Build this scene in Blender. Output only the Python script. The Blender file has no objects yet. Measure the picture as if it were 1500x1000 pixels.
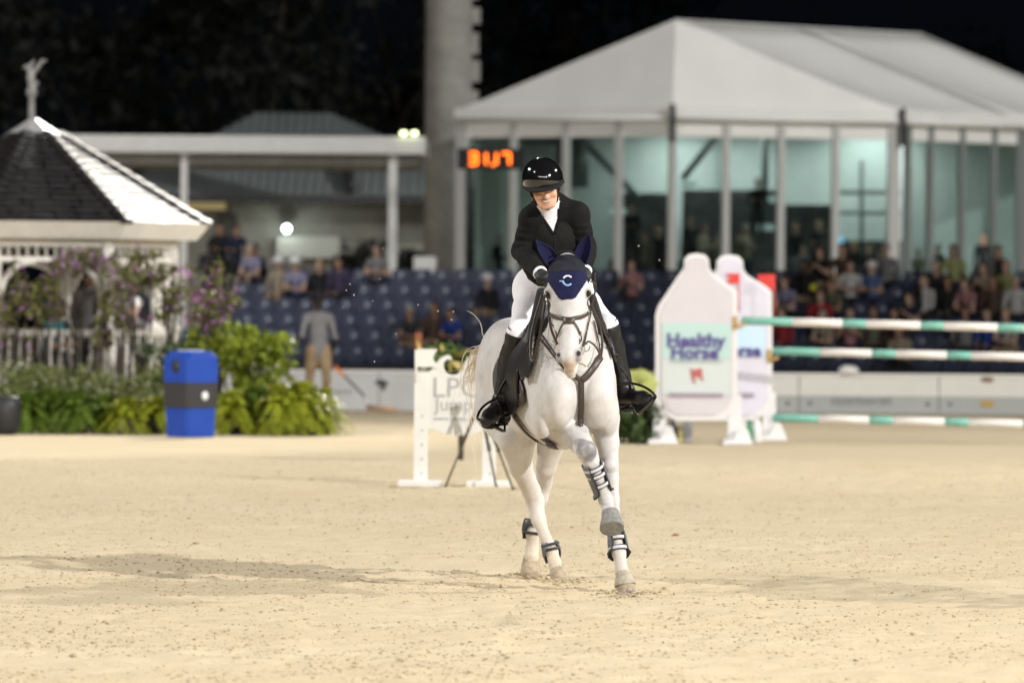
import bpy, bmesh, math, random
import numpy as np
from mathutils import Vector, Matrix, Euler
from mathutils.bvhtree import BVHTree

random.seed(7); np.random.seed(7)
SC = bpy.context.scene
COL = SC.collection
R = math.radians
PI = math.pi

# ---------------------------------------------------------------- camera
CAM_H, PITCH, ROLL = 1.63, math.atan(50 / 8333.0), R(0.4)
F_PX = 8333.0                       # 200 mm lens on a 36 mm wide frame of 1500 px
cF = Vector((0, math.cos(PITCH), -math.sin(PITCH)))
cR0 = Vector((1, 0, 0)); cU0 = Vector((0, math.sin(PITCH), math.cos(PITCH)))
cR = cR0 * math.cos(ROLL) + cU0 * math.sin(ROLL)
cU = cU0 * math.cos(ROLL) - cR0 * math.sin(ROLL)
CAM = Vector((0, 0, CAM_H))
cd = bpy.data.cameras.new('camera'); cam = bpy.data.objects.new('camera', cd); COL.objects.link(cam)
m = Matrix((cR, cU, -cF)).transposed().to_4x4(); m.translation = CAM
cam.matrix_world = m
cd.lens = 200; cd.sensor_width = 36; cd.clip_start = 0.5; cd.clip_end = 2000
cd.dof.use_dof = True; cd.dof.focus_distance = 32.9; cd.dof.aperture_fstop = 3.3
SC.camera = cam

def ray(px, py):
    return (cR * ((px - 750) / F_PX) - cU * ((py - 500) / F_PX) + cF)
def at(px, py, Y):
    d = ray(px, py); return CAM + d * (Y / d.y)
def gnd(px, py, z=0.0):
    d = ray(px, py); return CAM + d * ((z - CAM_H) / d.z)

# ---------------------------------------------------------------- world, floodlights, exposure
SC.render.engine = 'CYCLES'
SC.cycles.use_denoising = True
SC.cycles.max_bounces = 8
SC.cycles.sample_clamp_indirect = 6
SC.view_settings.view_transform = 'Standard'; SC.view_settings.look = 'None'
SC.view_settings.exposure = 0; SC.view_settings.gamma = 1
W = bpy.data.worlds.new('World'); SC.world = W; W.use_nodes = True
wb = W.node_tree.nodes['Background']
wb.inputs[0].default_value = (0.30, 0.40, 0.62, 1); wb.inputs[1].default_value = 0.006

# spot beams round the ring, off-frame masts not built: (x, y, height, aim, power, soft radius, colour)
FLOODS = [
    ((31, 2.5, 20), (0, 36, 0), 118000, 0.55, (1.0, 0.975, 0.925), 80),
    ((-38, 14, 30), (0, 36, 0), 22000, 0.7, (1.0, 0.975, 0.93), 80),
    ((-26, -26, 19), (0, 45, 0), 9000, 0.6, (1.0, 0.975, 0.93), 60),
    ((-9, -38, 19), (0, 50, 0), 10000, 0.6, (1.0, 0.975, 0.93), 60),
    ((10, -38, 19), (0, 50, 0), 12000, 0.6, (1.0, 0.975, 0.93), 60),
    ((27, -26, 19), (0, 45, 0), 14000, 0.6, (1.0, 0.975, 0.93), 60),
    ((50, 50, 34), (0, 42, 0), 98000, 1.2, (1.0, 0.975, 0.92), 95),
    ((-50, 52, 34), (0, 42, 0), 108000, 0.7, (1.0, 0.975, 0.93), 95),
    ((35, 50, 26), (-3, 84, 0), 28000, 0.7, (1.0, 0.975, 0.925), 84),  # unseen beam added to brighten the far part of the ring
    ((-1.7, 150.8, 42), (-5, 70, 0), 30000, 0.6, (1.0, 0.975, 0.93), 40),
    ((14.4, 140, 46.4), (-4.6, 75.5, 3.4), 270000, 0.8, (1.0, 0.96, 0.86), 10),  # unseen narrow beam, placed to make the gazebo roof slope glint
    ((46, 112, 36), (10, 152, 6), 92000, 0.8, (1.0, 0.99, 0.96), 50),  # unseen beam added to brighten the tent roof and gable
    ((-30, 88, 28), (-9, 136, 4), 42000, 0.8, (1.0, 0.99, 0.96), 46),  # unseen beam added to brighten the canopy and pavilion
]
for i, (p, aim, pw, rad, colr, ang) in enumerate(FLOODS):
    l = bpy.data.lights.new('floodlight_beam', 'SPOT'); l.energy = pw; l.color = colr
    l.shadow_soft_size = rad; l.spot_size = R(ang); l.spot_blend = 0.6
    o = bpy.data.objects.new('floodlight_beam', l); COL.objects.link(o); o.location = p
    o.rotation_euler = (Vector(aim) - Vector(p)).to_track_quat('-Z', 'Y').to_euler()

# ---------------------------------------------------------------- materials
MATS = {}
def mat(name, col, rough=0.6, metal=0.0, var=0.0, vscale=8.0, bump=0.0, bscale=60.0, spec=0.5, emit=None, estr=1.0,
        coat=0.0, sheen=0.0, attr=None, trans=0.0, ior=1.45, col2=None, detail=4.0, alpha=1.0, stretch=None):
    if name in MATS: return MATS[name]
    m = bpy.data.materials.new(name); m.use_nodes = True; nt = m.node_tree; N = nt.nodes; L = nt.links
    b = N['Principled BSDF']
    b.inputs['Roughness'].default_value = rough; b.inputs['Metallic'].default_value = metal
    b.inputs['Specular IOR Level'].default_value = spec; b.inputs['Coat Weight'].default_value = coat
    b.inputs['Coat Roughness'].default_value = 0.05
    b.inputs['Sheen Weight'].default_value = sheen
    b.inputs['Transmission Weight'].default_value = trans; b.inputs['IOR'].default_value = ior
    b.inputs['Alpha'].default_value = alpha
    c4 = (*col, 1)
    b.inputs['Base Color'].default_value = c4
    src = None
    tc = N.new('ShaderNodeTexCoord'); vec = tc.outputs['Object']
    if stretch:
        mp = N.new('ShaderNodeMapping'); mp.inputs['Scale'].default_value = stretch; L.new(vec, mp.inputs[0]); vec = mp.outputs[0]
    if attr:
        a = N.new('ShaderNodeAttribute'); a.attribute_name = attr; src = a.outputs['Color']
    if var or col2:
        n = N.new('ShaderNodeTexNoise'); n.inputs['Scale'].default_value = vscale; n.inputs['Detail'].default_value = detail
        n.inputs['Roughness'].default_value = 0.65
        L.new(vec, n.inputs['Vector'])
        rp = N.new('ShaderNodeMapRange'); rp.inputs[1].default_value = 0.32; rp.inputs[2].default_value = 0.68
        L.new(n.outputs[0], rp.inputs[0])
        mx = N.new('ShaderNodeMix'); mx.data_type = 'RGBA'
        L.new(rp.outputs[0], mx.inputs[0])
        if src is not None:
            hs = N.new('ShaderNodeMix'); hs.data_type = 'RGBA'; hs.blend_type = 'MULTIPLY'; hs.inputs[0].default_value = 1
            L.new(src, hs.inputs[6]); hs.inputs[7].default_value = (1 - var, 1 - var, 1 - var, 1)
            L.new(src, mx.inputs[7]); L.new(hs.outputs[2], mx.inputs[6])
        else:
            lo = col2 if col2 else tuple(c * (1 - var) for c in col)
            hi = col if col2 else tuple(min(1, c * (1 + var * .6)) for c in col)
            mx.inputs[6].default_value = (*lo, 1); mx.inputs[7].default_value = (*hi, 1)
        src = mx.outputs[2]
    if src is not None: L.new(src, b.inputs['Base Color'])
    if bump:
        n2 = N.new('ShaderNodeTexNoise'); n2.inputs['Scale'].default_value = bscale; n2.inputs['Detail'].default_value = 3
        L.new(vec, n2.inputs['Vector'])
        bp = N.new('ShaderNodeBump'); bp.inputs['Strength'].default_value = bump; bp.inputs['Distance'].default_value = 0.01
        L.new(n2.outputs[0], bp.inputs['Height']); L.new(bp.outputs[0], b.inputs['Normal'])
    if emit:
        b.inputs['Emission Color'].default_value = (*emit, 1); b.inputs['Emission Strength'].default_value = estr
    MATS[name] = m
    return m

# ---------------------------------------------------------------- object helpers
WL = {}                              # world position of each object's origin
def tag(o, label=None, cat=None, group=None, kind=None):
    if label: o['label'] = label
    if cat: o['category'] = cat
    if group: o['group'] = group
    if kind: o['kind'] = kind
    return o
def thing(name, loc, label, cat, group=None):
    o = bpy.data.objects.new(name, None); COL.objects.link(o); o.location = loc
    o.empty_display_size = 0.2
    WL[o.name] = Vector(loc); return tag(o, label, cat, group)
def link_mesh(name, me, parent=None, loc=None):
    o = bpy.data.objects.new(name, me); COL.objects.link(o)
    if parent is not None:
        o.parent = parent; WL[o.name] = WL[parent.name].copy()
    else:
        o.location = loc if loc is not None else (0, 0, 0); WL[o.name] = Vector(o.location)
    return o
def mesh_obj(name, V, F, mats, parent=None, loc=None, midx=None, smooth=True, attrs=None):
    org = np.array(WL[parent.name] if parent is not None else (loc if loc is not None else (0, 0, 0)), dtype=float)
    V = np.asarray(V, dtype=float).reshape(-1, 3) - org
    me = bpy.data.meshes.new(name)
    if isinstance(F, np.ndarray):
        k = F.shape[1]; n = len(F)
        me.vertices.add(len(V)); me.vertices.foreach_set('co', V.astype(np.float32).ravel())
        me.loops.add(n * k); me.loops.foreach_set('vertex_index', F.astype(np.int32).ravel())
        me.polygons.add(n); me.polygons.foreach_set('loop_start', np.arange(0, n * k, k, dtype=np.int32))
        me.update(calc_edges=True)
    else:
        me.from_pydata([tuple(v) for v in V], [], F)
    for mm in (mats if isinstance(mats, (list, tuple)) else [mats]): me.materials.append(mm)
    n = len(me.polygons)
    if midx is not None: me.polygons.foreach_set('material_index', np.asarray(midx, dtype=np.int32))
    me.polygons.foreach_set('use_smooth', np.full(n, bool(smooth)))
    if attrs:
        for an, arr in attrs.items():
            a = me.color_attributes.new(an, 'FLOAT_COLOR', 'POINT')
            arr = np.asarray(arr, dtype=np.float32)
            if arr.shape[1] == 3: arr = np.concatenate([arr, np.ones((len(arr), 1), np.float32)], 1)
            a.data.foreach_set('color', arr.ravel())
    me.validate(); me.update()
    return link_mesh(name, me, parent, loc)
def copy_tree(o, parent=None, loc=None, rotz=None, scale=None, label=None):
    c = o.copy(); COL.objects.link(c)
    if parent is not None: c.parent = parent
    if loc is not None: c.location = loc
    if rotz is not None: c.rotation_euler = (c.rotation_euler[0], c.rotation_euler[1], rotz)
    if scale is not None: c.scale = scale if not isinstance(scale, (int, float)) else (scale,) * 3
    if label: c['label'] = label
    WL[c.name] = Vector(c.location)
    for ch in list(o.children): copy_tree(ch, c)
    return c

class MB:
    """collects shapes into one mesh; flat shaded unless smooth is asked for"""
    def __init__(s): s.v = []; s.f = []; s.m = []; s.sm = []
    def add(s, V, F, mi=0, M=None, smooth=False):
        b = len(s.v)
        for v in V:
            v = Vector(v); s.v.append(M @ v if M is not None else v)
        for f in F: s.f.append([b + i for i in f]); s.m.append(mi); s.sm.append(smooth)
        return s
    def box(s, c, size, mi=0, M=None, bev=0.0):
        cx, cy, cz = c; x, y, z = [d / 2 for d in size]
        if bev <= 0:
            V = [(cx + i * x, cy + j * y, cz + k * z) for i in (-1, 1) for j in (-1, 1) for k in (-1, 1)]
            F = [(0, 1, 3, 2), (4, 6, 7, 5), (0, 4, 5, 1), (2, 3, 7, 6), (0, 2, 6, 4), (1, 5, 7, 3)]
            return s.add(V, F, mi, M)
        bm = bmesh.new(); bmesh.ops.create_cube(bm, size=1)
        for v in bm.verts: v.co = Vector((v.co.x * size[0] + cx, v.co.y * size[1] + cy, v.co.z * size[2] + cz))
        bmesh.ops.bevel(bm, geom=bm.edges[:], offset=bev, segments=2, profile=.7, affect='EDGES')
        return s.bm(bm, mi, M)
    def bm(s, bm, mi=0, M=None, smooth=False):
        bm.verts.index_update()
        s.add([v.co.copy() for v in bm.verts], [[v.index for v in f.verts] for f in bm.faces], mi, M, smooth); bm.free(); return s
    def tube(s, pts, rad, n=8, mi=0, M=None, caps=True, smooth=True, flat=None, up=None):
        """round (or flattened: flat = thickness / width) tube along points; rad a number or list"""
        pts = [Vector(p) for p in pts]; k = len(pts)
        rad = [rad] * k if isinstance(rad, (int, float)) else list(rad)
        V = []; F = []; pn = None
        for i, p in enumerate(pts):
            t = (pts[min(i + 1, k - 1)] - pts[max(i - 1, 0)])
            t = t.normalized() if t.length > 1e-9 else Vector((0, 0, 1))
            if up is not None:
                nn = Vector(up[i] if isinstance(up, list) else up); nn = nn - t * nn.dot(t)
                nn = nn.normalized() if nn.length > 1e-6 else t.orthogonal().normalized()
            elif pn is None:
                nn = t.orthogonal().normalized()
                if abs(t.z) < .95: nn = (Vector((0, 0, 1)) - t * t.z).normalized()
            else:
                nn = pn - t * pn.dot(t); nn = nn.normalized() if nn.length > 1e-6 else t.orthogonal().normalized()
            pn = nn; bb = t.cross(nn)
            for j in range(n):
                a = 2 * PI * (j + .5) / n
                V.append(p + nn * (math.sin(a) * rad[i] * (flat if flat else 1)) + bb * (math.cos(a) * rad[i]))
        for i in range(k - 1):
            for j in range(n):
                F.append((i * n + j, i * n + (j + 1) % n, (i + 1) * n + (j + 1) % n, (i + 1) * n + j))
        if caps: F.append(tuple(range(n))[::-1]); F.append(tuple((k - 1) * n + j for j in range(n)))
        return s.add(V, F, mi, M, smooth)
    def cyl(s, a, b, r, r2=None, n=12, mi=0, M=None, smooth=True):
        return s.tube([a, b], [r, r if r2 is None else r2], n, mi, M, True, smooth)
    def prism(s, poly, y0, y1, mi=0, M=None, bev=0.0):
        """polygon in x,z extruded along y from y0 to y1"""
        bm = bmesh.new(); vs = [bm.verts.new((x, y0, z)) for x, z in poly]
        f = bm.faces.new(vs); r = bmesh.ops.extrude_face_region(bm, geom=[f])
        for v in r['geom']:
            if isinstance(v, bmesh.types.BMVert): v.co.y = y1
        bmesh.ops.recalc_face_normals(bm, faces=bm.faces[:])
        if bev: bmesh.ops.bevel(bm, geom=[e for e in bm.edges], offset=bev, segments=2, affect='EDGES')
        bmesh.ops.triangulate(bm, faces=[f for f in bm.faces if len(f.verts) > 4])
        return s.bm(bm, mi, M)
    def lathe(s, prof, n=20, mi=0, M=None, c=(0, 0, 0), smooth=True):
        V = []; F = []
        for r, z in prof:
            for j in range(n):
                a = 2 * PI * j / n; V.append((c[0] + r * math.cos(a), c[1] + r * math.sin(a), c[2] + z))
        for i in range(len(prof) - 1):
            for j in range(n):
                F.append((i * n + j, i * n + (j + 1) % n, (i + 1) * n + (j + 1) % n, (i + 1) * n + j))
        F.append(tuple(range(n))[::-1]); F.append(tuple((len(prof) - 1) * n + j for j in range(n)))
        return s.add(V, F, mi, M, smooth)
    def build(s, name, mats, parent=None, loc=None):
        o = mesh_obj(name, [tuple(v) for v in s.v], s.f, mats, parent, loc, s.m)
        o.data.polygons.foreach_set('use_smooth', s.sm if len(s.sm) == len(o.data.polygons) else [False] * len(o.data.polygons))
        return o
def TR(loc=(0, 0, 0), rz=0.0, rx=0.0, ry=0.0, sc=1.0):
    return Matrix.Translation(loc) @ Euler((rx, ry, rz)).to_matrix().to_4x4() @ Matrix.Scale(sc, 4)

# ---------------------------------------------------------------- implicit surfaces: bodies, clothes
class Field:
    def __init__(s): s.p = []
    def cone(s, a, b, ra, rb, k=0.03, tagn=0, axis=None, sq=1.0, sub=False):
        s.p.append(('c', np.array(a, float), np.array(b, float), ra, rb, k, tagn, None if axis is None else np.array(axis, float), sq, sub)); return s
    def chain(s, pts, k=0.03, tagn=0, axis=None, sq=1.0):
        for (a, ra), (b, rb) in zip(pts[:-1], pts[1:]): s.cone(a, b, ra, rb, k, tagn, axis, sq)
        return s
    def ell(s, c, r, M=None, k=0.03, tagn=0, sub=False):
        s.p.append(('e', np.array(c, float), np.array(r, float), None if M is None else np.array(M.to_3x3() if len(M) == 4 else M, float), k, tagn, sub)); return s
    def ball(s, c, r, k=0.03, tagn=0, sub=False): return s.ell(c, (r, r, r), None, k, tagn, sub)
    def _d(s, q, P):
        if q[0] == 'c':
            _, a, b, ra, rb, k, tg, ax, sq, sub = q
            x = P - a; ba = b - a
            if ax is not None: 
                x = x + (x @ ax)[..., None] * ax * (1 / sq - 1); ba = ba + (ba @ ax) * ax * (1 / sq - 1)
            t = np.clip((x @ ba) / max(ba @ ba, 1e-12), 0, 1)
            return np.linalg.norm(x - t[..., None] * ba, axis=-1) - (ra + (rb - ra) * t)
        _, c, r, M, k, tg, sub = q
        x = P - c
        if M is not None: x = x @ M          # columns of M are the ellipsoid's axes
        k0 = np.linalg.norm(x / r, axis=-1); k1 = np.linalg.norm(x / (r * r), axis=-1)
        return k0 * (k0 - 1) / np.maximum(k1, 1e-9)
    def _bb(s, q):
        if q[0] == 'c':
            a, b, ra, rb = q[1], q[2], q[3], q[4]; m = max(ra, rb) * max(1, q[8])
            return np.minimum(a, b) - m, np.maximum(a, b) + m
        m = q[2].max() if q[3] is not None else q[2]
        return q[1] - m, q[1] + m
    def grid(s, h, pad=0.06):
        los, his = zip(*[s._bb(q) for q in s.p if not q[-1]])
        lo = np.min(los, 0) - pad; hi = np.max(his, 0) + pad
        n = np.ceil((hi - lo) / h).astype(int) + 1
        D = np.full(n, 0.5, np.float32); T = np.zeros(n, np.int16); B = np.full(n, 9.0, np.float32)
        ax = [lo[i] + h * np.arange(n[i]) for i in range(3)]
        for q in s.p:
            k = q[5] if q[0] == 'c' else q[4]; tg = q[6] if q[0] == 'c' else q[5]; sub = q[-1]
            b0, b1 = s._bb(q); mg = k + 2.5 * h + 0.02
            i0 = np.clip(np.floor((b0 - mg - lo) / h).astype(int), 0, n); i1 = np.clip(np.ceil((b1 + mg - lo) / h).astype(int) + 1, 0, n)
            if (i1 <= i0).any(): continue
            sl = tuple(slice(a, b) for a, b in zip(i0, i1))
            P = np.stack(np.meshgrid(*[ax[i][sl[i]] for i in range(3)], indexing='ij'), -1)
            d = s._d(q, P).astype(np.float32)
            cur = D[sl]
            if sub:
                hh = np.clip(0.5 - 0.5 * (d + cur) / k, 0, 1)
                D[sl] = cur * (1 - hh) + (-d) * hh + k * hh * (1 - hh)
                T[sl] = np.where(-d > cur - k * .2, tg, T[sl]) if tg else T[sl]
            else:
                hh = np.clip(0.5 + 0.5 * (d - cur) / k, 0, 1)
                D[sl] = d * (1 - hh) + cur * hh - k * hh * (1 - hh)
                better = d < B[sl]; T[sl] = np.where(better, tg, T[sl]); B[sl] = np.where(better, d, B[sl])
        return D, T, lo, h
    def mesh(s, h, off=0.0):
        D, T, lo, h = s.grid(h, pad=0.05 + off)
        return surface_nets(D - off, T, lo, h)

def surface_nets(D, T, lo, h):
    S = D < 0
    nx, ny, nz = D.shape
    c = [S[i:nx - 1 + i, j:ny - 1 + j, k:nz - 1 + k] for i in (0, 1) for j in (0, 1) for k in (0, 1)]
    cnt = sum(x.astype(np.int8) for x in c)
    act = (cnt > 0) & (cnt < 8)
    idx = np.full(act.shape, -1, np.int64); I = np.argwhere(act); idx[act] = np.arange(len(I))
    acc = np.zeros((len(I), 3)); num = np.zeros(len(I))
    offs = [(i, j, k) for i in (0, 1) for j in (0, 1) for k in (0, 1)]
    val = [D[I[:, 0] + o[0], I[:, 1] + o[1], I[:, 2] + o[2]] for o in offs]
    for a in range(8):
        for b in range(a + 1, 8):
            oa, ob = np.array(offs[a]), np.array(offs[b])
            if np.abs(oa - ob).sum() != 1: continue
            va, vb = val[a], val[b]; cr = (va < 0) != (vb < 0)
            t = np.where(cr, va / np.where(cr, va - vb, 1), 0)
            p = oa[None] + t[:, None] * (ob - oa)[None]
            acc += np.where(cr[:, None], p, 0); num += cr
    V = lo + h * (I + acc / num[:, None])
    tg = T[I[:, 0], I[:, 1], I[:, 2]]
    Fs = []
    for ax in range(3):
        A = [slice(None)] * 3; Bs = [slice(None)] * 3
        A[ax] = slice(0, -1); Bs[ax] = slice(1, None)
        e = S[tuple(A)] != S[tuple(Bs)]
        u, w = [a for a in range(3) if a != ax]
        ei = np.argwhere(e); m = (ei[:, u] > 0) & (ei[:, w] > 0) & (ei[:, u] < D.shape[u] - 1) & (ei[:, w] < D.shape[w] - 1)
        ei = ei[m]
        if not len(ei): continue
        q = []
        for du, dw in ((-1, -1), (0, -1), (0, 0), (-1, 0)):
            p = ei.copy(); p[:, u] += du; p[:, w] += dw; q.append(idx[p[:, 0], p[:, 1], p[:, 2]])
        q = np.stack(q, 1)
        flip = S[ei[:, 0], ei[:, 1], ei[:, 2]]
        if ax == 1: flip = ~flip
        q[~flip] = q[~flip][:, ::-1]
        Fs.append(q)
    F = np.concatenate(Fs); F = F[(F >= 0).all(1)]
    return V, F, tg
def smooth_verts(V, F, it=2, lam=0.5):
    V = V.copy(); E = np.concatenate([F[:, [i, (i + 1) % F.shape[1]]] for i in range(F.shape[1])]); E = np.concatenate([E, E[:, ::-1]])
    n = np.bincount(E[:, 0], minlength=len(V))[:, None]
    for _ in range(it):
        A = np.stack([np.bincount(E[:, 0], V[E[:, 1], i], len(V)) for i in range(3)], 1)
        V += lam * (A / np.maximum(n, 1) - V)
    return V
def sub_mesh(V, F, keep):
    F = F[keep]; u, inv = np.unique(F, return_inverse=True)
    return V[u], inv.reshape(F.shape), u
def fcent(V, F): return V[F].mean(1)
def wob(P, s, seed=0):
    """cheap smooth pseudo-noise in 0..1 at points P"""
    r = np.random.RandomState(seed); t = np.zeros(len(P))
    for i in range(7):
        w = r.normal(size=3); w *= s * (0.5 + .35 * i) / np.linalg.norm(w); t += np.sin(P @ w + r.uniform(0, 6.28)) / (1 + .25 * i)
    return 0.5 + t / 6.0
def solidify(o, t, off=1.0):
    md = o.modifiers.new('thickness', 'SOLIDIFY'); md.thickness = t; md.offset = off; return o
# ================================================================ sand arena
def fbm(x, y, seed, freqs, amps):
    r = np.random.RandomState(seed); z = np.zeros_like(x)
    for f, a in zip(freqs, amps):
        g = r.rand(257, 257); u, v = (x * f) % 256, (y * f) % 256
        i, j = u.astype(int), v.astype(int); fu, fv = u - i, v - j
        fu = fu * fu * (3 - 2 * fu); fv = fv * fv * (3 - 2 * fv)
        z += a * ((g[i, j] * (1 - fu) + g[i + 1, j] * fu) * (1 - fv) + (g[i, j + 1] * (1 - fu) + g[i + 1, j + 1] * fu) * fv - .5)
    return z
def sand_material():
    m = bpy.data.materials.new('raked_sand'); m.use_nodes = True; nt = m.node_tree; N = nt.nodes; L = nt.links; b = N['Principled BSDF']
    b.inputs['Roughness'].default_value = 0.95; b.inputs['Specular IOR Level'].default_value = 0.1
    tc = N.new('ShaderNodeTexCoord')
    def noise(sc, det, st=None, rough=.6):
        v = tc.outputs['Object']
        if st: mp = N.new('ShaderNodeMapping'); mp.inputs['Scale'].default_value = st; L.new(v, mp.inputs[0]); v = mp.outputs[0]
        n = N.new('ShaderNodeTexNoise'); n.inputs['Scale'].default_value = sc; n.inputs['Detail'].default_value = det; n.inputs['Roughness'].default_value = rough; L.new(v, n.inputs[0]); return n.outputs[0]
    def rng(src, a, b_, c=0, d=1):
        r = N.new('ShaderNodeMapRange'); r.inputs[1].default_value = a; r.inputs[2].default_value = b_; r.inputs[3].default_value = c; r.inputs[4].default_value = d; L.new(src, r.inputs[0]); return r.outputs[0]
    def mix(f, a, b_, bt='MIX'):
        x = N.new('ShaderNodeMix'); x.data_type = 'RGBA'; x.blend_type = bt
        if isinstance(f, float): x.inputs[0].default_value = f
        else: L.new(f, x.inputs[0])
        for s, v in ((6, a), (7, b_)):
            if isinstance(v, tuple): x.inputs[s].default_value = (*v, 1)
            else: L.new(v, x.inputs[s])
        return x.outputs[2]
    c = mix(rng(noise(.35, 3), .35, .65), SAND_A, SAND_B)
    c = mix(rng(noise(3.0, 5), .35, .7, 0, .5), c, SAND_C)
    c = mix(rng(noise(38, 2), .60, .72, 0, .55), c, SAND_D)
    c = mix(rng(noise(95, 2), .62, .75, 0, .5), c, (0.70, 0.62, 0.46))
    L.new(c, b.inputs['Base Color'])
    bp = N.new('ShaderNodeBump'); bp.inputs['Strength'].default_value = .55; bp.inputs['Distance'].default_value = .012
    L.new(noise(70, 5), bp.inputs['Height']); L.new(bp.outputs[0], b.inputs['Normal'])
    return m
SAND_A, SAND_B, SAND_C, SAND_D = (0.61, 0.508, 0.35), (0.65, 0.555, 0.395), (0.54, 0.435, 0.285), (0.34, 0.255, 0.165)
M_sand = sand_material()
gx0, gx1, gy0, gy1, gs = -9.0, 9.0, 21.0, 62.0, 0.05
xs = np.arange(gx0, gx1 + 1e-6, gs); ys = np.arange(gy0, gy1 + 1e-6, gs); X, Y = np.meshgrid(xs, ys)
Z = fbm(X, Y, 1, (.5, 1.6, 4.5, 9.0, 14.3), (.030, .020, .015, .015, .019))
Z += .006 * np.maximum(0, fbm(X, Y, 5, (6.0,), (1.0,)) - .25) * -6
edge = np.minimum(np.minimum(X - gx0, gx1 - X), np.minimum(Y - gy0, gy1 - Y)); Z *= np.clip(edge / 2.0, 0, 1)
Z -= .006
def ground_z(x, y):
    i = int(round((y - gy0) / gs)); j = int(round((x - gx0) / gs))
    return float(Z[i, j]) if 0 <= i < len(ys) and 0 <= j < len(xs) else -.006
# the ground under each planted hoof is pressed flat
for hx_, hy_ in [tuple(gnd(917, 863))[:2], tuple(gnd(820, 848))[:2], tuple(gnd(777, 839))[:2]]:
    q = np.exp(-((X - hx_) ** 2 + (Y - hy_) ** 2) / .02); Z = Z * (1 - q) - .004 * q
nx, ny = len(xs), len(ys)
V = np.stack([X.ravel(), Y.ravel(), Z.ravel()], 1); ii = np.arange((ny - 1) * (nx - 1)); r_, c_ = ii // (nx - 1), ii % (nx - 1); a_ = r_ * nx + c_
F = np.stack([a_, a_ + 1, a_ + nx + 1, a_ + nx], 1)
ring = [(-400, -60), (400, -60), (400, 700), (-400, 700)]; inn = [(gx0, gy0), (gx1, gy0), (gx1, gy1), (gx0, gy1)]
V = np.concatenate([V, [(x, y, -.006) for x, y in ring + inn]]); o_ = nx * ny
F = np.concatenate([F, [[o_ + i, o_ + (i + 1) % 4, o_ + 4 + (i + 1) % 4, o_ + 4 + i] for i in range(4)]])
sand = mesh_obj('sand_ground', V, F, M_sand); tag(sand, 'pale raked sand of the show jumping arena', None, None, 'structure')
# loose clods of sand
rc = np.random.RandomState(4); base_v = []; bm = bmesh.new(); bmesh.ops.create_icosphere(bm, subdivisions=1, radius=1)
bv = np.array([v.co[:] for v in bm.verts]); bf = np.array([[v.index for v in f.verts] for f in bm.faces]); bm.free()
Vs = []; Fs = []; Ts = []; cnt = 0
def clod(x, y, s, tint, fl=.5, dz=0.0):
    global cnt
    v = bv * (s * np.array([1.0 + .9 * rc.rand(), 1.0 + .6 * rc.rand(), fl])) * (1 + .4 * (rc.rand(len(bv), 1) - .5))
    a = (rc.rand() - .5) * 1.6; ca, sa = math.cos(a), math.sin(a); v = v @ np.array([[ca, sa, 0], [-sa, ca, 0], [0, 0, 1]])
    Vs.append(v + [x, y, ground_z(x, y) + s * fl * .25 + dz]); Fs.append(bf + cnt * len(bv)); Ts.append(np.tile(tint, (len(bv), 1))); cnt += 1
T0 = np.array([0.58, 0.48, 0.32]); T1 = np.array([0.27, 0.195, 0.12]); NCL = 52000
cx_ = None
yy = 24.0 + 36 * rc.rand(NCL) ** 1.35; xx = (rc.rand(NCL) - .5) * yy * .19
dn = fbm(xx, yy, 9, (.5, 1.3, 3.1), (1, .8, .7)) + .5 * fbm(xx * .4, yy * 1.6, 12, (1.0,), (1.0,))
for k in range(NCL):
    if rc.rand() > .62 + 1.3 * dn[k]: continue
    t = rc.rand() ** 1.6 * (.85 if rc.rand() < .8 else 1); s_ = .0030 + .0058 * rc.rand() ** 2.2 + (.009 if rc.rand() < .005 else 0)
    clod(xx[k], yy[k], s_ * (.75 if t > .6 else 1), T0 * (1 - t) + T1 * t, .38 + .3 * rc.rand())
# clods thrown up where the hooves land
for hx_, hy_, n_ in [(*tuple(gnd(930, 866))[:2], 160), (*tuple(gnd(828, 851))[:2], 240), (*tuple(gnd(786, 842))[:2], 220), (*tuple(gnd(905, 868))[:2], 120)]:
    for k in range(n_):
        clod(hx_ + rc.normal() * .08, hy_ + rc.normal() * .20, .004 + .009 * rc.rand() ** 2, T0 * (.6 + .4 * rc.rand()), .6, .01 * rc.rand() if rc.rand() < .3 else 0)
M_clod = mat('sand_clod', (0.46, 0.36, 0.24), .95, var=.2, vscale=60, spec=.1, attr='tint')
cl = mesh_obj('sand_clods', np.concatenate(Vs), np.concatenate(Fs), M_clod, attrs={'tint': np.concatenate(Ts)}); tag(cl, 'small loose clods scattered over the sand', None, None, 'stuff')
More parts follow.
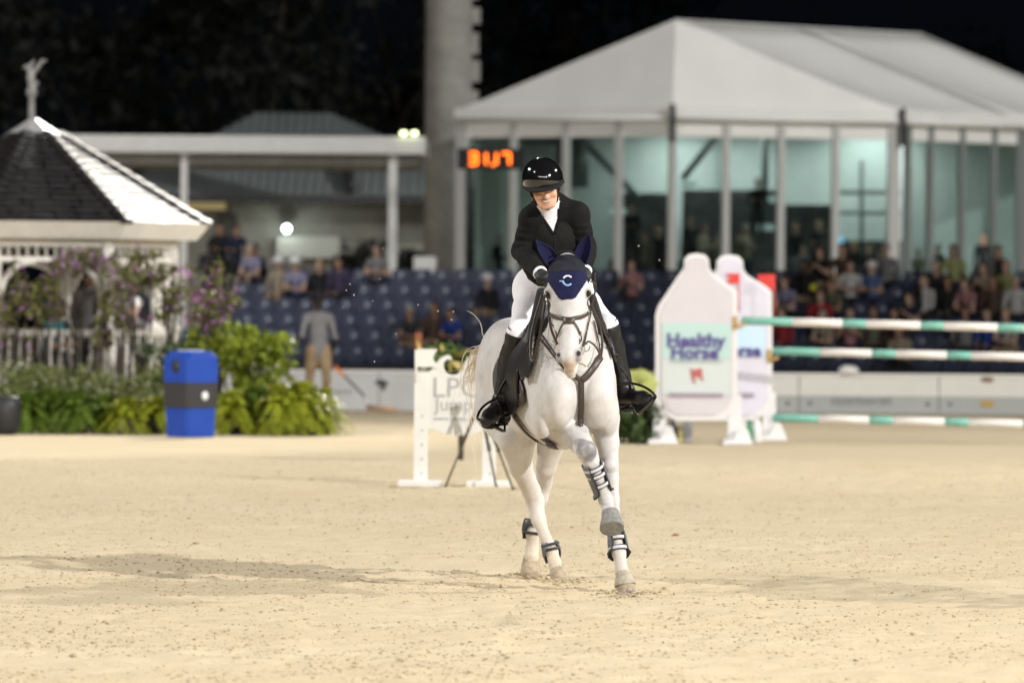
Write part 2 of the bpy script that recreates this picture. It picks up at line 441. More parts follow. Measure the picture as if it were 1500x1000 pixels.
# ================================================================ setting: trees at night, mast, tent, pavilion, stand, barrier, gazebo
M_bark = mat('dark_bark', (0.06, 0.05, 0.04), .9, var=.3, bump=.5)
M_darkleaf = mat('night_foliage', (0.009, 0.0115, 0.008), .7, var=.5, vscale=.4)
def leaf_cloud(rs, centres, radii, n, size, squash=.8, tri=True):
    """leaf-sized faces spread through clumps"""
    V = np.zeros((n * 4, 3)); c = np.array(centres)[rs.randint(0, len(centres), n)]; r = np.array(radii)[rs.randint(0, len(radii), n)] if np.ndim(radii) else radii
    d = rs.normal(size=(n, 3)); d /= np.linalg.norm(d, axis=1)[:, None]
    p = c + d * (np.array(r) * rs.rand(n) ** .45)[:, None] * [1, 1, squash]
    a = rs.normal(size=(n, 3)); a /= np.linalg.norm(a, axis=1)[:, None]; b = np.cross(a, rs.normal(size=(n, 3))); b /= np.linalg.norm(b, axis=1)[:, None]
    s = (size * (.35 + 1.25 * rs.rand(n) ** 1.5))[:, None]
    V[0::4] = p - a * s; V[1::4] = p + b * s * .45; V[2::4] = p + a * s; V[3::4] = p - b * s * .45
    return V, np.arange(n * 4).reshape(n, 4)
def tree(x, y, h, r, seed, label):
    rs = np.random.RandomState(seed); t = thing('tree', (x, y, 0), label, 'tree', 'dark trees behind the showground')
    mb = MB(); tx = [Vector((x + .3 * math.sin(k + seed), y, h * k / 5)) for k in range(6)]; mb.tube(tx, [.38 - .06 * k for k in range(6)], 8)
    cen = []
    for k in range(9):
        a = rs.rand() * 6.28; z = h * (.42 + .55 * rs.rand()); q = r * (.25 + .7 * rs.rand()) * (1.15 - z / h * .6); e = Vector((x + q * math.cos(a), y + q * math.sin(a), z))
        mb.tube([tx[2 + k % 3], tx[2 + k % 3].lerp(e, .5) + Vector((0, 0, .3)), e], [.14, .09, .03], 5); cen.append(tuple(e))
    mb.build('trunk', [M_bark], t)
    cen += [(x + rs.normal() * r * .5, y + rs.normal() * r * .4, h * (.55 + .4 * rs.rand())) for _ in range(9)]
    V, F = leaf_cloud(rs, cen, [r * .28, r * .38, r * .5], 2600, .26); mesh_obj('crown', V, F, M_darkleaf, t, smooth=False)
TL = ['tallest dark tree at the far left above the gazebo finial', 'dark tree between the gazebo and the hip roofed building', 'dark tree above the middle of the white canopy', 'dark tree just left of the concrete mast', 'dark tree between the mast and the tent peak', 'dark tree behind the far right slope of the tent roof']
for i, (x, y, h, r) in enumerate([(-18, 185, 16, 5.5), (-13, 205, 14, 5), (-8, 190, 15, 5.2), (-3.6, 210, 16, 5), (2, 220, 15, 5.5), (20, 230, 13, 6)]): tree(x, y, h, r, 20 + i, TL[i])

# ---- concrete floodlight mast with climbing steps, lamp heads above the picture
M_conc = mat('mast_concrete', (0.30, 0.29, 0.265), .85, var=.18, vscale=2.5, bump=.3, bscale=30)
M_galv = mat('galvanised_metal', (0.42, 0.43, 0.43), .5, .5, var=.2, vscale=10)
M_lens = mat('floodlight_lens', (.9, .9, .85), .2, emit=(1, .96, .9), estr=60)
M_dark = mat('dark_metal', (0.03, 0.03, 0.032), .5)
M_wpaint = mat('white_paint', (0.76, 0.755, 0.74), .5, var=.06, vscale=3, bump=.05)
mp_ = at(656, 300, 153); mx, my = mp_.x, 153.0
mast = thing('floodlight_mast', (mx, my, 0), 'thick grey concrete floodlight mast between the white canopy and the tent', 'floodlight mast')
mb = MB(); mb.lathe([(.66, 0), (.63, 8), (.58, 20), (.50, 41)], 28, 0, Matrix.Translation((mx, my, 0))); mb.build('shaft', [M_conc], mast)
for k in range(36):
    z = 5.0 + .74 * k; mb = MB(); mb.box((mx + .66 + (.02 if k % 2 else .06), my - .12, z), (.24, .16, .58 if k % 3 else .44), 0, bev=.02); o = mb.build('climbing_step', [M_conc], mast)
p = at(623, 388, 123.2); mb = MB(); mb.box((p.x, p.y, p.z), (.50, .4, .36), 0, bev=.03); mb.box((p.x, p.y, p.z - .9), (.12, .12, 1.5), 0); o = mb.build('junction_box', [M_wpaint], None, (p.x, p.y, p.z)); tag(o, 'white electrical box at the foot of the concrete mast', 'electrical box')
def lamp_bank(t, x, y, z, aim, n=4):
    f = (Vector(aim) - Vector((x, y, z))).normalized(); q = f.to_track_quat('-Y', 'Z').to_matrix().to_4x4(); M = Matrix.Translation((x, y, z)) @ q
    mb = MB(); mb.box((0, .35, 0), (n * .9, .12, .12), 0, M); mb.build('crossbar', [M_galv], t)
    for i in range(n):
        u = (i - (n - 1) / 2) * .85
        mb = MB(); mb.lathe([(.12, .34), (.20, .30), (.30, .05), (.32, 0), (.28, 0)], 12, 0, M @ Matrix.Translation((u, 0, .0)) @ Euler((PI / 2, 0, 0)).to_matrix().to_4x4() @ Matrix.Scale(-1, 4, (0, 0, 1)))
        h = mb.build('lamp_head', [M_dark], t)
        mb = MB(); mb.lathe([(.27, .0), (.27, .01)], 12, 0, M @ Matrix.Translation((u, -.02, 0)) @ Euler((PI / 2, 0, 0)).to_matrix().to_4x4()); mb.build('lens', [M_lens], h)
lamp_bank(mast, mx, my - 1.2, 42, (-5, 70, 0))
# ---- glass walled tent with white membrane roof
M_memb = mat('white_tent_membrane', (0.74, 0.735, 0.71), .6, var=.05, vscale=.6, bump=.1, bscale=3)
M_alu = mat('white_aluminium_post', (0.45, 0.45, 0.44), .45, var=.05)
M_greypost = mat('grey_aluminium_post', (0.20, 0.22, 0.22), .5)
M_liner = mat('pale_tent_lining', (0.58, 0.63, 0.61), .8, var=.08, vscale=.8)
M_counter = mat('dark_counter', (0.085, 0.085, 0.085), .6, var=.4, vscale=3)
def glass_mat():
    m = bpy.data.materials.new('teal_tinted_glass'); m.use_nodes = True; nt = m.node_tree; N = nt.nodes; L = nt.links; N.clear()
    o = N.new('ShaderNodeOutputMaterial'); mx_ = N.new('ShaderNodeMixShader'); tr = N.new('ShaderNodeBsdfTransparent'); gl = N.new('ShaderNodeBsdfGlossy')
    tr.inputs[0].default_value = (.84, .90, .885, 1); gl.inputs[0].default_value = (.8, .85, .85, 1); gl.inputs[1].default_value = .08
    mx_.inputs[0].default_value = .14; L.new(tr.outputs[0], mx_.inputs[1]); L.new(gl.outputs[0], mx_.inputs[2]); L.new(mx_.outputs[0], o.inputs[0]); return m
M_glass = glass_mat()
TB = 147.5
ze = at(985, 162, TB).z; zv = at(985, 177, TB).z
def flat(px, Y, z, py=160): p = at(px, py, Y); return Vector((p.x, p.y, z))
tLf, tM, tRt = flat(668, 150, ze), flat(985, TB, ze), flat(1322, 149.6, ze)
tR2 = flat(1497, 152.9, ze); sd = (tR2 - tRt); tR3 = tRt + sd * 2; tR4 = tRt + sd * 3
tPk = at(990, 30, 148.6); rd = at(1175, 42, 151.9) - tPk; rd.z = 0
tent = thing('event_tent', (tM.x, tM.y, 0), 'large event tent with teal glass walls and white membrane roof', 'tent')
def sheet(name, polys, m_, parent, t=.03, smooth=False):
    V = []; F = []
    for pl in polys: F.append(list(range(len(V), len(V) + len(pl)))); V += [tuple(p) for p in pl]
    o = mesh_obj(name, V, F, m_, parent, smooth=smooth); solidify(o, t, -1); return o
def subdiv_quad(a, b, c, d, n=6, sag=.0):
    return None
pk = [tPk + rd * i for i in range(3)]; er = [tRt + sd * i for i in range(3)]
sheet('gable', [[tLf, tM, tPk], [tM, tRt, tPk]], M_memb, tent)
for i in range(2):                                                  # roof bays, each a sagging membrane
    V = []; F = []; n = 8
    for a in range(n + 1):
        for b in range(n + 1):
            u, v = a / n, b / n; p = (pk[i].lerp(pk[i + 1], u)).lerp(er[i].lerp(er[i + 1], u), v); p = p + Vector((0, 0, -.28 * math.sin(PI * u) * math.sin(PI * min(1, v * 1.0))))
            V.append(p)
    for a in range(n):
        for b in range(n): q = a * (n + 1) + b; F.append((q, q + 1, q + n + 2, q + n + 1))
    o = mesh_obj('roof_bay', V, F, M_memb, tent); solidify(o, .03, -1)
lb = [tLf + sd * i for i in range(3)]
V = []; F = []
for i in range(3): V += [pk[i], lb[i]]
for i in range(2): F.append((2 * i, 2 * i + 1, 2 * i + 3, 2 * i + 2))
o = mesh_obj('roof_back_slope', V, F, M_memb, tent, smooth=False); solidify(o, .03, -1)
def valance(a, b, name='valance'):
    d = (b - a).normalized(); nrm = Vector((d.y, -d.x, 0)); nrm = nrm if nrm.y < 0 else -nrm
    mb = MB(); mb.add([a + nrm * .10 + Vector((0, 0, .10)), b + nrm * .10 + Vector((0, 0, .10)), b + nrm * .12 + Vector((0, 0, zv - ze)), a + nrm * .12 + Vector((0, 0, zv - ze)),
        a - nrm * .02 + Vector((0, 0, .10)), b - nrm * .02 + Vector((0, 0, .10)), b + nrm * .04 + Vector((0, 0, zv - ze)), a + nrm * .04 + Vector((0, 0, zv - ze))], [(0, 1, 2, 3), (4, 7, 6, 5), (0, 4, 5, 1), (3, 2, 6, 7), (0, 3, 7, 4), (1, 5, 6, 2)], 0)
    mb.tube([a + nrm * .14 + Vector((0, 0, zv - ze + .06)), b + nrm * .14 + Vector((0, 0, zv - ze + .06))], .06, 8); return mb.build(name, [M_memb], tent)
valance(tLf, tM); valance(tM, tRt)
for i in range(2): valance(er[i], er[i + 1])
sheet('rear_gable', [[lb[2], er[2], pk[2]]], M_memb, tent)
TF = 1.9                                                             # raised floor of the tent
fl = [tLf, tM, tRt, er[1], er[2], lb[2]]
V = [(p.x, p.y, TF) for p in fl] + [(p.x, p.y, 0) for p in fl]; n = len(fl)
mesh_obj('platform', V, [list(range(n)), *[(i, (i + 1) % n, n + (i + 1) % n, n + i) for i in range(n)]], M_counter, tent, smooth=False)
def wall_run(a, b, pxs, wpost, m_, thick_ends=()):
    d = (b - a); L_ = d.length; d = d / L_; nrm = Vector((d.y, -d.x, 0)); nrm = nrm if nrm.y < 0 else -nrm
    q = Matrix((d, -nrm, Vector((0, 0, 1)))).transposed().to_4x4(); ts = []
    ax, _ = to_px0(a); bx, _ = to_px0(b)
    for i, x in enumerate(pxs):
        t = (x - ax) / (bx - ax); p = a.lerp(b, t); ts.append(p); w = wpost * (1.7 if i in thick_ends else 1)
        mb = MB(); mb.box((0, 0, (zv + TF) / 2 + .1), (w, .16, zv - TF), 0, Matrix.Translation((p.x, p.y, 0)) @ q, bev=.015); mb.build('post', [m_], tent)
    for i in range(len(ts) - 1):
        p0, p1 = ts[i], ts[i + 1]; c = (p0 + p1) / 2; w = (p1 - p0).length - wpost * .6
        mb = MB(); mb.box((0, .03, (zv - .38 + TF) / 2), (w, .02, zv - .38 - TF), 0, Matrix.Translation((c.x, c.y, 0)) @ q); mb.build('pane', [M_glass], tent)
        mb = MB(); mb.box((0, .02, zv - .2), (w, .05, .40), 0, Matrix.Translation((c.x, c.y, 0)) @ q); mb.build('top_panel', [M_memb], tent)
def to_px0(P):
    d = Vector(P) - CAM; z = d.dot(cF); return 750 + F_PX * d.dot(cR) / z, 500 - F_PX * d.dot(cU) / z
wall_run(tLf, tM, [677, 754, 831, 908, 985], .18, M_alu, (0,))
wall_run(tM, tRt, [985.5, 1063, 1143, 1223, 1309], .18, M_alu, (4,))
wall_run(tRt, tR2, [1330, 1362, 1408, 1455, 1493], .17, M_greypost)
wall_run(tR2, er[2], [1500, 1545, 1600], .17, M_greypost)
for a, nm in ((tM, 'corner_strap'), (tRt, 'corner_strap')):
    mb = MB(); mb.box((a.x, a.y - .22, (ze + zv) / 2 - .2), (.14, .10, 1.0), 0, bev=.02); mb.build(nm, [M_dark], tent)
# inside: pale lining at the back, roof beams, tiered dark counter, lamps
bk = [lb[2] + Vector((.3, -.3, 0)), er[2] + Vector((-.3, -.3, 0))]
lw = [tLf + Vector((.5, 1.2, 0)), lb[2] + Vector((.5, 0, 0))]
V = [(bk[0].x, bk[0].y, TF), (bk[1].x, bk[1].y, TF), (bk[1].x, bk[1].y, ze), (bk[0].x, bk[0].y, ze)]; mesh_obj('back_lining', V, [(0, 1, 2, 3)], M_liner, tent, smooth=False)
V = [(lw[0].x, lw[0].y, TF), (lw[1].x, lw[1].y, TF), (lw[1].x, lw[1].y, ze), (lw[0].x, lw[0].y, ze)]; mesh_obj('side_lining', V, [(0, 1, 2, 3)], M_liner, tent, smooth=False)
for px0, py0, px1, py1, Y in ((848, 200, 935, 290, 152.5), (1052, 196, 1000, 262, 152.5), (768, 205, 850, 208, 152), (772, 205, 772, 330, 152.4), (1120, 190, 1120, 300, 153), (838, 205, 838, 275, 152.3), (1262, 235, 1262, 380, 153), (1225, 282, 1320, 282, 152.4), (1225, 312, 1320, 312, 152.4), (1340, 285, 1480, 287, 158), (1340, 312, 1480, 314, 158), (1385, 190, 1385, 370, 157)):
    mb = MB(); mb.cyl(at(px0, py0, Y), at(px1, py1, Y), .45 if px0 == 838 else (.05 if px0 > 1200 else .09), n=6); mb.build('frame_beam', [M_greypost], tent)
for px0, px1, pt, Y in ((690, 830, 275, 153.4), (905, 985, 283, 154.5), (1000, 1140, 278, 154.3), (1150, 1218, 300, 154.2), (1225, 1320, 352, 153.5)):   # tiers and service counters
    a, b = at(px0, pt, Y), at(px1, pt, Y); mb = MB(); mb.box(((a.x + b.x) / 2, Y, (a.z + TF) / 2), (b.x - a.x, .8, a.z - TF), 0, bev=.04); mb.build('service_counter', [M_counter], tent)
for px, py, Y in ((1125, 292, 153.2), (1122, 333, 152.8), (905, 310, 152.6), (1008, 270, 153)):
    p = at(px, py, Y); mb = MB(); mb.box(tuple(p), (.45, .1, .16), 0); mb.build('lit_panel', [mat('lit_display', (.7, .85, .82), .5, emit=(.65, .9, .85), estr=.35)], tent)
p = at(1231, 351, 151.2); mb = MB(); mb.box(tuple(p), (.16, .05, .16), 0); mb.build('tablet_screen', [mat('blue_screen', (.2, .6, .9), .3, emit=(.25, .65, 1), estr=.9)], tent)
for (x, y, z, pw) in ((at(760, 170, 156).x, 154, ze - .3, 150), (at(1060, 170, 156).x, 154, ze - .3, 170), (at(1270, 170, 157).x, 154.5, ze - .3, 150), (at(1430, 170, 164).x, 157.5, ze - .4, 220)):
    l = bpy.data.lights.new('tent_ceiling_lamp', 'AREA'); l.energy = pw; l.shape = 'DISK'; l.size = 3.0; l.color = (.92, 1, .97); o = bpy.data.objects.new('tent_ceiling_lamp', l); COL.objects.link(o); o.location = (x, y, z)

# ---- scoreboard clock on the tent's corner
sb = at(719, 233, 121.5); board = thing('scoreboard', tuple(sb), 'small black electronic clock board glowing orange beside the mast', 'scoreboard')
mb = MB(); mb.box(tuple(sb), (1.42, .18, .44), 0, bev=.02); mb.box((sb.x - .5, sb.y + .15, sb.z - 1.6), (.08, .08, 3.0), 0); mb.build('case', [mat('black_case', (.006, .006, .007), .6)], board)
M_led = mat('orange_led', (.9, .3, .02), .4, emit=(1.0, .13, .006), estr=3.4)
SEG = {'3': 'abgcd', '1': 'bc', '7': 'abc', '8': 'abcdefg', '.': '.'}
def digit(ch, x0, z0, w, h, y, parent):
    t = .062; mb = MB(); S = {'a': ((w / 2, h), (w, t)), 'd': ((w / 2, 0), (w, t)), 'g': ((w / 2, h / 2), (w, t)), 'b': ((w, h * .75), (t, h / 2)), 'c': ((w, h * .25), (t, h / 2)), 'f': ((0, h * .75), (t, h / 2)), 'e': ((0, h * .25), (t, h / 2))}
    if ch == '.': mb.box((x0, y, z0), (t * 1.1, .02, t * 1.1), 0)
    else:
        for s in SEG[ch]: (cx, cz), (sx, sz) = S[s]; mb.box((x0 + cx, y, z0 + cz), (sx, .02, sz), 0)
    mb.build('digit', [M_led], parent)
for ch, x in (('3', -.46), ('1', -.26), ('.', .045), ('1', -.04), ('7', .24)): digit(ch, sb.x + x, sb.z - .12, .16, .24, sb.y - .10, board)

# ---- white canopy with posts, hip roofed building, wall lamp
canopy = thing('canopy', tuple(at(350, 400, 128)), 'long white flat canopy on slim posts left of the mast', 'canopy')
a, b = at(60, 211, 127), at(624, 212, 127)
mb = MB(); mb.box(((a.x + b.x) / 2, 129.5, (a.z + b.z) / 2), (b.x - a.x, 5, .40), 0, bev=.05); mb.build('roof_slab', [M_wpaint], canopy)
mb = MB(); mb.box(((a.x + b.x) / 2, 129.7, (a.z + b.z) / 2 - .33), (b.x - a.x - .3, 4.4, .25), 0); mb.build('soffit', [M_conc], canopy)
for px, w in ((270, .16), (576, .20)):
    p = at(px, 225, 127.4); mb = MB(); mb.box((p.x, p.y, p.z / 2 + .1), (w, w, p.z), 0, bev=.02); mb.build('post', [M_wpaint], canopy)
for px in (591, 607):
    p = at(px, 195, 127.0); mb = MB(); mb.box((p.x, p.y, p.z), (.13, .2, .06), 0, bev=.02); o = mb.build('roof_lamp', [mat('roof_lamp_glow', (.9, .95, .7), .3, emit=(.9, 1, .55) if px < 600 else (.8, 1, .8), estr=6 if px < 600 else 3)], canopy)
M_roofm = mat('grey_metal_roof', (0.30, 0.335, 0.335), .5, .1, var=.12, vscale=1.5)
M_stucco = mat('grey_stucco', (0.29, 0.28, 0.245), .85, var=.15, vscale=2, bump=.2)
bld = thing('pavilion_building', tuple(at(380, 400, 160)), 'grey hip roofed building with a lamp on its wall behind the canopy', 'building')
YB = 158; eL, eR = at(150, 283, YB), at(760, 283, YB); ridge = at(425, 166, YB + 9); ez = eL.z
apx = Vector((ridge.x, YB + 9, ridge.z)); back = [Vector((eR.x, YB + 18, ez)), Vector((eL.x, YB + 18, ez))]
mb = MB(); c = [Vector((eL.x, YB, ez)), Vector((eR.x, YB, ez))] + back
r1, r2 = apx + Vector((-1.0, 0, 0)), apx + Vector((1.2, 0, 0))
mb.add(c + [r1, r2], [(0, 1, 5, 4), (1, 2, 5), (2, 3, 4, 5), (3, 0, 4)], 0); rf = mb.build('roof', [M_roofm], bld)
for k in range(44):                                                 # standing seams on the slope toward the ring
    t = (k + .5) / 44; bt = c[0].lerp(c[1], t); x = bt.x
    f = 1.0
    if x < r1.x: f = (x - c[0].x) / (r1.x - c[0].x)
    elif x > r2.x: f = (c[1].x - x) / (c[1].x - r2.x)
    tp = Vector((x, YB + 9 * f, ez + (apx.z - ez) * f)); mb = MB(); mb.box((0, 0, 0), (.04, (tp - bt).length, .05), 0, Matrix.Translation((bt + tp) / 2 + Vector((0, 0, .03))) @ Euler((math.atan2(apx.z - ez, 9), 0, 0)).to_matrix().to_4x4()); mb.build('roof_seam', [M_roofm], rf)
mb = MB(); p0, p1 = at(497, 222, YB + 4.0), at(515, 282, YB - .05); p0.z += .1; mb.tube([p0 + Vector((0, -.3, .05)), p1 + Vector((0, -.05, .12))], .16, 6); mb.build('hip_flashing', [M_dark], rf)
mb = MB(); mb.box(((eL.x + eR.x) / 2, YB - .02, ez - .12), (eR.x - eL.x, .2, .24), 0); mb.build('eave_fascia', [M_dark], bld)
wz = ez - .2; mb = MB(); mb.box(((eL.x + eR.x) / 2, YB + 8, wz / 2), (eR.x - eL.x - 1.2, 13, wz), 0); mb.build('wall', [M_stucco], bld)
p = at(450, 362, YB + .4); mb = MB(); mb.box((p.x, YB + 1.2, p.z), (1.75, .5, .60), 0, bev=.02); mb.build('counter_wall', [mat('pale_counter', (.38, .38, .34), .7)], bld)
p = at(302, 298, YB + 1); mb = MB(); mb.box((p.x, YB + 1.44, p.z), (1.1, .06, .34), 0); wn = mb.build('window', [mat('warm_lit_window', (.6, .5, .3), .4, emit=(1, .75, .35), estr=.22)], bld)
mb = MB()
for dx in (-.58, .58): mb.box((p.x + dx, YB + 1.4, p.z), (.07, .1, .48), 0)
for dz in (-.21, .21): mb.box((p.x, YB + 1.4, p.z + dz), (1.2, .1, .07), 0)
mb.build('frame', [M_dark], wn)
p = at(331, 352, YB + 1); mb = MB(); mb.box((p.x, YB + 1.42, p.z), (.55, .08, 1.5), 0); mb.box((p.x + .18, YB + 1.36, p.z - .05), (.05, .05, .12), 0); mb.build('door', [mat('dark_door', (.07, .065, .06), .6)], bld)
lp = at(420, 335, YB + .9); lamp = thing('wall_lamp', tuple(lp), 'glowing white lamp on the building wall under the eave', 'lamp')
mb = MB(); mb.box((lp.x, lp.y + .25, lp.z + .22), (.30, .5, .10), 0, bev=.02); mb.build('hood', [M_dark], lamp)
mb = MB(); bm = bmesh.new(); bmesh.ops.create_uvsphere(bm, u_segments=16, v_segments=10, radius=.095); mb.bm(bm, 0, Matrix.Translation(lp), True); mb.build('bulb', [mat('lamp_glow', (.9, 1, .95), .3, emit=(.86, 1, .95), estr=14)], lamp)
l = bpy.data.lights.new('wall_lamp_light', 'POINT'); l.energy = 15; l.color = (.85, 1, .95); l.shadow_soft_size = .2; o = bpy.data.objects.new('wall_lamp_light', l); COL.objects.link(o); o.location = lp + Vector((0, -.45, -.1))
for px, py, r, lb_ in ((528, 385, .75, 'dark rounded bush against the building wall right of the lamp'), (600, 385, .55, 'small dark bush in the gap between the canopy post and the mast')):
    p = at(px, py, 139); rs = np.random.RandomState(int(px)); sh = thing('bush', (p.x, p.y, p.z - r), lb_, 'bush')
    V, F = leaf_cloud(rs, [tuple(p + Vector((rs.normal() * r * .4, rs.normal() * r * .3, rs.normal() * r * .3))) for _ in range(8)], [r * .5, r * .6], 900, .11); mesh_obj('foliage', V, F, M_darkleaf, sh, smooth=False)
    mb = MB(); mb.cyl((p.x, p.y, p.z - r - .9), (p.x, p.y, p.z), .06); mb.build('stem', [M_bark], sh)

# ---- grandstand: stepped concrete with navy tip-up seats
M_step = mat('grandstand_concrete', (0.085, 0.085, 0.10), .8, var=.25, vscale=3)
M_seat = mat('navy_seat_plastic', (0.058, 0.066, 0.115), .40, var=.15, vscale=5)
M_glint = mat('pale_seat_glint', (0.40, 0.44, 0.52), .35)
S0, S1 = at(235, 517, 118.9), at(1570, 527, 110.2); S0.z = S1.z = 0
su = (S1 - S0).normalized(); sn = Vector((-su.y, su.x, 0)); sn = sn if sn.y > 0 else -sn
zr0 = at(560, 517, 116.6).z; zr5 = at(560, 404.7, 116.6 + 5 * .78).z; NR = 6; dzr = (zr5 - zr0) / 5; RD = .78
def srow(k): return zr0 + dzr * k                                    # height of the glint discs in row k
stand = thing('grandstand', tuple((S0 + S1) / 2), 'low stepped grandstand filled with navy seats behind the barrier boards', 'grandstand')
sq = Matrix((su, sn, Vector((0, 0, 1)))).transposed().to_4x4(); SL = (S1 - S0).length
for k in range(NR):
    zt = srow(k) - .52; c = S0.lerp(S1, .5) + sn * (RD * k + .1)
    mb = MB(); mb.box((0, RD * .5 - .25, (zt - 1.2) / 2 if False else zt - .35), (SL + .5, RD + .02, .70), 0, Matrix.Translation(c) @ sq); mb.build('step', [M_step], stand)
mb = MB(); c = S0.lerp(S1, .5) - sn * .75; mb.box((0, 0, .10), (SL + .5, .12, .75), 0, Matrix.Translation(c) @ sq); mb.build('front_wall', [mat('dark_stand_front', (.03, .032, .045), .7, var=.2)], stand)
c = S0.lerp(S1, .5) + sn * (RD * NR + .2); mb = MB(); mb.box((0, 0, srow(NR) - .62), (SL + .5, .12, .60), 0, Matrix.Translation(c) @ sq); mb.build('back_wall', [mat('navy_back_panel', (.018, .020, .045), .6)], stand)
# seat prototype at the origin, facing -y, glint disc height = 0
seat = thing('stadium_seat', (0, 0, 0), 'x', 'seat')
mb = MB(); V = []; F = []
for i in range(7):
    z = -.20 + .36 * i / 6
    for j in range(7):
        u = (j / 6 - .5); w = .43 * (1 - .18 * max(0, (i - 4.2) / 1.8) ** 2); V.append((u * w, .03 - .05 * (1 - (2 * u) ** 2) * -1 + .05 * i / 6, z))
for i in range(6):
    for j in range(6): q = i * 7 + j; F.append((q, q + 1, q + 8, q + 7))
o = mesh_obj('backrest', V, F, M_seat, seat); solidify(o, .022, 0)
mb.box((0, -.06, -.24), (.41, .05, .36), 0, bev=.02); mb.build('seat_pan', [M_seat], seat)
mb = MB(); mb.lathe([(.056, 0), (.056, .006)], 12, 0, Matrix.Translation((0, .035, .02)) @ Euler((PI / 2, 0, 0)).to_matrix().to_4x4()); mb.build('glint_disc', [M_glint], seat)  # pale disc stands in for the lamp glint on glossy seat plastic
mb = MB(); mb.box((0, .06, -.40), (.30, .05, .26), 0); mb.build('bracket', [M_dark], seat)
SN = ['front row', 'second row from the front', 'third row from the front', 'fourth row from the front', 'second row from the top', 'top row']
SECT = [(330, 'hidden behind the flowers'), (395, 'near the left end'), (450, 'below the white caps'), (505, 'behind the raking man'), (560, 'just right of the raking man'), (605, 'below the canopy post'), (650, 'below the concrete mast'), (700, 'above the low white jump'), (760, 'just left of the rider'), (880, 'directly behind the rider'), (960, 'between rider and bottle panels'), (1085, 'behind the left bottle panel'), (1135, 'behind the right bottle panel'), (1200, 'just right of the bottle panels'), (1310, 'left of the tent corner post'), (1400, 'right of the tent corner post'), (9999, 'near the right edge')]
SN = ['front row', 'second row', 'third row', 'fourth row', 'row below the top', 'top row']
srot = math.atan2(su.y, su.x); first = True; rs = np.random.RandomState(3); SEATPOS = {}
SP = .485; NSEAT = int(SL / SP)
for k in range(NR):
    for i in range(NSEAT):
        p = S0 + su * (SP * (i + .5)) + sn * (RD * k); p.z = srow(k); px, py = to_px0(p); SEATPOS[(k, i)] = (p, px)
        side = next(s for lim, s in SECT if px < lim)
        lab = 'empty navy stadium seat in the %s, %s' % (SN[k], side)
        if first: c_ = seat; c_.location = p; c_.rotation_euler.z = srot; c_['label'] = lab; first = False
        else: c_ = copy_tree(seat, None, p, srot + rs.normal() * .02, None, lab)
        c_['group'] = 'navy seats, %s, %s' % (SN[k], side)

# ---- barrier boards along the far edge of the ring
M_brd = mat('grey_white_board', (0.50, 0.51, 0.52), .5, var=.06, vscale=2)
M_brdw = mat('white_board', (0.66, 0.65, 0.62), .5, var=.05, vscale=2); M_brdg = mat('grey_board_band', (0.36, 0.38, 0.38), .5, var=.06, vscale=2)
M_textg = mat('grey_lettering', (0.24, 0.25, 0.26), .6); M_birdp = mat('dark_print', (0.05, 0.045, 0.05), .6); M_gold = mat('gold_print', (0.45, 0.28, 0.06), .5); M_brown = mat('brown_print', (0.22, 0.13, 0.08), .6)
FONT = None
def text_mesh(name, txt, size, M, m_, parent=None, ext=.003, bold=0.0, sx=1.0, align='CENTER', loc=None):
    c = bpy.data.curves.new(name, 'FONT'); c.body = txt; c.size = size; c.extrude = ext; c.align_x = align; c.align_y = 'CENTER'; c.offset = bold; c.resolution_u = 2; c.space_line = .85
    o = bpy.data.objects.new(name, c); COL.objects.link(o); dg = bpy.context.evaluated_depsgraph_get(); me = bpy.data.meshes.new_from_object(o.evaluated_get(dg))
    bpy.data.objects.remove(o); V = [M @ Vector((v.co.x * sx, v.co.y, v.co.z)) for v in me.vertices]; F = [list(p.vertices) for p in me.polygons]; bpy.data.meshes.remove(me)
    return mesh_obj(name, [tuple(v) for v in V], F, m_, parent, loc, smooth=False)
UPR = Euler((PI / 2, 0, 0)).to_matrix().to_4x4()                    # text stands upright, facing the camera
YBR = 89.2; bx0 = at(-60, 580, YBR).x; bx1 = at(1580, 580, YBR).x; NB = 8; bw = (bx1 - bx0) / NB
BL = ['at the far left behind the gazebo plants', 'behind the blue litter bin', 'behind the man with the rake', 'with a dark bird mark by the white low jump', 'behind the horse', 'behind the bottle-shaped panels', 'with grey letters under the striped poles', 'with a brown and gold crest at the right end']
bz = .60
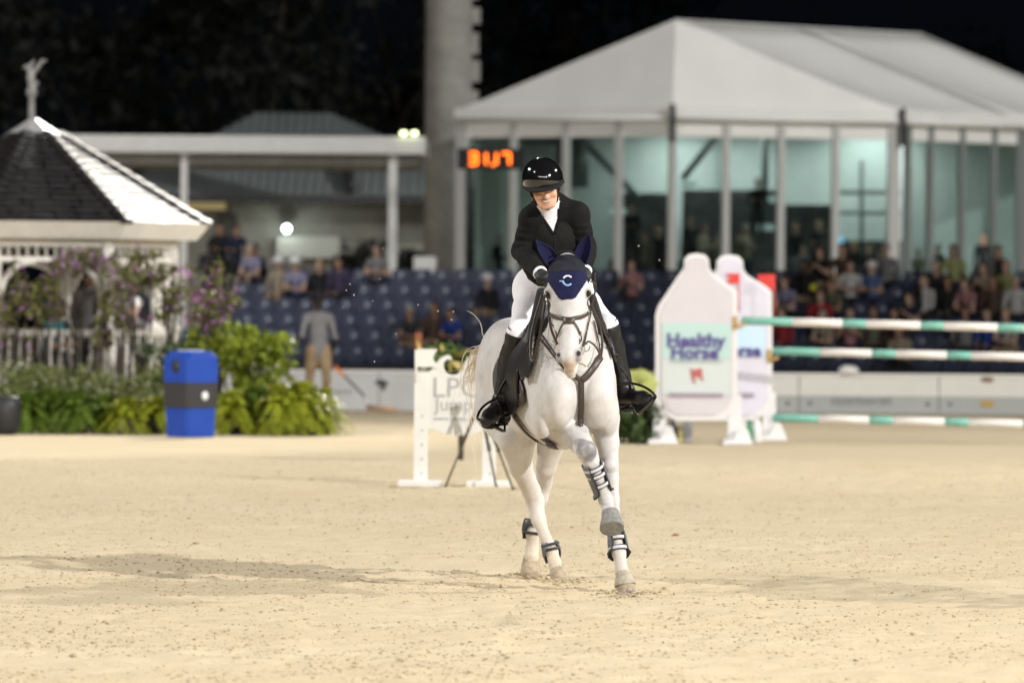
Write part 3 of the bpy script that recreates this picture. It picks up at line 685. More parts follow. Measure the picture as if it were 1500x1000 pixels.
for i in range(NB):
    x = bx0 + bw * (i + .5); t = thing('barrier_board', (x, YBR, 0), 'low pale barrier board ' + BL[i], 'barrier board', 'barrier boards along the ring')
    if i < 5: mb = MB(); mb.box((x, YBR, bz / 2), (bw - .015, .08, bz), 0, bev=.006); mb.build('panel', [M_brd], t)
    else:
        mb = MB(); mb.box((x, YBR, bz * .73), (bw - .015, .08, bz * .54), 0, bev=.006); mb.build('upper_panel', [M_brdw], t)
        mb = MB(); mb.box((x, YBR + .01, bz * .23), (bw - .015, .08, bz * .455), 0, bev=.006); mb.build('lower_panel', [M_brdg], t)
    mb = MB(); mb.box((x, YBR - .005, bz + .015), (bw, .12, .035), 0); mb.build('top_rail', [M_wpaint], t)
    for s in (-1, 1): mb = MB(); mb.box((x + s * bw * .42, YBR + .22, .16), (.06, .5, .04), 0); mb.box((x + s * bw * .42, YBR + .08, .3), (.05, .05, .56), 0); mb.build('leg', [M_galv], t)
    if i == 3 or i == 2:
        def q(px, py): p = at(px, py, YBR - .045); return p
        if i == 3:
            c = [q(*p) for p in ((548, 560), (554, 555.5), (562, 556), (570, 561), (566, 564), (563, 572), (560, 573), (558, 566), (553, 563))]
            mb = MB(); mb.prism([(p.x, p.z) for p in c], YBR - .046, YBR - .042); mb.build('bird_mark', [M_birdp], t)
            c = q(500, 573)
            text_mesh('lettering', 'inspired', .10, Matrix.Translation(c) @ UPR, M_textg, t)
    if i == 6: text_mesh('lettering', 'EQUESTRIAN NPS', .15, Matrix.Translation(at(1262, 588, YBR - .04)) @ UPR, M_textg, t, sx=.80)
    if i == 7:
        for py, rx, rz, m_ in ((556, .11, .045, M_brown), (591, .12, .05, M_gold)):
            c = at(1446, py, YBR - .047); mb = MB(); mb.prism([(c.x + rx * math.cos(2 * PI * k / 16), c.z + rz * math.sin(2 * PI * k / 16)) for k in range(16)], YBR - .047, YBR - .041); mb.build('crest', [m_], t)
p = at(1243, 549, YBR); mb = MB(); mb.lathe([(.16, 0), (.165, .05), (.14, .10), (.05, .125)], 14, 0, Matrix.Translation((p.x, YBR, bz + .03))); o = mb.build('speaker_dome', [M_wpaint], None, (p.x, YBR, bz)); tag(o, 'small white rounded box sitting on top of the barrier board', 'box')

# ---- gazebo
M_gz = mat('gazebo_white_paint', (0.74, 0.72, 0.68), .55, var=.08, vscale=5, bump=.1)
M_shing = mat('dark_slate_shingle', (0.06, 0.058, 0.062), .32, .75, var=.35, vscale=6, bump=.2, bscale=25, spec=.8, coat=1.0)
M_fin = mat('weathered_bronze', (0.20, 0.20, 0.20), .5, .3, var=.3, vscale=8)
GY = 76.5; gc = at(48, 340, GY); gcx = gc.x; A0 = R(-10)
ze_g = at(150, 327, GY - 2).z; za_g = at(45, 196, GY).z; RR = 2.42; PR = 1.92
gaz = thing('gazebo', (gcx, GY, 0), 'white octagonal gazebo with dark shingle roof among flowers', 'gazebo')
def gp(r, i, z, da=0): a = A0 + R(45) * i + da; return Vector((gcx + r * math.sin(a), GY - r * math.cos(a), z))
mb = MB()
for i in range(8): mb.add([gp(RR * .985, i, ze_g - .02), gp(RR * .985, i + 1, ze_g - .02), gp(.36, i + 1, za_g - .03), gp(.36, i, za_g - .03)], [(0, 1, 2, 3)], 0)
roof = mb.build('roof', [M_shing], gaz)
NC = 15; ns = 0; slope_len = math.hypot(RR * math.cos(R(22.5)) - .33, za_g - ze_g)
shm = None
for i in (-1, 0, 1):                                               # shingle courses on the faces toward the camera
    e0, e1 = gp(RR, i, ze_g), gp(RR, i + 1, ze_g); t0, t1 = gp(.36, i, za_g), gp(.36, i + 1, za_g)
    nrm = (e1 - e0).cross(t0 - e0).normalized(); nrm = nrm if nrm.z > 0 else -nrm; up = ((t0 + t1) / 2 - (e0 + e1) / 2).normalized(); ed = (e1 - e0).normalized()
    for c in range(NC):
        f0, f1 = c / NC, (c + 1.15) / NC; a, b = e0.lerp(t0, f0), e1.lerp(t1, f0); Lr = (b - a).length; n = max(2, round(Lr / .19))
        if i != 1: n = max(1, n // 3)
        for k in range(n + (c % 2)):
            of_ = .5 * (c % 2); u0, u1 = max(0, (k - of_ + .02) / n), min(1, (k - of_ + .98) / n); p0, p1 = a.lerp(b, u0), a.lerp(b, u1); f1c = min(f1, 1); a2, b2 = e0.lerp(t0, f1c), e1.lerp(t1, f1c)
            q0 = a2 + ed * max(0, min((b2 - a2).length, (p0 - a2).dot(ed))); q1 = a2 + ed * max(0, min((b2 - a2).length, (p1 - a2).dot(ed)))
            th = nrm * (.024 + .006 * random.random()); lift = nrm * .002
            mb = MB(); mb.add([p0 + th, p1 + th, q1 + nrm * .008, q0 + nrm * .008, p0 + lift, p1 + lift], [(0, 1, 2, 3), (4, 5, 1, 0), (0, 3, 4), (1, 5, 2)], 0); mb.build('shingle', [M_shing], roof)
def fnorm(i):
    e0, e1, t0 = gp(RR, i, ze_g), gp(RR, i + 1, ze_g), gp(.36, i, za_g); n = (e1 - e0).cross(t0 - e0).normalized(); return n if n.z > 0 else -n
for i in (0, 1, 2):                                                # folded hip caps lying on the two slopes
    a, b = gp(RR + .03, i, ze_g + .01), gp(.38, i, za_g + .01); ax_ = (b - a).normalized(); nl, nr = fnorm(i - 1), fnorm(i)
    dl, dr = ax_.cross(nl), ax_.cross(nr); dl = dl if dl.dot(gp(RR, i - 1, ze_g) - a) > 0 else -dl; dr = dr if dr.dot(gp(RR, i + 1, ze_g) - a) > 0 else -dr; nu = (nl + nr).normalized()
    for k in range(13):
        p, q = a.lerp(b, k / 13), a.lerp(b, (k + 1.06) / 13); h0, h1 = nu * .055, nu * .034
        mb = MB(); mb.add([p + h0, q + h1, q + dl * .085 + nl * .030, p + dl * .095 + nl * .05, q + dr * .085 + nr * .030, p + dr * .095 + nr * .05, p + dl * .095, p + dr * .095], [(0, 1, 2, 3), (1, 0, 5, 4), (0, 3, 6), (0, 6, 7), (0, 7, 5)], 0); mb.build('hip_cap', [M_shing], roof)
cz = za_g - .06; mb = MB()
for i in range(8): mb.add([gp(.47, i, cz), gp(.47, i + 1, cz), gp(.06, i + 1, cz + .26), gp(.06, i, cz + .26)], [(0, 1, 2, 3)], 0)
mb.build('roof_cap', [mat('zinc_cap', (.45, .45, .46), .4, .4)], gaz)
mb = MB()
for i in range(8):
    a, b, a2, b2 = gp(RR + .04, i, ze_g + .02), gp(RR + .04, i + 1, ze_g + .02), gp(RR - .16, i, ze_g - .20), gp(RR - .16, i + 1, ze_g - .20); a3, b3 = gp(PR + .1, i, ze_g - .20), gp(PR + .1, i + 1, ze_g - .20)
    mb.add([a, b, b2, a2, a3, b3], [(0, 1, 2, 3), (3, 2, 5, 4)], 0)
mb.build('eave_fascia', [M_gz], gaz)
zf = .40; zrail = at(200, 488, GY - 1.5).z; ztop = ze_g - .2
mb = MB(); V = [gp(PR + .15, i, zf) for i in range(8)] + [gp(PR + .15, i, .0) for i in range(8)]; mb.add(V, [tuple(range(8))] + [(i, (i + 1) % 8, 8 + (i + 1) % 8, 8 + i) for i in range(8)], 0); mb.build('floor_deck', [M_gz], gaz)
for i in range(8):
    p = gp(PR, i, 0); mb = MB(); M = Matrix.Translation((p.x, p.y, 0)) @ Euler((0, 0, A0 + R(45) * i)).to_matrix().to_4x4()
    mb.box((0, 0, (zf + ztop) / 2), (.15, .15, ztop - zf), 0, M, bev=.012); mb.box((0, 0, zrail + .06), (.19, .19, .06), 0, M, bev=.01); mb.build('post', [M_gz], gaz)
    a, b = gp(PR, i, 0), gp(PR, i + 1, 0); d = (b - a); L_ = d.length; d.normalize(); q = Matrix((d, Vector((-d.y, d.x, 0)), Vector((0, 0, 1)))).transposed().to_4x4(); C = Matrix.Translation((a + b) / 2) @ q
    vis = i in (7, 0, 1, 2, 3, 4)
    if i != 4:
        mb = MB(); mb.box((0, 0, zrail), (L_ - .15, .11, .09), 0, C, bev=.015); r_ = mb.build('top_rail', [M_gz], gaz); mb = MB(); mb.box((0, 0, zf + .12), (L_ - .15, .07, .06), 0, C); mb.build('bottom_rail', [M_gz], gaz)
        for k in range(9):
            mb = MB(); mb.lathe([(.018, 0), (.03, .05), (.016, .1), (.032, .28), (.018, .42), (.028, zrail - zf - .18)], 8, 0, C @ Matrix.Translation(((k - 4) * (L_ - .25) / 9, 0, zf + .14))); mb.build('baluster', [M_gz], r_)
    mb = MB(); mb.box((0, 0, ztop - .05), (L_ - .12, .09, .10), 0, C); mb.box((0, 0, ztop - .27), (L_ - .12, .07, .06), 0, C); fr = mb.build('frieze', [M_gz], gaz)
    if vis:
        for k in range(10):
            mb = MB(); mb.lathe([(.012, 0), (.024, .05), (.012, .09), (.02, .14)], 8, 0, C @ Matrix.Translation(((k - 4.5) * (L_ - .22) / 10, 0, ztop - .24))); mb.build('spindle', [M_gz], fr)
        for s in (-1, 1):
            mb = MB(); P = [Vector((s * (L_ / 2 - .08 - .46 * (1 - math.cos(t))), 0, ztop - .30 - .46 * (1 - math.sin(t)) * 1.0)) for t in [R(9 * k) for k in range(11)]]
            mb.tube(P, .045, 6, 0, C, up=(0, 1, 0), flat=.7); mb.build('bracket', [M_gz], gaz)
# finial: a spread-winged bird on a post
fb = at(46, 190, GY); fin = thing('roof_finial', tuple(fb), 'weathered finial with a rearing winged figure on top of the gazebo roof', 'finial')
mb = MB(); zz = at(46, 140, GY).z; mb.lathe([(.06, 0), (.05, .1), (.042, .38), (.05, .40), (.075, .43), (.075, .50), (.06, .52)], 12, 0, Matrix.Translation((fb.x, GY, zz - .42))); mb.build('pole', [M_fin], fin)
ff = Field(); o_ = Vector((fb.x, GY, zz + .10)); q = lambda x, z, y=0: o_ + Vector((x, y, z))
ff.chain([(q(.0, 0), .05), (q(-.01, .12), .055), (q(-.02, .22), .045), (q(-.06, .29), .03), (q(-.11, .27), .018)], .02)
ff.chain([(q(.0, .16), .03), (q(.07, .27), .032), (q(.14, .36), .026), (q(.20, .37), .012)], .02); ff.chain([(q(-.03, .20), .02), (q(.00, .33), .024), (q(.04, .38), .010)], .02)
ff.chain([(q(.03, .02), .03), (q(.08, .08), .02)], .01)
v, f, _ = ff.mesh(.012); mesh_obj('figure', v, f, M_fin, fin)
# ================================================================ horse
HO = Vector((0.385, 32.88, 0)); Hf = Vector((0.2, -0.98, 0)).normalized(); Hl = Vector((0.98, 0.2, 0)).normalized()
def HL(s, l, z): return HO + Hf * s + Hl * l + Vector((0, 0, z))
HM = Matrix((Hl, Hf, Vector((0, 0, 1)))).transposed()      # columns: lateral, forward, up
def rotm(ax_z, ax_hint):
    z = Vector(ax_z).normalized(); x = Vector(ax_hint); x = (x - z * x.dot(z)).normalized(); y = z.cross(x)
    return Matrix((x, y, z)).transposed()

M_coat = mat('grey_horse_coat', (1, 1, 1), 0.5, attr='coat', var=0.16, vscale=9, bump=0.3, bscale=170, spec=0.2, sheen=0.15)
M_hoof = mat('dusty_hoof', (0.40, 0.33, 0.235), 0.8, var=0.35, vscale=30, bump=0.3)
M_eye = mat('horse_eye', (0.008, 0.006, 0.005), 0.08, spec=0.7)
M_leather = mat('dark_brown_leather', (0.050, 0.036, 0.030), 0.42, var=0.25, vscale=40, bump=0.12, bscale=220)
M_blackleather = mat('black_leather', (0.012, 0.012, 0.013), 0.38, var=0.25, vscale=30, bump=0.12, bscale=200)
M_steel = mat('polished_steel', (0.62, 0.62, 0.62), 0.2, 1.0)
M_navy = mat('navy_bonnet_cloth', (0.009, 0.010, 0.046), 0.85, var=0.25, vscale=60, bump=0.25, bscale=500, spec=.25)
M_navymesh = mat('navy_crochet_bonnet', (0.010, 0.011, 0.026), 0.8, var=0.7, vscale=220, bump=0.9, bscale=420)
M_pipe = mat('bonnet_piping', (0.16, 0.16, 0.20), 0.5)
M_white = mat('white_print', (0.82, 0.85, 0.88), 0.6)
M_blueprint = mat('pale_blue_print', (0.25, 0.45, 0.75), 0.6)
M_pad = mat('black_saddle_cloth', (0.013, 0.013, 0.016), 0.85, var=0.3, vscale=40, bump=0.3, bscale=180, sheen=0.2)
M_bootgrey = mat('grey_boot_shell', (0.13, 0.135, 0.15), 0.5, var=0.35, vscale=35, bump=0.1)
M_bootstrap = mat('pale_boot_strap', (0.55, 0.55, 0.60), 0.55, var=0.15, vscale=60)
M_bootdark = mat('dark_boot_edge', (0.03, 0.03, 0.035), 0.6)
M_bell = mat('grey_bell_boot', (0.27, 0.265, 0.25), 0.7, var=0.4, vscale=45, bump=0.5, bscale=90, col2=(0.16, 0.16, 0.155))
M_gloss = mat('gloss_black_varnish', (0.010, 0.010, 0.011), 0.09, coat=1.0)

horse = thing('horse', (HO.x, HO.y + 0.8, 0), 'white grey horse cantering toward the camera with one foreleg lifted', 'horse')
hf = Field()
# trunk
hf.ell(HL(-0.92, 0, 1.22), (0.30, 0.66, 0.39), HM, .08)
hf.ell(HL(-0.45, 0, 1.17), (0.255, 0.42, 0.37), HM, .08)
hf.ell(HL(-0.16, 0, 1.17), (0.215, 0.22, 0.25), HM, .08)
for sgn in (-1, 1):
    hf.ell(HL(-0.03, .112 * sgn, 1.12), (0.108, 0.14, 0.19), HM, .022); hf.ell(HL(-.10, .19 * sgn, 1.02), (.07, .11, .15), HM, .03)
    hf.ell(HL(-0.22, .165 * sgn, 1.20), (0.085, 0.19, 0.27), HM, .06)
    hf.ell(HL(-1.46, .15 * sgn, 1.18), (0.155, 0.31, 0.36), HM, .07)
hf.ell(HL(-1.42, 0, 1.30), (0.27, 0.36, 0.285), HM, .08)
hf.ell(HL(-1.62, 0, 1.22), (0.24, 0.20, 0.28), HM, .08)
hf.cone(HL(-0.40, 0, 1.50), HL(-0.85, 0, 1.47), .085, .10, .09)
# neck
poll = at(831, 392, 32.48)
n0, n1, n2 = HL(-0.33, 0, 1.30), at(838, 490, 32.95), at(834, 430, 32.68)
hf.chain([(n0, .235), (n1, .165), (n2, .115), (poll, .085)], .06, 0, (0.98, .2, 0), 0.82)
hf.cone(at(842, 545, 32.92), at(836, 470, 32.72), .11, .085, .05)
# head
fh, nm, nz = at(832, 424, 32.36), at(833, 482, 32.22), at(834.5, 520, 32.12)
hf.chain([(at(831, 398, 32.44), .092), (fh, .104), (at(833, 450, 32.30), .092)], .03, 0, (1, 0, 0), 1.08)
hf.chain([(at(833, 446, 32.28), .075), (nm, .058), (nz, .052)], .035)
hf.cone(at(833, 440, 32.50), at(834, 500, 32.33), .115, .066, .04, 0, (1, 0, 0), 0.92)      # jaw
hf.cone(at(834, 500, 32.28), at(836.5, 538, 32.20), .066, .040, .03)                          # chin
hf.ell(at(835, 528, 32.12), (.047, .05, .052), None, .02)
hf.ell(at(835.5, 543, 32.125), (.037, .037, .030), None, .012)
hf.ell(at(836.5, 550, 32.15), (.028, .033, .018), None, .008)
for px, py in ((820, 521), (847.5, 519)):
    s_ = -1 if px < 830 else 1
    hf.ell(at(px, py + 2, 32.095), (.024, .028, .034), None, .02)
    hf.cone(at(px - .5 * s_, py - 3, 32.058), at(px + 1.0 * s_, py + 1, 32.062), .008, .006, .008, 0, (0, 1, 0), 2.5, True)
for px, py in ((803, 430), (862, 427.5)):
    hf.ell(at(px, py - 3, 32.345), (.026, .03, .022), None, .02)
    hf.ell(at(px, py + 3, 32.335), (.017, .022, .019), None, .014)
for px in (806, 861): hf.cone(at(px + (4 if px < 830 else -4), 455, 32.36), at(px + (9 if px < 830 else -10), 482, 32.26), .020, .012, .03)   # facial crest
hf.cone(at(837, 551, 32.2), at(836, 546, 32.13), .012, .006, .006, 0, None, 1, True)
hf.cone(at(828, 545.5, 32.095), at(843.5, 545.5, 32.095), .003, .003, .006, 0, (1, 0, 0), 1, True)   # mouth line
# standing fore
fst = [(at(872, 560, 33.08), .115), (at(884, 612, 33.10), .092), (at(890, 648, 33.04), .066), (at(893.5, 682, 32.97), .049), (at(895.5, 700, 32.95), .042),
       (at(899, 730, 32.93), .031), (at(902.5, 778, 32.90), .030), (at(906.5, 808, 32.86), .040), (at(910.5, 832, 32.82), .033), (at(913, 846, 32.80), .042)]
hf.chain(fst, .02); hf.ball(at(893.5, 681, 32.93), .046, .02); hf.cone(at(914, 849, 32.80), at(917, 863, 32.78), .045, .058, .008, 1)
# lifted fore
fli = [(at(812, 575, 33.12), .125), (at(826, 608, 33.05), .106), (at(842, 636, 32.92), .080), (at(860, 662, 32.74), .058), (at(866, 676, 32.74), .046),
       (at(875, 698, 32.78), .036), (at(883, 719, 32.82), .034), (at(888, 733, 32.84), .042), (at(892, 750, 32.78), .036), (at(895, 758, 32.74), .042)]
hf.chain(fli, .022); hf.ball(at(859, 660, 32.70), .05, .02); hf.cone(at(894.8, 757, 32.75), at(895.3, 760, 32.74), .044, .047, .008, 1)
# hind legs
hr = [(HL(-1.42, -.14, 1.02), .19), (at(757, 640, 34.05), .115), (at(763, 684, 34.22), .068), (at(778, 718, 34.40), .055), (at(783.5, 733, 34.45), .054), (at(789.5, 762, 34.42), .041),
      (at(799, 787, 34.38), .032), (at(806.5, 803, 34.34), .041), (at(813, 824, 34.28), .036), (at(816, 833, 34.26), .046)]
hf.chain(hr, .025); hf.ball(at(786, 725, 34.52), .032, .03); hf.cone(at(817, 834, 34.26), at(820.5, 848, 34.22), .046, .062, .008, 1)
hl = [(HL(-1.45, .14, 1.02), .18), (at(809, 640, 34.35), .092), (at(800, 684, 34.50), .058), (at(796, 708, 34.66), .050), (at(792, 730, 34.68), .042), (at(785, 758, 34.72), .035),
      (at(780.5, 779, 34.74), .042), (at(780, 803, 34.76), .037), (at(778.5, 815, 34.74), .044)]
hf.chain(hl, .025); hf.cone(at(778, 818, 34.76), at(777, 838, 34.74), .050, .064, .008, 1)
hV, hF, hT = hf.mesh(0.0085)
hV = smooth_verts(hV, hF, 2, .5)
hC_ = np.array(HL(-.8, 0, 1.2)); hn_ = hV - hC_; hn_ /= np.linalg.norm(hn_, axis=1)[:, None]; hV = hV + hn_ * ((wob(hV, 15, 31) - .5) * .011 + (wob(hV, 36, 32) - .5) * .005)[:, None] * (np.clip((hV[:, 2] - .75) / .3, 0, 1) * np.clip((hV[:, 1] - 32.5) / .2, 0, 1))[:, None]     # muscle relief on trunk and upper legs
# coat colour: white with grey points, pink-tan lip, dark skin round eyes and nostrils, sand-stained lower legs
base = np.array([0.635, 0.617, 0.608])
Cc = np.tile(base, (len(hV), 1))
def blend(cen, r, col, amt=1.0, soft=.5, scale=(1, 1, 1), nse=0.0, seed=1):
    global Cc
    d = np.linalg.norm((hV - np.array(cen)) / np.array(scale), axis=1) / r
    if nse: d = d + (wob(hV, 40, seed) - .5) * nse
    w = np.clip((1 - d) / soft, 0, 1)[:, None] * amt
    Cc = Cc * (1 - w) + np.array(col) * w
mot = wob(hV, 16, 3); mot2 = wob(hV, 42, 5)
mot3 = wob(hV, 8, 77); Cc *= (1 - .15 * np.clip((mot3 - .5) * 2.0, 0, 1))[:, None] * np.array([1, 1.0, 1.01]); fl_ = wob(hV, 120, 41) * wob(hV, 170, 43); Cc *= (1 - .07 * np.clip((fl_ - .34) * 3, 0, 1))[:, None]
Cc *= (1 - 0.15 * np.clip((mot - .52) * 3, 0, 1) * np.clip((mot2 - .35) * 2, 0, 1))[:, None]
for px, py, Y, r, a in ((872, 590, 32.85, .16, .22), (862, 575, 32.85, .10, .16), (884, 655, 32.95, .09, .25), (880, 672, 32.97, .07, .42), (745, 640, 34.1, .10, .3), (798, 690, 34.5, .12, .30), (806, 650, 34.3, .14, .28)):
    blend(at(px, py, Y), r, (0.42, 0.37, 0.34), a * .9, .8, nse=.7)
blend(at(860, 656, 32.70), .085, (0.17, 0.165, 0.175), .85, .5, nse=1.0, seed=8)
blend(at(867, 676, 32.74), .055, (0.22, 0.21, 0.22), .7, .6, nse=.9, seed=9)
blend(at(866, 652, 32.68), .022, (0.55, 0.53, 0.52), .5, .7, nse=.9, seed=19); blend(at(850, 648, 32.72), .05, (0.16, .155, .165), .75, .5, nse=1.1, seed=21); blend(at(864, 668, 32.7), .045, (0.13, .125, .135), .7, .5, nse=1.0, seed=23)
blend(at(885, 700, 32.9), .06, (0.45, .43, .43), .5, .8, nse=.8)
for px, py in ((819.5, 521), (848, 519)):
    blend(at(px, py + 3, 32.09), .050, (0.34, 0.31, 0.32), .8, .6, (1, 1, 1.25))
    blend(at(px + (1.5 if px < 830 else -2), py + 7, 32.07), .022, (0.24, 0.21, 0.21), .85, .6, (.7, 2, 1.5))
    blend(at(px - (1.5 if px < 830 else .5), py - 1.5, 32.07), .0165 if px < 830 else .0185, (0.010, 0.008, 0.008), 1, .4, (.8 if px < 830 else 1.0, 2.6, 1.1))
blend(at(835, 507, 32.12), .05, (0.62, 0.58, 0.57), .5, .8, nse=.5)
blend(at(835, 540, 32.08), .058, (0.44, 0.31, 0.225), .85, .45, (.85, 1.4, 1), nse=.5, seed=11)
blend(at(835, 543, 32.06), .020, (0.16, .105, .07), .75, .7, (1.2, 2, .7), nse=.6)
blend(at(834.5, 529, 32.06), .018, (0.66, .50, .42), .8, .6)
for px, py in ((803, 433), (861, 430)):
    blend(at(px, py, 32.31), .036, (0.13, 0.12, 0.12), .9, .45); blend(at(px, py, 32.31), .06, (0.5, 0.47, 0.45), .55, .8)
zl = np.clip((0.42 - hV[:, 2]) / .4, 0, 1); hind = hV[:, 1] > 33.7
dust = np.array([0.66, 0.53, 0.36])
w = (np.where(hind, .85, .45) * zl ** 1.1)[:, None]; Cc = Cc * (1 - w) + dust * w
w = (np.clip((0.95 - hV[:, 2]) / .4, 0, 1) * .22 * hind)[:, None]; Cc = Cc * (1 - w) + np.array([0.68, 0.58, 0.44]) * w
fm = np.where(np.median(hT[hF], axis=1) == 1, 1, 0)
body = mesh_obj('body', hV, hF, [M_coat, M_hoof], horse, midx=fm, attrs={'coat': Cc})
HB = BVHTree.FromPolygons([Vector(v) for v in hV], [list(map(int, f)) for f in hF])
for px, py, Y in ((803.5, 433, 32.318), (861, 430, 32.315)):
    mb = MB(); bm = bmesh.new(); bmesh.ops.create_uvsphere(bm, u_segments=16, v_segments=10, radius=.0195); mb.bm(bm, 0, Matrix.Translation(at(px, py, Y)), True)
    mb.build('eye', [M_eye], horse)

def hit(px, py, Y=None, bvh=None, tol=.45):
    d = ray(px, py).normalized(); r = (bvh or HB).ray_cast(CAM, d)
    if r[0] is not None and (Y is None or abs(r[0].y - Y) < tol): return r[0], (r[1] if r[1].dot(d) < 0 else -r[1])
    q = (bvh or HB).find_nearest(at(px, py, Y if Y else 32.6)); return (q[0], q[1] if q[1].dot(d) < .2 else -d)
def smoothl(L, it=3):
    for _ in range(it): L = [L[0]] + [(L[i - 1] + L[i] * 2 + L[i + 1]) / 4 for i in range(1, len(L) - 1)] + [L[-1]]
    return L
def resample(px, n):
    P = [Vector((*p, 0)) if len(p) == 2 else Vector(p) for p in px]
    out = []; L = [0]
    for a, b in zip(P[:-1], P[1:]): L.append(L[-1] + (b - a).length)
    for i in range(n):
        t = L[-1] * i / (n - 1); j = min(max([k for k in range(len(L)) if L[k] <= t + 1e-9]), len(P) - 2)
        out.append(P[j].lerp(P[j + 1], (t - L[j]) / max(1e-9, L[j + 1] - L[j])))
    return out
def strap(mb, px, w, th=.006, off=.009, mi=0, Y=None, bvh=None, step=3.5, sm=1):
    """leather strap lying on the animal along a course"""
    Lp = sum((Vector(b) - Vector(a)).length for a, b in zip(px[:-1], px[1:]))
    q = resample(px, max(4, int(Lp / step)))
    h = [hit(p.x, p.y, Y, bvh) for p in q]
    P = smoothl([a + n * off for a, n in h], sm); Nn = smoothl([n for a, n in h], 4)
    mb.tube(P, w / 2 * 1.1, 8, mi, up=[n for n in Nn], flat=th / w)
def rope3(mb, pts, w, th, mi=0, up=(0, -1, 0), n=None):
    P = resample(pts, n or max(6, len(pts) * 5)); P = smoothl(P, 4)
    mb.tube(P, w / 2, 8, mi, up=up, flat=th / w)
def ring3(mb, c, r, wr, nrm, mi=0, n=16):
    nrm = Vector(nrm).normalized(); a = nrm.orthogonal().normalized(); b = nrm.cross(a)
    mb.tube([Vector(c) + a * math.cos(2 * PI * i / n) * r + b * math.sin(2 * PI * i / n) * r for i in range(n + 1)], wr, 6, mi, caps=False)

# ---- tail and mane hair (parts of the horse)
M_hair = mat('white_tail_hair', (0.74, 0.66, 0.55), 0.45, var=0.2, vscale=30, spec=0.4)
mb = MB(); rt = random.Random(3)
dock = at(728, 500, 35.12)
mb.tube([HL(-1.72, 0, 1.42), HL(-1.86, -.03, 1.40), HL(-1.97, -.10, 1.30)], [.05, .04, .02], 8)
for i in range(120):
    a = rt.random(); s0 = HL(-1.78 - .16 * a, -.03 - .07 * a, 1.41 - .08 * a) + Vector((rt.gauss(0, .018), rt.gauss(0, .02), rt.gauss(0, .015)))
    px = 672 + 54 * rt.random() ** .7 + 8 * (1 - a); py = 545 + 62 * rt.random() ** 1.2
    if px < 690: py = min(py, 585 + rt.random() * 26)
    e = at(px, py, 35.15 + rt.uniform(-.2, .25)); mid = s0.lerp(e, .45) + Vector((-.10 - .10 * rt.random(), .05, .09 + .09 * rt.random()))
    pts = []
    for k in range(9):
        t = k / 8; pts.append(s0 * (1 - t) ** 2 + mid * 2 * t * (1 - t) + e * t * t + Vector((math.sin(i + 5 * t) * .006 * t, 0, math.cos(2 * i + 4 * t) * .007 * t)))
    mb.tube(pts, [.0032 * (1 - .75 * k / 8) for k in range(9)], 3, caps=False)
for pts in ([(735, 505), (715, 543), (695, 538), (668, 543), (645, 545)], [(730, 510), (705, 492), (707, 478), (700, 466), (690, 456), (684, 455)], [(728, 520), (690, 548), (672, 560), (664, 583)], [(728, 520), (690, 553), (664, 552), (655, 566)]):
    P = smoothl(resample([tuple(at(x, y, 35.2)) for x, y in pts], 16), 3); mb.tube(P, [.0030 - .0016 * k / 15 for k in range(16)], 4)
for i in range(7):                                                # thin hanging ends
    x0 = 676 + 24 * rt.random(); y0 = 575 + rt.random() * 30
    P = [at(x0 + math.sin(t * 3 + i) * 4 * t + 10 * t, y0 + (36 + 40 * (i % 3)) * t, 35.2) for t in [k / 7 for k in range(8)]]
    mb.tube(P, [.0022 * (1 - .1 * k) for k in range(8)], 3, caps=False)
mb.build('tail', [M_hair], horse)
# ---- fly bonnet: a shell on the forehead plus two ear covers
def shell(name, V, F, keep, off_t, m, parent=None, loc=None, outw=1.0):
    v, f, u = sub_mesh(V, F, keep); o = mesh_obj(name, v, f, m, parent, loc); solidify(o, off_t, outw); return o
fC = fcent(hV, hF)
def to_px(P):
    d = np.asarray(P) - np.array(CAM); z = d @ np.array(cF)
    return 750 + F_PX * (d @ np.array(cR)) / z, 500 - F_PX * (d @ np.array(cU)) / z
def inpoly(x, y, poly):
    ins = np.zeros(len(x), bool); n = len(poly)
    for i in range(n):
        (x0, y0), (x1, y1) = poly[i], poly[(i + 1) % n]
        c = ((y0 > y) != (y1 > y)) & (x < (x1 - x0) * (y - y0) / ((y1 - y0) if y1 != y0 else 1e-9) + x0)
        ins ^= c
    return ins
bonnet = thing('fly_bonnet', poll, 'navy fly bonnet with ear covers and a pale curved emblem on the horse\'s forehead', 'fly bonnet')
headf = Field()
headf.p = [q for q in hf.p if (q[1][1] < 32.6 and q[1][2] > 1.35)]
bV, bF, bT = headf.mesh(0.005, 0.004); bV = smooth_verts(bV, bF, 2)
bC = fcent(bV, bF); bx, by = to_px(bC)
front = bC[:, 1] < 32.56
tri = inpoly(bx, by, [(796, 399), (866, 396), (866, 401), (861, 408), (843, 436), (839, 438), (822, 438.5), (818, 436), (802, 411), (796, 406)]) & (bC[:, 1] < 32.44)
top = (by < 399.5) & front
shell('forehead_panel', bV, bF, tri, .004, M_navy, bonnet)
shell('crown_panel', bV, bF, top & ~tri, .005, M_navymesh, bonnet)
bB = BVHTree.FromPolygons([Vector(v) for v in bV], [list(map(int, f)) for f in bF])
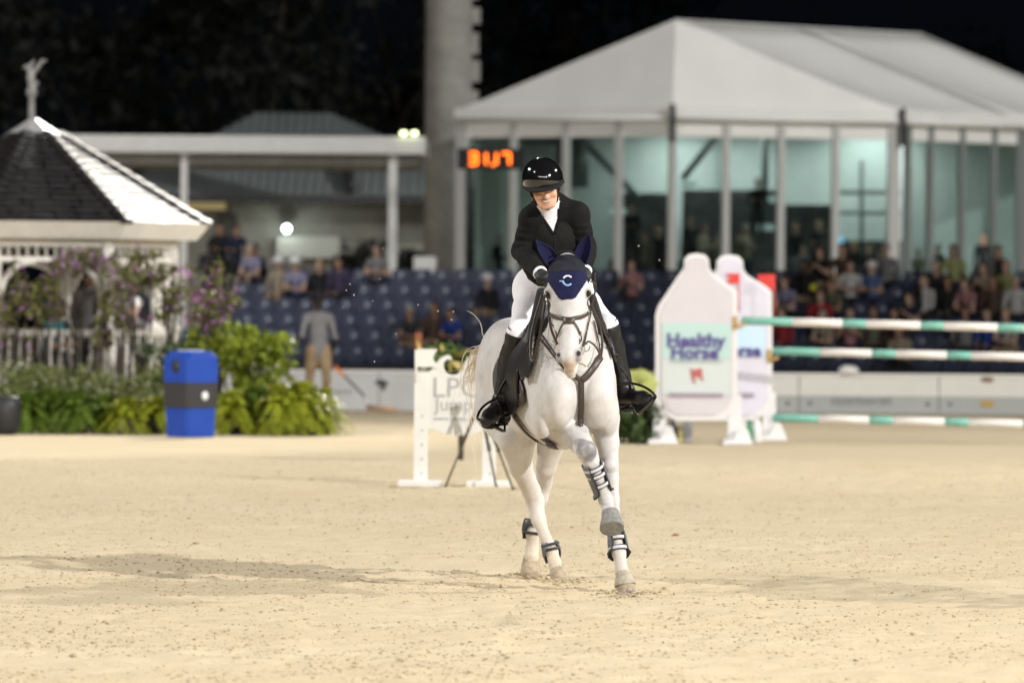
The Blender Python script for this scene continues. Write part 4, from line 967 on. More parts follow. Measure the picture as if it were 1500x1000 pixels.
def ear(base, tip, wid, facing, side):
    """cupped leaf-shaped ear cover"""
    base, tip = Vector(base), Vector(tip); up = (tip - base); Ln = up.length; up.normalize()
    fr = Vector(facing); fr = (fr - up * fr.dot(up)).normalized(); rt_ = up.cross(fr)
    V = []; F = []; nu, nv = 13, 14
    for i in range(nv):
        t = i / (nv - 1); w = wid * (0.62 + .75 * t - 1.35 * t * t) if t < .5 else wid * (0.6575 * (1 - ((t - .5) / .5) ** 1.7)); w = max(w, .002)
        for j in range(nu):
            a = (j / (nu - 1) - .5) * 2
            ang = a * R(118) * (1 - .55 * t)
            p = base + up * (Ln * t) + rt_ * (math.sin(ang) * w * 1.25 + side * .02 * t * t) + fr * (-math.cos(ang) * w * .8 + .012)
            V.append(p)
    for i in range(nv - 1):
        for j in range(nu - 1): F.append((i * nu + j, i * nu + j + 1, (i + 1) * nu + j + 1, (i + 1) * nu + j))
    return V, F
for base, tip, wid, fac, sd in ((at(812, 388, 32.46), at(788, 349, 32.44), .047, (.45, -.9, 0), -1), (at(851, 386, 32.46), at(859, 341, 32.44), .050, (-.35, -.93, 0), 1)):
    V, F = ear(base, tip, wid, fac, sd); o = mesh_obj('ear_cover', V, F, M_navy, bonnet); solidify(o, .005, 0)
mb = MB()
P = [hit(x, y, None, bB) for x, y in ((797, 403), (802, 399.5), (812, 398), (824, 397.5), (838, 396), (850, 394), (862, 395), (866, 399))]
mb.tube(smoothl([a + n * .006 for a, n in P], 1), .0038, 6); mb.build('piping', [M_pipe], bonnet)
mb = MB(); P = [at(x, y, 32.43) for x, y in ((812, 373), (818, 368.5), (827, 366.5), (836, 367), (842, 371))]; mb.tube(smoothl(P, 1), .0042, 6)
mb2_ = MB()
for a in range(60):                                                 # sparkling stones sewn on the crown
    x = 805 + 52 * rt.random(); y = 376 + 18 * rt.random()
    p, n = hit(x, y, None, bB); mb.box((0, 0, 0), (.0035,) * 3, 1, Matrix.Translation(p + n * .006) @ Euler((rt.random(), rt.random(), 0)).to_matrix().to_4x4())
mb.build('crown_trim', [M_blackleather], bonnet); tag(mb2_.build('crown_stones', [M_steel], bonnet), kind='stuff')
mb = MB()                                                           # emblem: open ring with a short bar
def arc(cx, cy, r, a0, a1, mi):
    q = [(cx + r * math.cos(R(a0 + (a1 - a0) * k / 12)), cy - r * 1.02 * math.sin(R(a0 + (a1 - a0) * k / 12))) for k in range(13)]
    h = [hit(x, y, None, bB) for x, y in q]; mb.tube([a + n * .0055 for a, n in h], .0058, 6, mi, up=[n for a, n in h], flat=.35)
arc(831.5, 411.5, 6.6, 42, 150, 0); arc(831.5, 411.5, 6.6, 190, 318, 1)
h = [hit(x, 412.2, None, bB) for x in (820, 823, 826)]; mb.tube([a + n * .0055 for a, n in h], .0045, 6, 1, up=[n for a, n in h], flat=.35)
mb.build('emblem', [M_white, M_blueprint], bonnet)

# ---- bridle
bridle = thing('bridle', at(833, 450, 32.3), 'dark brown leather bridle with crossed noseband and reins on the horse', 'bridle')
mb = MB()
strap(mb, [(800.5, 402), (801.5, 425), (803, 444), (803.5, 460)], .020, .006, Y=32.45, sm=3); strap(mb, [(864, 399), (864.5, 425), (864, 444), (862.5, 460)], .020, .006, Y=32.45, sm=3)
mb.build('cheekpiece', [M_leather], bridle)
mb = MB(); strap(mb, [(802, 459), (812, 462.5), (823, 466.5), (833, 469), (845, 465.5), (855, 461.5), (864, 458)], .023, .007, Y=32.3)
strap(mb, [(838, 470), (843, 477), (847, 486), (850, 496), (853, 506)], .014, .006, Y=32.2); strap(mb, [(829, 470), (824, 477), (820.5, 486), (818.5, 493)], .013, .006, Y=32.2)
mb.build('noseband', [M_leather], bridle)
mb = MB(); strap(mb, [(827, 470), (833, 470.5), (839.5, 470)], .040, .012, .010); mb.build('noseband_pad', [M_leather], bridle)
mb = MB(); strap(mb, [(803, 462), (806, 474), (810.5, 488), (815, 502)], .014, .006, Y=32.3); strap(mb, [(863, 461), (860, 474), (857, 489), (853, 507)], .015, .006, Y=32.3)
mb.build('cheek_strap', [M_leather], bridle)
mb = MB()
for x, y in ((816.5, 504), (853.5, 508)):
    p, n = hit(x, y); ring3(mb, p + n * .012 + Vector((-.01 if x < 830 else .01, 0, 0)), .022, .0035, n.cross(Vector((0, 0, 1))) + n)
for x, y in ((811, 487), (858, 484), (803.5, 459), (863, 458), (848, 488)):
    p, n = hit(x, y); mb.box((0, 0, 0), (.014, .005, .018), 0, Matrix.Translation(p + n * .011) @ n.to_track_quat('-Y', 'Z').to_matrix().to_4x4(), bev=.002)
mb.build('bit_and_buckles', [M_steel], bridle)
# reins: bit ring back to the rider's hands, with the slack hanging in a loop
mb = MB()
rope3(mb, [at(816, 504, 32.22), at(806, 480, 32.42), at(803, 440, 32.66), at(799, 416, 32.86)], .016, .005)
rope3(mb, [at(799, 440, 32.62), at(795.5, 465, 32.58), at(790, 492, 32.60), at(784.5, 516, 32.66), at(781.5, 531, 32.70), at(778.5, 531, 32.72), at(777, 517, 32.76), at(778, 490, 32.82), at(785, 462, 32.86), at(795, 430, 32.90)], .0165, .006)
rope3(mb, [at(798, 432, 32.76), at(788, 462, 32.84), at(778, 496, 32.9), at(771, 520, 33.0)], .012, .006)
rope3(mb, [at(796, 440, 32.8), at(783, 470, 32.92), at(772, 505, 33.0)], .012, .006)
rope3(mb, [at(853.5, 507, 32.22), at(862, 499, 32.42), at(871, 505, 32.55), at(877.5, 515, 32.66), at(880, 524, 32.72)], .012, .006)
rope3(mb, [at(866, 445, 32.60), at(872, 462, 32.72), at(879, 478, 32.86), at(883, 500, 32.86), at(881.5, 515, 32.80), at(879.5, 526, 32.74)], .016, .006)
rope3(mb, [at(867, 448, 32.72), at(880, 474, 32.9), at(893, 503, 32.98), at(903, 530, 33.05)], .014, .006)
rope3(mb, [at(871, 400, 32.6), at(873, 420, 32.66), at(869, 440, 32.68), at(866, 455, 32.70)], .012, .006)
rope3(mb, [at(865, 412, 32.5), at(871, 414, 32.6), at(872.5, 425, 32.66)], .012, .006)
mb.build('rein', [M_leather], bridle)

# ---- breastplate
bp_ = thing('breastplate', at(850, 555, 32.7), 'dark brown leather breastplate across the horse\'s chest', 'breastplate')
chf = Field(); chf.p = [q for q in hf.p if q[1][1] > 32.6 and q[1][2] > .85]; cV, cF_, _ = chf.mesh(.013); cV = smooth_verts(cV, cF_, 1); CB = BVHTree.FromPolygons([Vector(v) for v in cV], [list(map(int, f)) for f in cF_])
mb = MB()
strap(mb, [(788, 487), (796, 496), (805, 507), (815, 520), (826, 534), (840, 548), (850, 556)], .030, .008, .014, Y=32.95, bvh=CB)
mb.build('chest_strap', [M_leather], bp_)
mb = MB(); strap(mb, [(850, 557), (858, 551), (866, 541), (873, 532), (878, 524)], .040, .012, .014, Y=32.9, bvh=CB)
strap(mb, [(879, 526), (876, 505), (872, 488), (868, 470)], .014, .007)
mb.build('chest_strap', [M_leather], bp_)
mb = MB(); strap(mb, [(850, 554), (851, 575), (851.5, 592), (850, 610), (849, 625)], .034, .010, .014, bvh=CB); mb.build('belly_strap', [M_leather], bp_)
mb = MB(); p, n = hit(849, 557); ring3(mb, p + n * .014, .018, .004, n)
for x, y in ((800, 501), (873, 531)):
    p, n = hit(x, y); mb.box((0, 0, 0), (.02, .006, .022), 0, Matrix.Translation(p + n * .013) @ n.to_track_quat('-Y', 'Z').to_matrix().to_4x4(), bev=.002)
mb.build('ring', [M_steel], bp_)

# ---- saddle, cloth, girth, stirrups
saddle = thing('saddle', HL(-.85, 0, 1.5), 'black jumping saddle with dark brown girth under the rider', 'saddle')
tf = Field(); tf.p = [q for q in hf.p if 32.95 < q[1][1] < 34.8 and q[1][2] > .95]
tV, tF, _ = tf.mesh(.012, .010); tV = smooth_verts(tV, tF, 3)
def to_h(P):
    d = np.asarray(P) - np.array(HO); return d @ np.array(Hf), d @ np.array(Hl), d[:, 2]
ts, tl, tz = to_h(fcent(tV, tF))
padk = (ts < -.42) & (ts > -.80 - .12 * np.clip((1.36 - tz) / .12, 0, 1)) & (tz > 1.12 + .14 * np.clip(-(ts + .42), 0, 1) * 0)
cloth = shell('saddle_cloth', tV, tF, padk & (tz > 1.13), .012, M_pad, None, tuple(HL(-.8, 0, 1.2)))
tag(cloth, 'black saddle cloth showing behind the rider\'s leg under the saddle', 'saddle cloth')
tV2, tF2, _ = tf.mesh(.012, .026); tV2 = smooth_verts(tV2, tF2, 3); s2, l2, z2 = to_h(fcent(tV2, tF2))
flap = (z2 > 1.0 + .9 * np.abs(s2 + .60) ** 1.6) & (s2 > -.76) & (s2 < -.36) & (z2 < 1.62)
fx_, fy_ = to_px(fcent(tV2, tF2)); fl_extra = (inpoly(fx_, fy_, [(797, 425), (800, 442), (787, 482), (783, 522), (775, 552), (766, 556), (757, 520), (764, 480), (775, 440)]) | inpoly(fx_, fy_, [(866, 430), (873, 440), (894, 485), (906, 520), (899, 522), (884, 485), (867, 450)])) & (s2 > -.7)
for sg in (-1, 1):
    k = (flap | fl_extra) & (l2 * sg > .07); shell('saddle_flap', tV2, tF2, k, .012, M_blackleather, saddle)
sf = Field(); sf.chain([(HL(-.50, 0, 1.60), .06), (HL(-.66, 0, 1.575), .10), (HL(-.92, 0, 1.59), .13), (HL(-1.06, 0, 1.66), .075)], .05, 0, (0, 0, 1), .7)
v, f, _ = sf.mesh(.012); mesh_obj('seat', v, f, M_blackleather, saddle)
kr = Field(); kr.chain([(at(793, 428, 33.12), .030), (at(784, 478, 33.16), .038), (at(776, 520, 33.22), .036), (at(769, 552, 33.3), .026)], .02, 0, (0, 1, 0), .8); v, f, _ = kr.mesh(.009); mesh_obj('knee_roll', v, f, M_pad, saddle)
kr = Field(); kr.chain([(at(868, 436, 33.12), .024), (at(880, 478, 33.12), .028), (at(892, 508, 33.16), .028)], .02, 0, (0, 1, 0), .8); v, f, _ = kr.mesh(.009); mesh_obj('knee_roll', v, f, M_pad, saddle)
mb = MB(); strap(mb, [(757, 536), (763, 556), (772, 582), (784, 610), (799, 637), (812, 652)], .075, .014, .018, Y=33.5)
mb.build('girth', [M_leather], saddle)
mb = MB(); p, n = hit(769.5, 582); ring3(mb, p + n * .02, .011, .0035, n); mb.build('girth_ring', [M_steel], saddle)

# ---- leg boots
def along(chain, t0, t1, n=14):
    P = [Vector(p) for p, r in chain]; rr = [r for p, r in chain]; L = [0]
    for a, b in zip(P[:-1], P[1:]): L.append(L[-1] + (b - a).length)
    out = []
    for i in range(n):
        t = t0 + (t1 - t0) * i / (n - 1); j = max(0, min(int(t), len(P) - 2)); u = t - j
        out.append((P[j].lerp(P[j + 1], u), rr[j] + (rr[j + 1] - rr[j]) * u))
    return out
def leg_boot(chain, t0, t1, label, strap_ts, fr=Vector((0, -1, 0)), flare=1.25):
    c, _ = along(chain, t0, t1, 3)[1]; o = thing('leg_boot', c, label, 'leg boot', 'protective boots on the horse\'s legs')
    pts = along(chain, t0, t1, 12); V = []; F = []; n = 20
    ax = (pts[-1][0] - pts[0][0]).normalized(); f = (fr - ax * fr.dot(ax)).normalized(); rg = ax.cross(f)
    for i, (p, r) in enumerate(pts):
        t = i / 11; gap = R(44 if t < .70 else 44 + 105 * (t - .70) / .30)
        for j in range(n):
            a = gap + (2 * PI - 2 * gap) * j / (n - 1); q = r + .014 + .006 * math.sin(PI * t) + (.010 if t > .75 else 0)
            V.append(p + f * math.cos(a) * q + rg * math.sin(a) * q)
    for i in range(11):
        for j in range(n - 1): F.append((i * n + j, i * n + j + 1, (i + 1) * n + j + 1, (i + 1) * n + j))
    s = mesh_obj('boot_shell', V, F, M_bootgrey, o); solidify(s, .007, 0)
    mb = MB()
    for j in (0, n - 1): mb.tube([Vector(V[i * n + j]) for i in range(12)], .006, 6)
    mb.build('boot_edge', [M_bootdark], o)
    for ts_ in strap_ts:
        (p, r), = along(chain, ts_, ts_, 2)[:1]; mb = MB(); mb2 = MB(); hw = .010
        for (bb, off, w, th) in ((mb, .014, hw, .3), (mb2, .012, .0155, .25)):
            q = [p + f * math.cos(a) * (r + off + .003) + rg * math.sin(a) * (r + off + .006) for a in [R(-100 + 200 * k / 16) for k in range(17)]]
            bb.tube(q, w, 8, up=[(x - p).normalized() for x in q], flat=th)
        b = mb2.build('strap_backing', [M_bootdark], o); mb.build('strap', [M_bootstrap], b)
    return o
leg_boot(fst, 5.75, 7.35, 'grey tendon boot with three pale straps on the standing foreleg', (5.95, 6.35, 6.85), Vector((.2, -1, 0)))
leg_boot(fli, 4.05, 6.75, 'grey tendon boot with three pale straps on the lifted foreleg', (4.35, 4.8, 5.45), Vector((.25, -1, .15)))
# hind fetlock boots
def fetlock_boot(c, r, ax, label, mat_s, stp):
    o = thing('leg_boot', c, label, 'leg boot', 'protective boots on the horse\'s legs'); ax = Vector(ax).normalized()
    f = Vector((.3, -1, 0)); f = (f - ax * f.dot(ax)).normalized(); rg = ax.cross(f); V = []; F = []; n = 18
    for i in range(8):
        t = i / 7; gap = R(30 + 85 * t ** 1.3)
        for j in range(n):
            a = gap + (2 * PI - 2 * gap) * j / (n - 1); q = r * (.92 + .18 * math.sin(PI * min(1, t * 1.1)))
            V.append(Vector(c) + ax * ((t - .5) * .125) + f * math.cos(a) * q + rg * math.sin(a) * q)
    for i in range(7):
        for j in range(n - 1): F.append((i * n + j, i * n + j + 1, (i + 1) * n + j + 1, (i + 1) * n + j))
    s = mesh_obj('boot_shell', V, F, mat_s, o); solidify(s, .008, 0)
    mb = MB()
    for dz in stp:
        q = [Vector(c) + ax * dz + f * math.cos(a) * r * 1.06 + rg * math.sin(a) * r * 1.06 for a in [R(-90 + 180 * k / 12) for k in range(13)]]
        mb.tube(q, .009, 8, up=[(x - Vector(c)).normalized() for x in q], flat=.35)
    mb.build('strap', [M_bootdark], o); return o
fetlock_boot(at(808, 808, 34.33), .050, (.22, 0, -1), 'dark fetlock boot with red patch on the nearer hind leg', M_bootgrey, (-.05, -.02))
fetlock_boot(at(780, 775, 34.74), .056, (-.1, 0, -1), 'dark rounded fetlock boot on the farther hind leg', mat('dark_boot_shell', (.05, .052, .062), .4, var=.3, vscale=40), (-.03, .02))
# bell boots
def bell(c, ax, r0, r1, h, label, m_, group='bell boots on the front hooves'):
    ax = Vector(ax).normalized(); q = ax.to_track_quat('Z', 'Y').to_matrix().to_4x4(); mb = MB()
    mb.lathe([(r0 * .97, 0), (r0, .004), (r0 * 1.04, h * .3), (r1 * .98, h * .75), (r1 * 1.02, h * .86), (r1 * 1.03, h * .93), (r1, h), (r1 * .9, h)], 24, 0, Matrix.Translation(c) @ q)
    o = mb.build('bell_boot', [m_], None, tuple(c)); tag(o, label, 'bell boot', group); return o
bell(at(894, 750, 32.77), at(897, 776, 32.69) - at(894, 750, 32.77), .052, .070, .118, 'grey rubber bell boot hanging over the lifted hoof', M_bell)
M_bell2 = mat('sandy_bell_boot', (0.42, 0.38, 0.30), .8, var=.3, vscale=40, bump=.4)
bell(at(912, 836, 32.81), at(916.5, 860, 32.79) - at(912, 836, 32.81), .044, .062, .085, 'sand-caked bell boot on the standing front hoof', M_bell2)
# ================================================================ rider
M_skin = mat('skin_tanned', (0.62, 0.36, 0.25), 0.42, var=0.10, vscale=30, bump=0.05, spec=0.4)
M_jacket = mat('black_riding_jacket', (0.0065, 0.0065, 0.007), 0.85, var=0.4, vscale=12, bump=0.35, bscale=50, spec=.2)
M_vest = mat('black_vest', (0.009, 0.0092, 0.009), 0.8, var=0.4, vscale=14, bump=0.4, bscale=40, spec=.25)
M_shirt = mat('white_show_shirt', (0.74, 0.74, 0.80), 0.7, bump=0.4, bscale=50)
M_breech = mat('white_breeches', (0.80, 0.79, 0.84), 0.75, var=0.05, vscale=8, bump=0.3, bscale=30)
M_boot = mat('black_tall_boot', (0.012, 0.012, 0.013), 0.42, var=0.3, vscale=18, bump=0.2, bscale=50)
M_glove = mat('black_glove', (0.014, 0.014, 0.015), 0.6, bump=0.2, bscale=120)
M_helm = mat('gloss_black_helmet', (0.006, 0.006, 0.007), 0.10, coat=1.0)
M_suede = mat('matte_black_suede', (0.012, 0.012, 0.0125), 0.85, bump=0.3, bscale=300, spec=.25)
M_hairb = mat('light_brown_hair', (0.22, 0.12, 0.06), 0.6, bump=.3)
M_teeth = mat('teeth', (0.66, 0.62, 0.56), .3)
M_lip = mat('lips', (0.48, 0.22, 0.18), .45)

pelv = at(808, 424, 33.72)
rider = thing('person', pelv, 'rider in black jacket, white breeches and glossy black helmet leaning over the horse', 'person')
hipR, hipL = at(786, 424, 33.70), at(832, 422, 33.70)
kneR, kneL = at(758, 489, 33.40), at(890, 477, 33.36)
ankR, ankL = at(733, 594, 33.52), at(918, 580, 33.48)
toeR, toeL = at(712, 616, 33.26), at(950, 586, 33.28)
heeR, heeL = at(737, 620, 33.55), at(914, 600, 33.52)
nck = at(806, 304, 33.28); chest = at(811, 340, 33.38); waist = at(809, 388, 33.58)
shR, shL = at(780, 321, 33.28), at(844, 315, 33.28)
elR, elL = at(763, 368, 33.32), at(859, 362, 33.30)
haR, haL = at(795, 404, 32.93), at(856, 403, 33.04)
hc = at(795.5, 265.5, 33.16)                              # skull centre
# head frame: x to the picture's right, y out of the face, z up through the crown
hz = Vector((-0.17, -0.24, 0.95)).normalized(); hx = Vector((1, .05, .08)); hx = (hx - hz * hx.dot(hz)).normalized(); hy = hx.cross(hz); hy = -hy if hy.y > 0 else hy
HD = Matrix((hx, hy, hz)).transposed()
def hd(x, y, z): return hc + HD @ Vector((x, y, z))
def headfield(F):
    F.ell(hd(0, -.01, .02), (.076, .097, .100), HD, .03, 1); F.ell(hd(0, .035, -.055), (.060, .062, .085), HD, .03, 1)
    F.ell(hd(0, .060, -.125), (.032, .034, .030), HD, .025, 1)                      # chin
    for s in (-1, 1):
        F.ell(hd(.041 * s, .074, -.066), (.025, .024, .022), HD, .012, 1)           # cheek
        F.cone(hd(.060 * s, .0, -.085), hd(.028 * s, .062, -.128), .022, .020, .03, 1)
        F.ell(hd(.076 * s, -.012, -.035), (.010, .018, .030), HD, .008, 1)         # ear
        F.ell(hd(.030 * s, .092, -.018), (.020, .010, .008), HD, .012, 1)          # brow
        F.ell(hd(.030 * s, .098, -.034), (.016, .012, .010), HD, .008, 1, True)    # eye socket
        F.ell(hd(.030 * s, .083, -.035), (.013, .011, .010), HD, .004, 1)          # eyelid
        F.ell(hd(.012 * s, .105, -.076), (.009, .010, .008), HD, .006, 1)          # nostril wing
    F.cone(hd(0, .094, -.022), hd(0, .118, -.070), .009, .013, .014, 1)            # nose
    F.ell(hd(0, .092, -.105), (.026, .012, .012), HD, .012, 1)
    F.cone(hd(-.026, .100, -.098), hd(.026, .100, -.098), .0045, .0045, .005, 1, None, 1, True)
    return F
def hand(F, wrist, knuckles, curl, thumb_side, k=.006, g=0.0):
    """palm and five curled fingers closed round the rein"""
    w, kn = Vector(wrist), Vector(knuckles); d = (kn - w).normalized(); c = Vector(curl); c = (c - d * c.dot(d)).normalized(); sd = d.cross(c) * thumb_side
    F.cone(w, w.lerp(kn, .55), .027 + g, .034 + g, .02, 2, tuple(c), .62)
    F.cone(w.lerp(kn, .5), kn, .036 + g, .040 + g, .015, 2, tuple(c), .55)
    for i, ln in enumerate((.92, 1.0, .95, .78)):
        b = kn + sd * (.030 - .020 * i) - d * .006
        p1 = b + (d * .022 + c * .016) * ln; p2 = p1 + (c * .026 - d * .006) * ln; p3 = p2 + (-d * .022 + c * .002) * ln
        F.chain([(b, .0098 + g), (p1, .0092 + g), (p2, .0086 + g), (p3, .0076 + g)], k, 2)
    tb = w.lerp(kn, .35) + sd * .026; F.chain([(tb, .013 + g), (tb + d * .026 + sd * .012 + c * .012, .0105 + g), (tb + d * .044 + sd * .002 + c * .030, .0088 + g)], k, 2)
wrR = haR + (elR - haR).normalized() * .075; wrL = haL + (elL - haL).normalized() * .075
def limbs(F, g=0.0, which='all'):
    if which in ('all', 'torso'):
        F.cone(hd(0, -.02, -.06), nck, .056 + g, .062 + g, .03, 1)
        F.chain([(nck, .085 + g), (chest, .145 + g), (waist, .125 + g), (pelv, .145 + g)], .06, 3, (0, 1, 0), .75)
        F.chain([(shR, .066 + g), (nck, .06 + g), (shL, .066 + g)], .05, 3)
        F.ell(at(812, 338, 33.33), (.15 + g, .09 + g, .13 + g), None, .06, 3)
    if which in ('all', 'arms'):
        F.chain([(shR, .056 + g), (shR.lerp(elR, .5), .043 + g), (elR, .037 + g), (elR.lerp(wrR, .35), .037 + g), (wrR, .030 + g)], .03, 3)
        F.chain([(shL, .056 + g), (shL.lerp(elL, .5), .043 + g), (elL, .037 + g), (elL.lerp(wrL, .35), .037 + g), (wrL, .030 + g)], .03, 3)
    if which in ('all', 'legs'):
        for h_, k_, a_, s_ in ((hipR, kneR, ankR, -1), (hipL, kneL, ankL, 1)):
            F.chain([(h_ + Vector((0, 0, .01)), .108 + g), (h_.lerp(k_, .45), .074 + g), (k_, .047 + g)], .04, 4)
            F.chain([(k_, .050 + g), (k_.lerp(a_, .32) + Vector((0, .02, 0)), .056 + g), (k_.lerp(a_, .75), .040 + g), (a_, .035 + g)], .03, 4)
        F.cone(hipR, hipL, .13 + g, .13 + g, .05, 4, (0, 1, 0), .9); F.cone(waist, pelv, .12 + g, .15 + g, .05, 4, (0, 1, 0), .85)
    return F
bfld = limbs(headfield(Field()))
hand(bfld, wrR, haR, (.3, -.3, -1), 1); hand(bfld, wrL, haL, (-.3, -.3, -1), -1)
for a_, t_, h_ in ((ankR, toeR, heeR), (ankL, toeL, heeL)):
    bfld.chain([(a_, .034), (h_ + Vector((0, 0, .03)), .032)], .02, 4); bfld.chain([(a_, .036), (t_, .026)], .02, 4)
V, F, T = bfld.mesh(.0065); V = smooth_verts(V, F, 1)
mesh_obj('body', V, F, [M_skin], rider)
# eyes hidden under the brim shade, lips and teeth
mb = MB()
for s in (-1, 1): mb.lathe([(.0, .0), (.006, .001), (.0, .003)], 8, 0, Matrix.Translation(hd(.030 * s, .0945, -.036)) @ (HD.to_4x4() @ Euler((-PI / 2, 0, 0)).to_matrix().to_4x4()))
mb.build('eye', [M_eye], rider)
mb = MB(); mb.tube([hd(.028 * math.sin(t), .094 + .013 * math.cos(t), -.099 + .010 * abs(math.sin(t)) ** 2) for t in [R(-80 + 160 * k / 10) for k in range(11)]], [.001] + [.0036] * 9 + [.001], 6); mb.build('teeth', [M_teeth], rider)
mb = MB()
for dz in (.0055, -.0075): mb.tube([hd(.031 * math.sin(t), .093 + .0135 * math.cos(t), -.099 + dz * math.cos(t) + .011 * abs(math.sin(t)) ** 2) for t in [R(-88 + 176 * k / 10) for k in range(11)]], [.0015] + [.003] * 9 + [.0015], 6)
mb.build('lips', [M_lip], rider)
mb = MB()
for s in (-1, 1):
    for k in range(14): mb.tube([hd(.070 * s + .004 * s * (k % 3), .035 - .006 * k, .0), hd(.078 * s, .02 - .006 * k, -.05), hd(.070 * s, -.02 - .005 * k, -.09)], [.005, .005, .003], 5)
mb.build('hair', [M_hairb], rider)
# helmet: dome, centre panel, brim, harness
helmet = thing('helmet', hc, 'glossy black riding helmet with matte centre stripe on the rider\'s head', 'helmet')
def dome(name, a0, a1, grow, m_, zmin=-.025):
    V = []; F = []; n, k = 28, 14
    for i in range(k):
        t = i / (k - 1)
        for j in range(n):
            a = a0 + (a1 - a0) * j / (n - 1); el = (PI / 2) * (1 - t) + (-.22) * t
            x, y, z = math.cos(el) * math.sin(a), math.cos(el) * math.cos(a), math.sin(el)
            V.append(hd(x * (.112 + grow), y * (.132 + grow) - .005, .012 + z * (.122 + grow)))
    for i in range(k - 1):
        for j in range(n - 1): F.append((i * n + j, i * n + j + 1, (i + 1) * n + j + 1, (i + 1) * n + j))
    o = mesh_obj(name, V, F, m_, helmet); solidify(o, .008, -1); return o
dome('helmet_shell', -PI, PI, 0, M_helm)
V = []; F = []
for i in range(25):                                                # centre stripe front to back
    e = R(6 + 168 * i / 24)
    for j in range(9):
        u = (j / 8 - .5) * (.085 + .02 * math.sin(e)); x = u; r = math.sqrt(max(0, 1 - (x / .1155) ** 2))
        V.append(hd(x, math.cos(e) * .1365 * r - .005, .012 + math.sin(e) * .1262 * r))
for i in range(24):
    for j in range(8): F.append((i * 9 + j, i * 9 + j + 1, (i + 1) * 9 + j + 1, (i + 1) * 9 + j))
o = mesh_obj('centre_panel', V, F, M_suede, helmet); solidify(o, .003, 0)
V = []; F = []; n = 33                                              # wide brim
for i in range(7):
    t = i / 6
    for j in range(n):
        a = R(-108 + 216 * j / (n - 1)); ext = .058 * max(0, math.cos(a * .80)) ** .9 * t + .004
        x, y = math.sin(a) * (.113 + ext * .25), math.cos(a) * (.131 + ext) - .005
        V.append(hd(x, y, -.001 - .014 * t * max(0, math.cos(a * .8)) - .012 * abs(math.sin(a)) * t - .012 * (1 - abs(math.sin(a))) * (1 - t)))
for i in range(6):
    for j in range(n - 1): F.append((i * n + j, i * n + j + 1, (i + 1) * n + j + 1, (i + 1) * n + j))
o = mesh_obj('brim', V, F, M_suede, helmet); solidify(o, .009, 0)
mb = MB()
mb.tube([hd(.1145 * math.sin(a), .1345 * math.cos(a) - .005, -.008) for a in [R(-180 + 10 * k) for k in range(37)]], .007, 6, caps=False)
mb.build('rim_trim', [M_suede], helmet)
mb = MB()
for s in (-1, 1): mb.tube([hd(.088 * s, .02, -.02), hd(.082 * s, .03, -.06), hd(.060 * s, .055, -.120), hd(.0, .070, -.158)], .006, 6, flat=.4, up=(0, -1, 0)); mb.tube([hd(.09 * s, -.05, -.02), hd(.082 * s, .0, -.06), hd(.078 * s, .025, -.075)], .006, 6)
mb.build('chin_strap', [M_suede], helmet)

# clothes grown over the body
jk = limbs(limbs(Field(), .010, 'torso'), .011, 'arms'); jk.p = [q for q in jk.p if q[6 if q[0] == 'c' else 5] != 1]
for s_, e_, w_ in ((shR, elR, wrR), (shL, elL, wrL)):                 # sleeve folds
    for t in (.35, .55, .8): c_ = s_.lerp(e_, t); jk.ell(c_ + Vector((0, -.02, 0)), (.057, .050, .012), None, .015, 3)
    for t in (.15, .35, .6): c_ = e_.lerp(w_, t); jk.ell(c_, (.051 - .014 * t, .046, .010), None, .02, 3)
jk.ell(at(804, 392, 33.52), (.15, .13, .06), None, .05, 3)
jV, jF, jT = jk.mesh(.008); jV = smooth_verts(jV, jF, 2); jc = fcent(jV, jF); jx, jy = to_px(jc)
vneck = inpoly(jx, jy, [(783, 290), (820, 290), (816, 318), (812.5, 342), (811, 342), (801, 326), (788, 306)]) & (jc[:, 1] < 33.33)
low = (jc[:, 2] < pelv.z + .02 + .0 * jx)
wr_cut = np.linalg.norm(jc - np.array(wrR), axis=1) < .035; wl_cut = np.linalg.norm(jc - np.array(wrL), axis=1) < .035
shell('jacket', jV, jF, ~vneck & ~low & ~wr_cut & ~wl_cut, .005, M_jacket, rider)
vs = Field(); vs.chain([(nck + Vector((0, .02, -.03)), .075), (chest, .168), (waist, .140), (waist.lerp(pelv, .5), .145)], .06, 3, (0, 1, 0), .80)
vs.chain([(shR.lerp(nck, .25), .062), (nck + Vector((0, .05, 0)), .055), (shL.lerp(nck, .25), .062)], .05, 3)
vs.ell(at(812, 340, 33.32), (.165, .105, .14), None, .06, 3)
vV, vF, _ = vs.mesh(.008); vV = smooth_verts(vV, vF, 2); vc = fcent(vV, vF); vx, vy = to_px(vc)
vn = inpoly(vx, vy, [(781, 285), (822, 285), (817, 318), (812.5, 344), (811, 344), (800, 328), (786, 306)]) & (vc[:, 1] < 33.36)
vest = shell('vest', vV, vF, ~vn & (vc[:, 2] > pelv.z + .06), .006, M_vest, rider)
vB = BVHTree.FromPolygons([Vector(v) for v in vV], [list(map(int, f)) for f in vF])
mb = MB(); strap(mb, [(812, 343), (813, 358), (813, 378)], .010, .006, .006, bvh=vB); mb.build('zip', [M_suede], rider)
mb = MB()                                                           # lapel edges
for P in ([(784, 300), (792, 314), (802, 330), (811, 344)], [(820, 298), (817, 318), (813, 343)]): strap(mb, P, .018, .010, .005, bvh=vB)
mb.build('lapel', [M_jacket], rider)
st = Field(); st.chain([(hd(0, -.01, -.10), .062), (nck + Vector((0, -.02, .0)), .070), (at(809, 330, 33.30), .105)], .04, 3, (0, 1, 0), .9)
sV, sF, _ = st.mesh(.007); sc_ = fcent(sV, sF); shell('shirt', sV, sF, (sc_[:, 2] < hd(0, 0, -.135).z) , .003, M_shirt, rider)
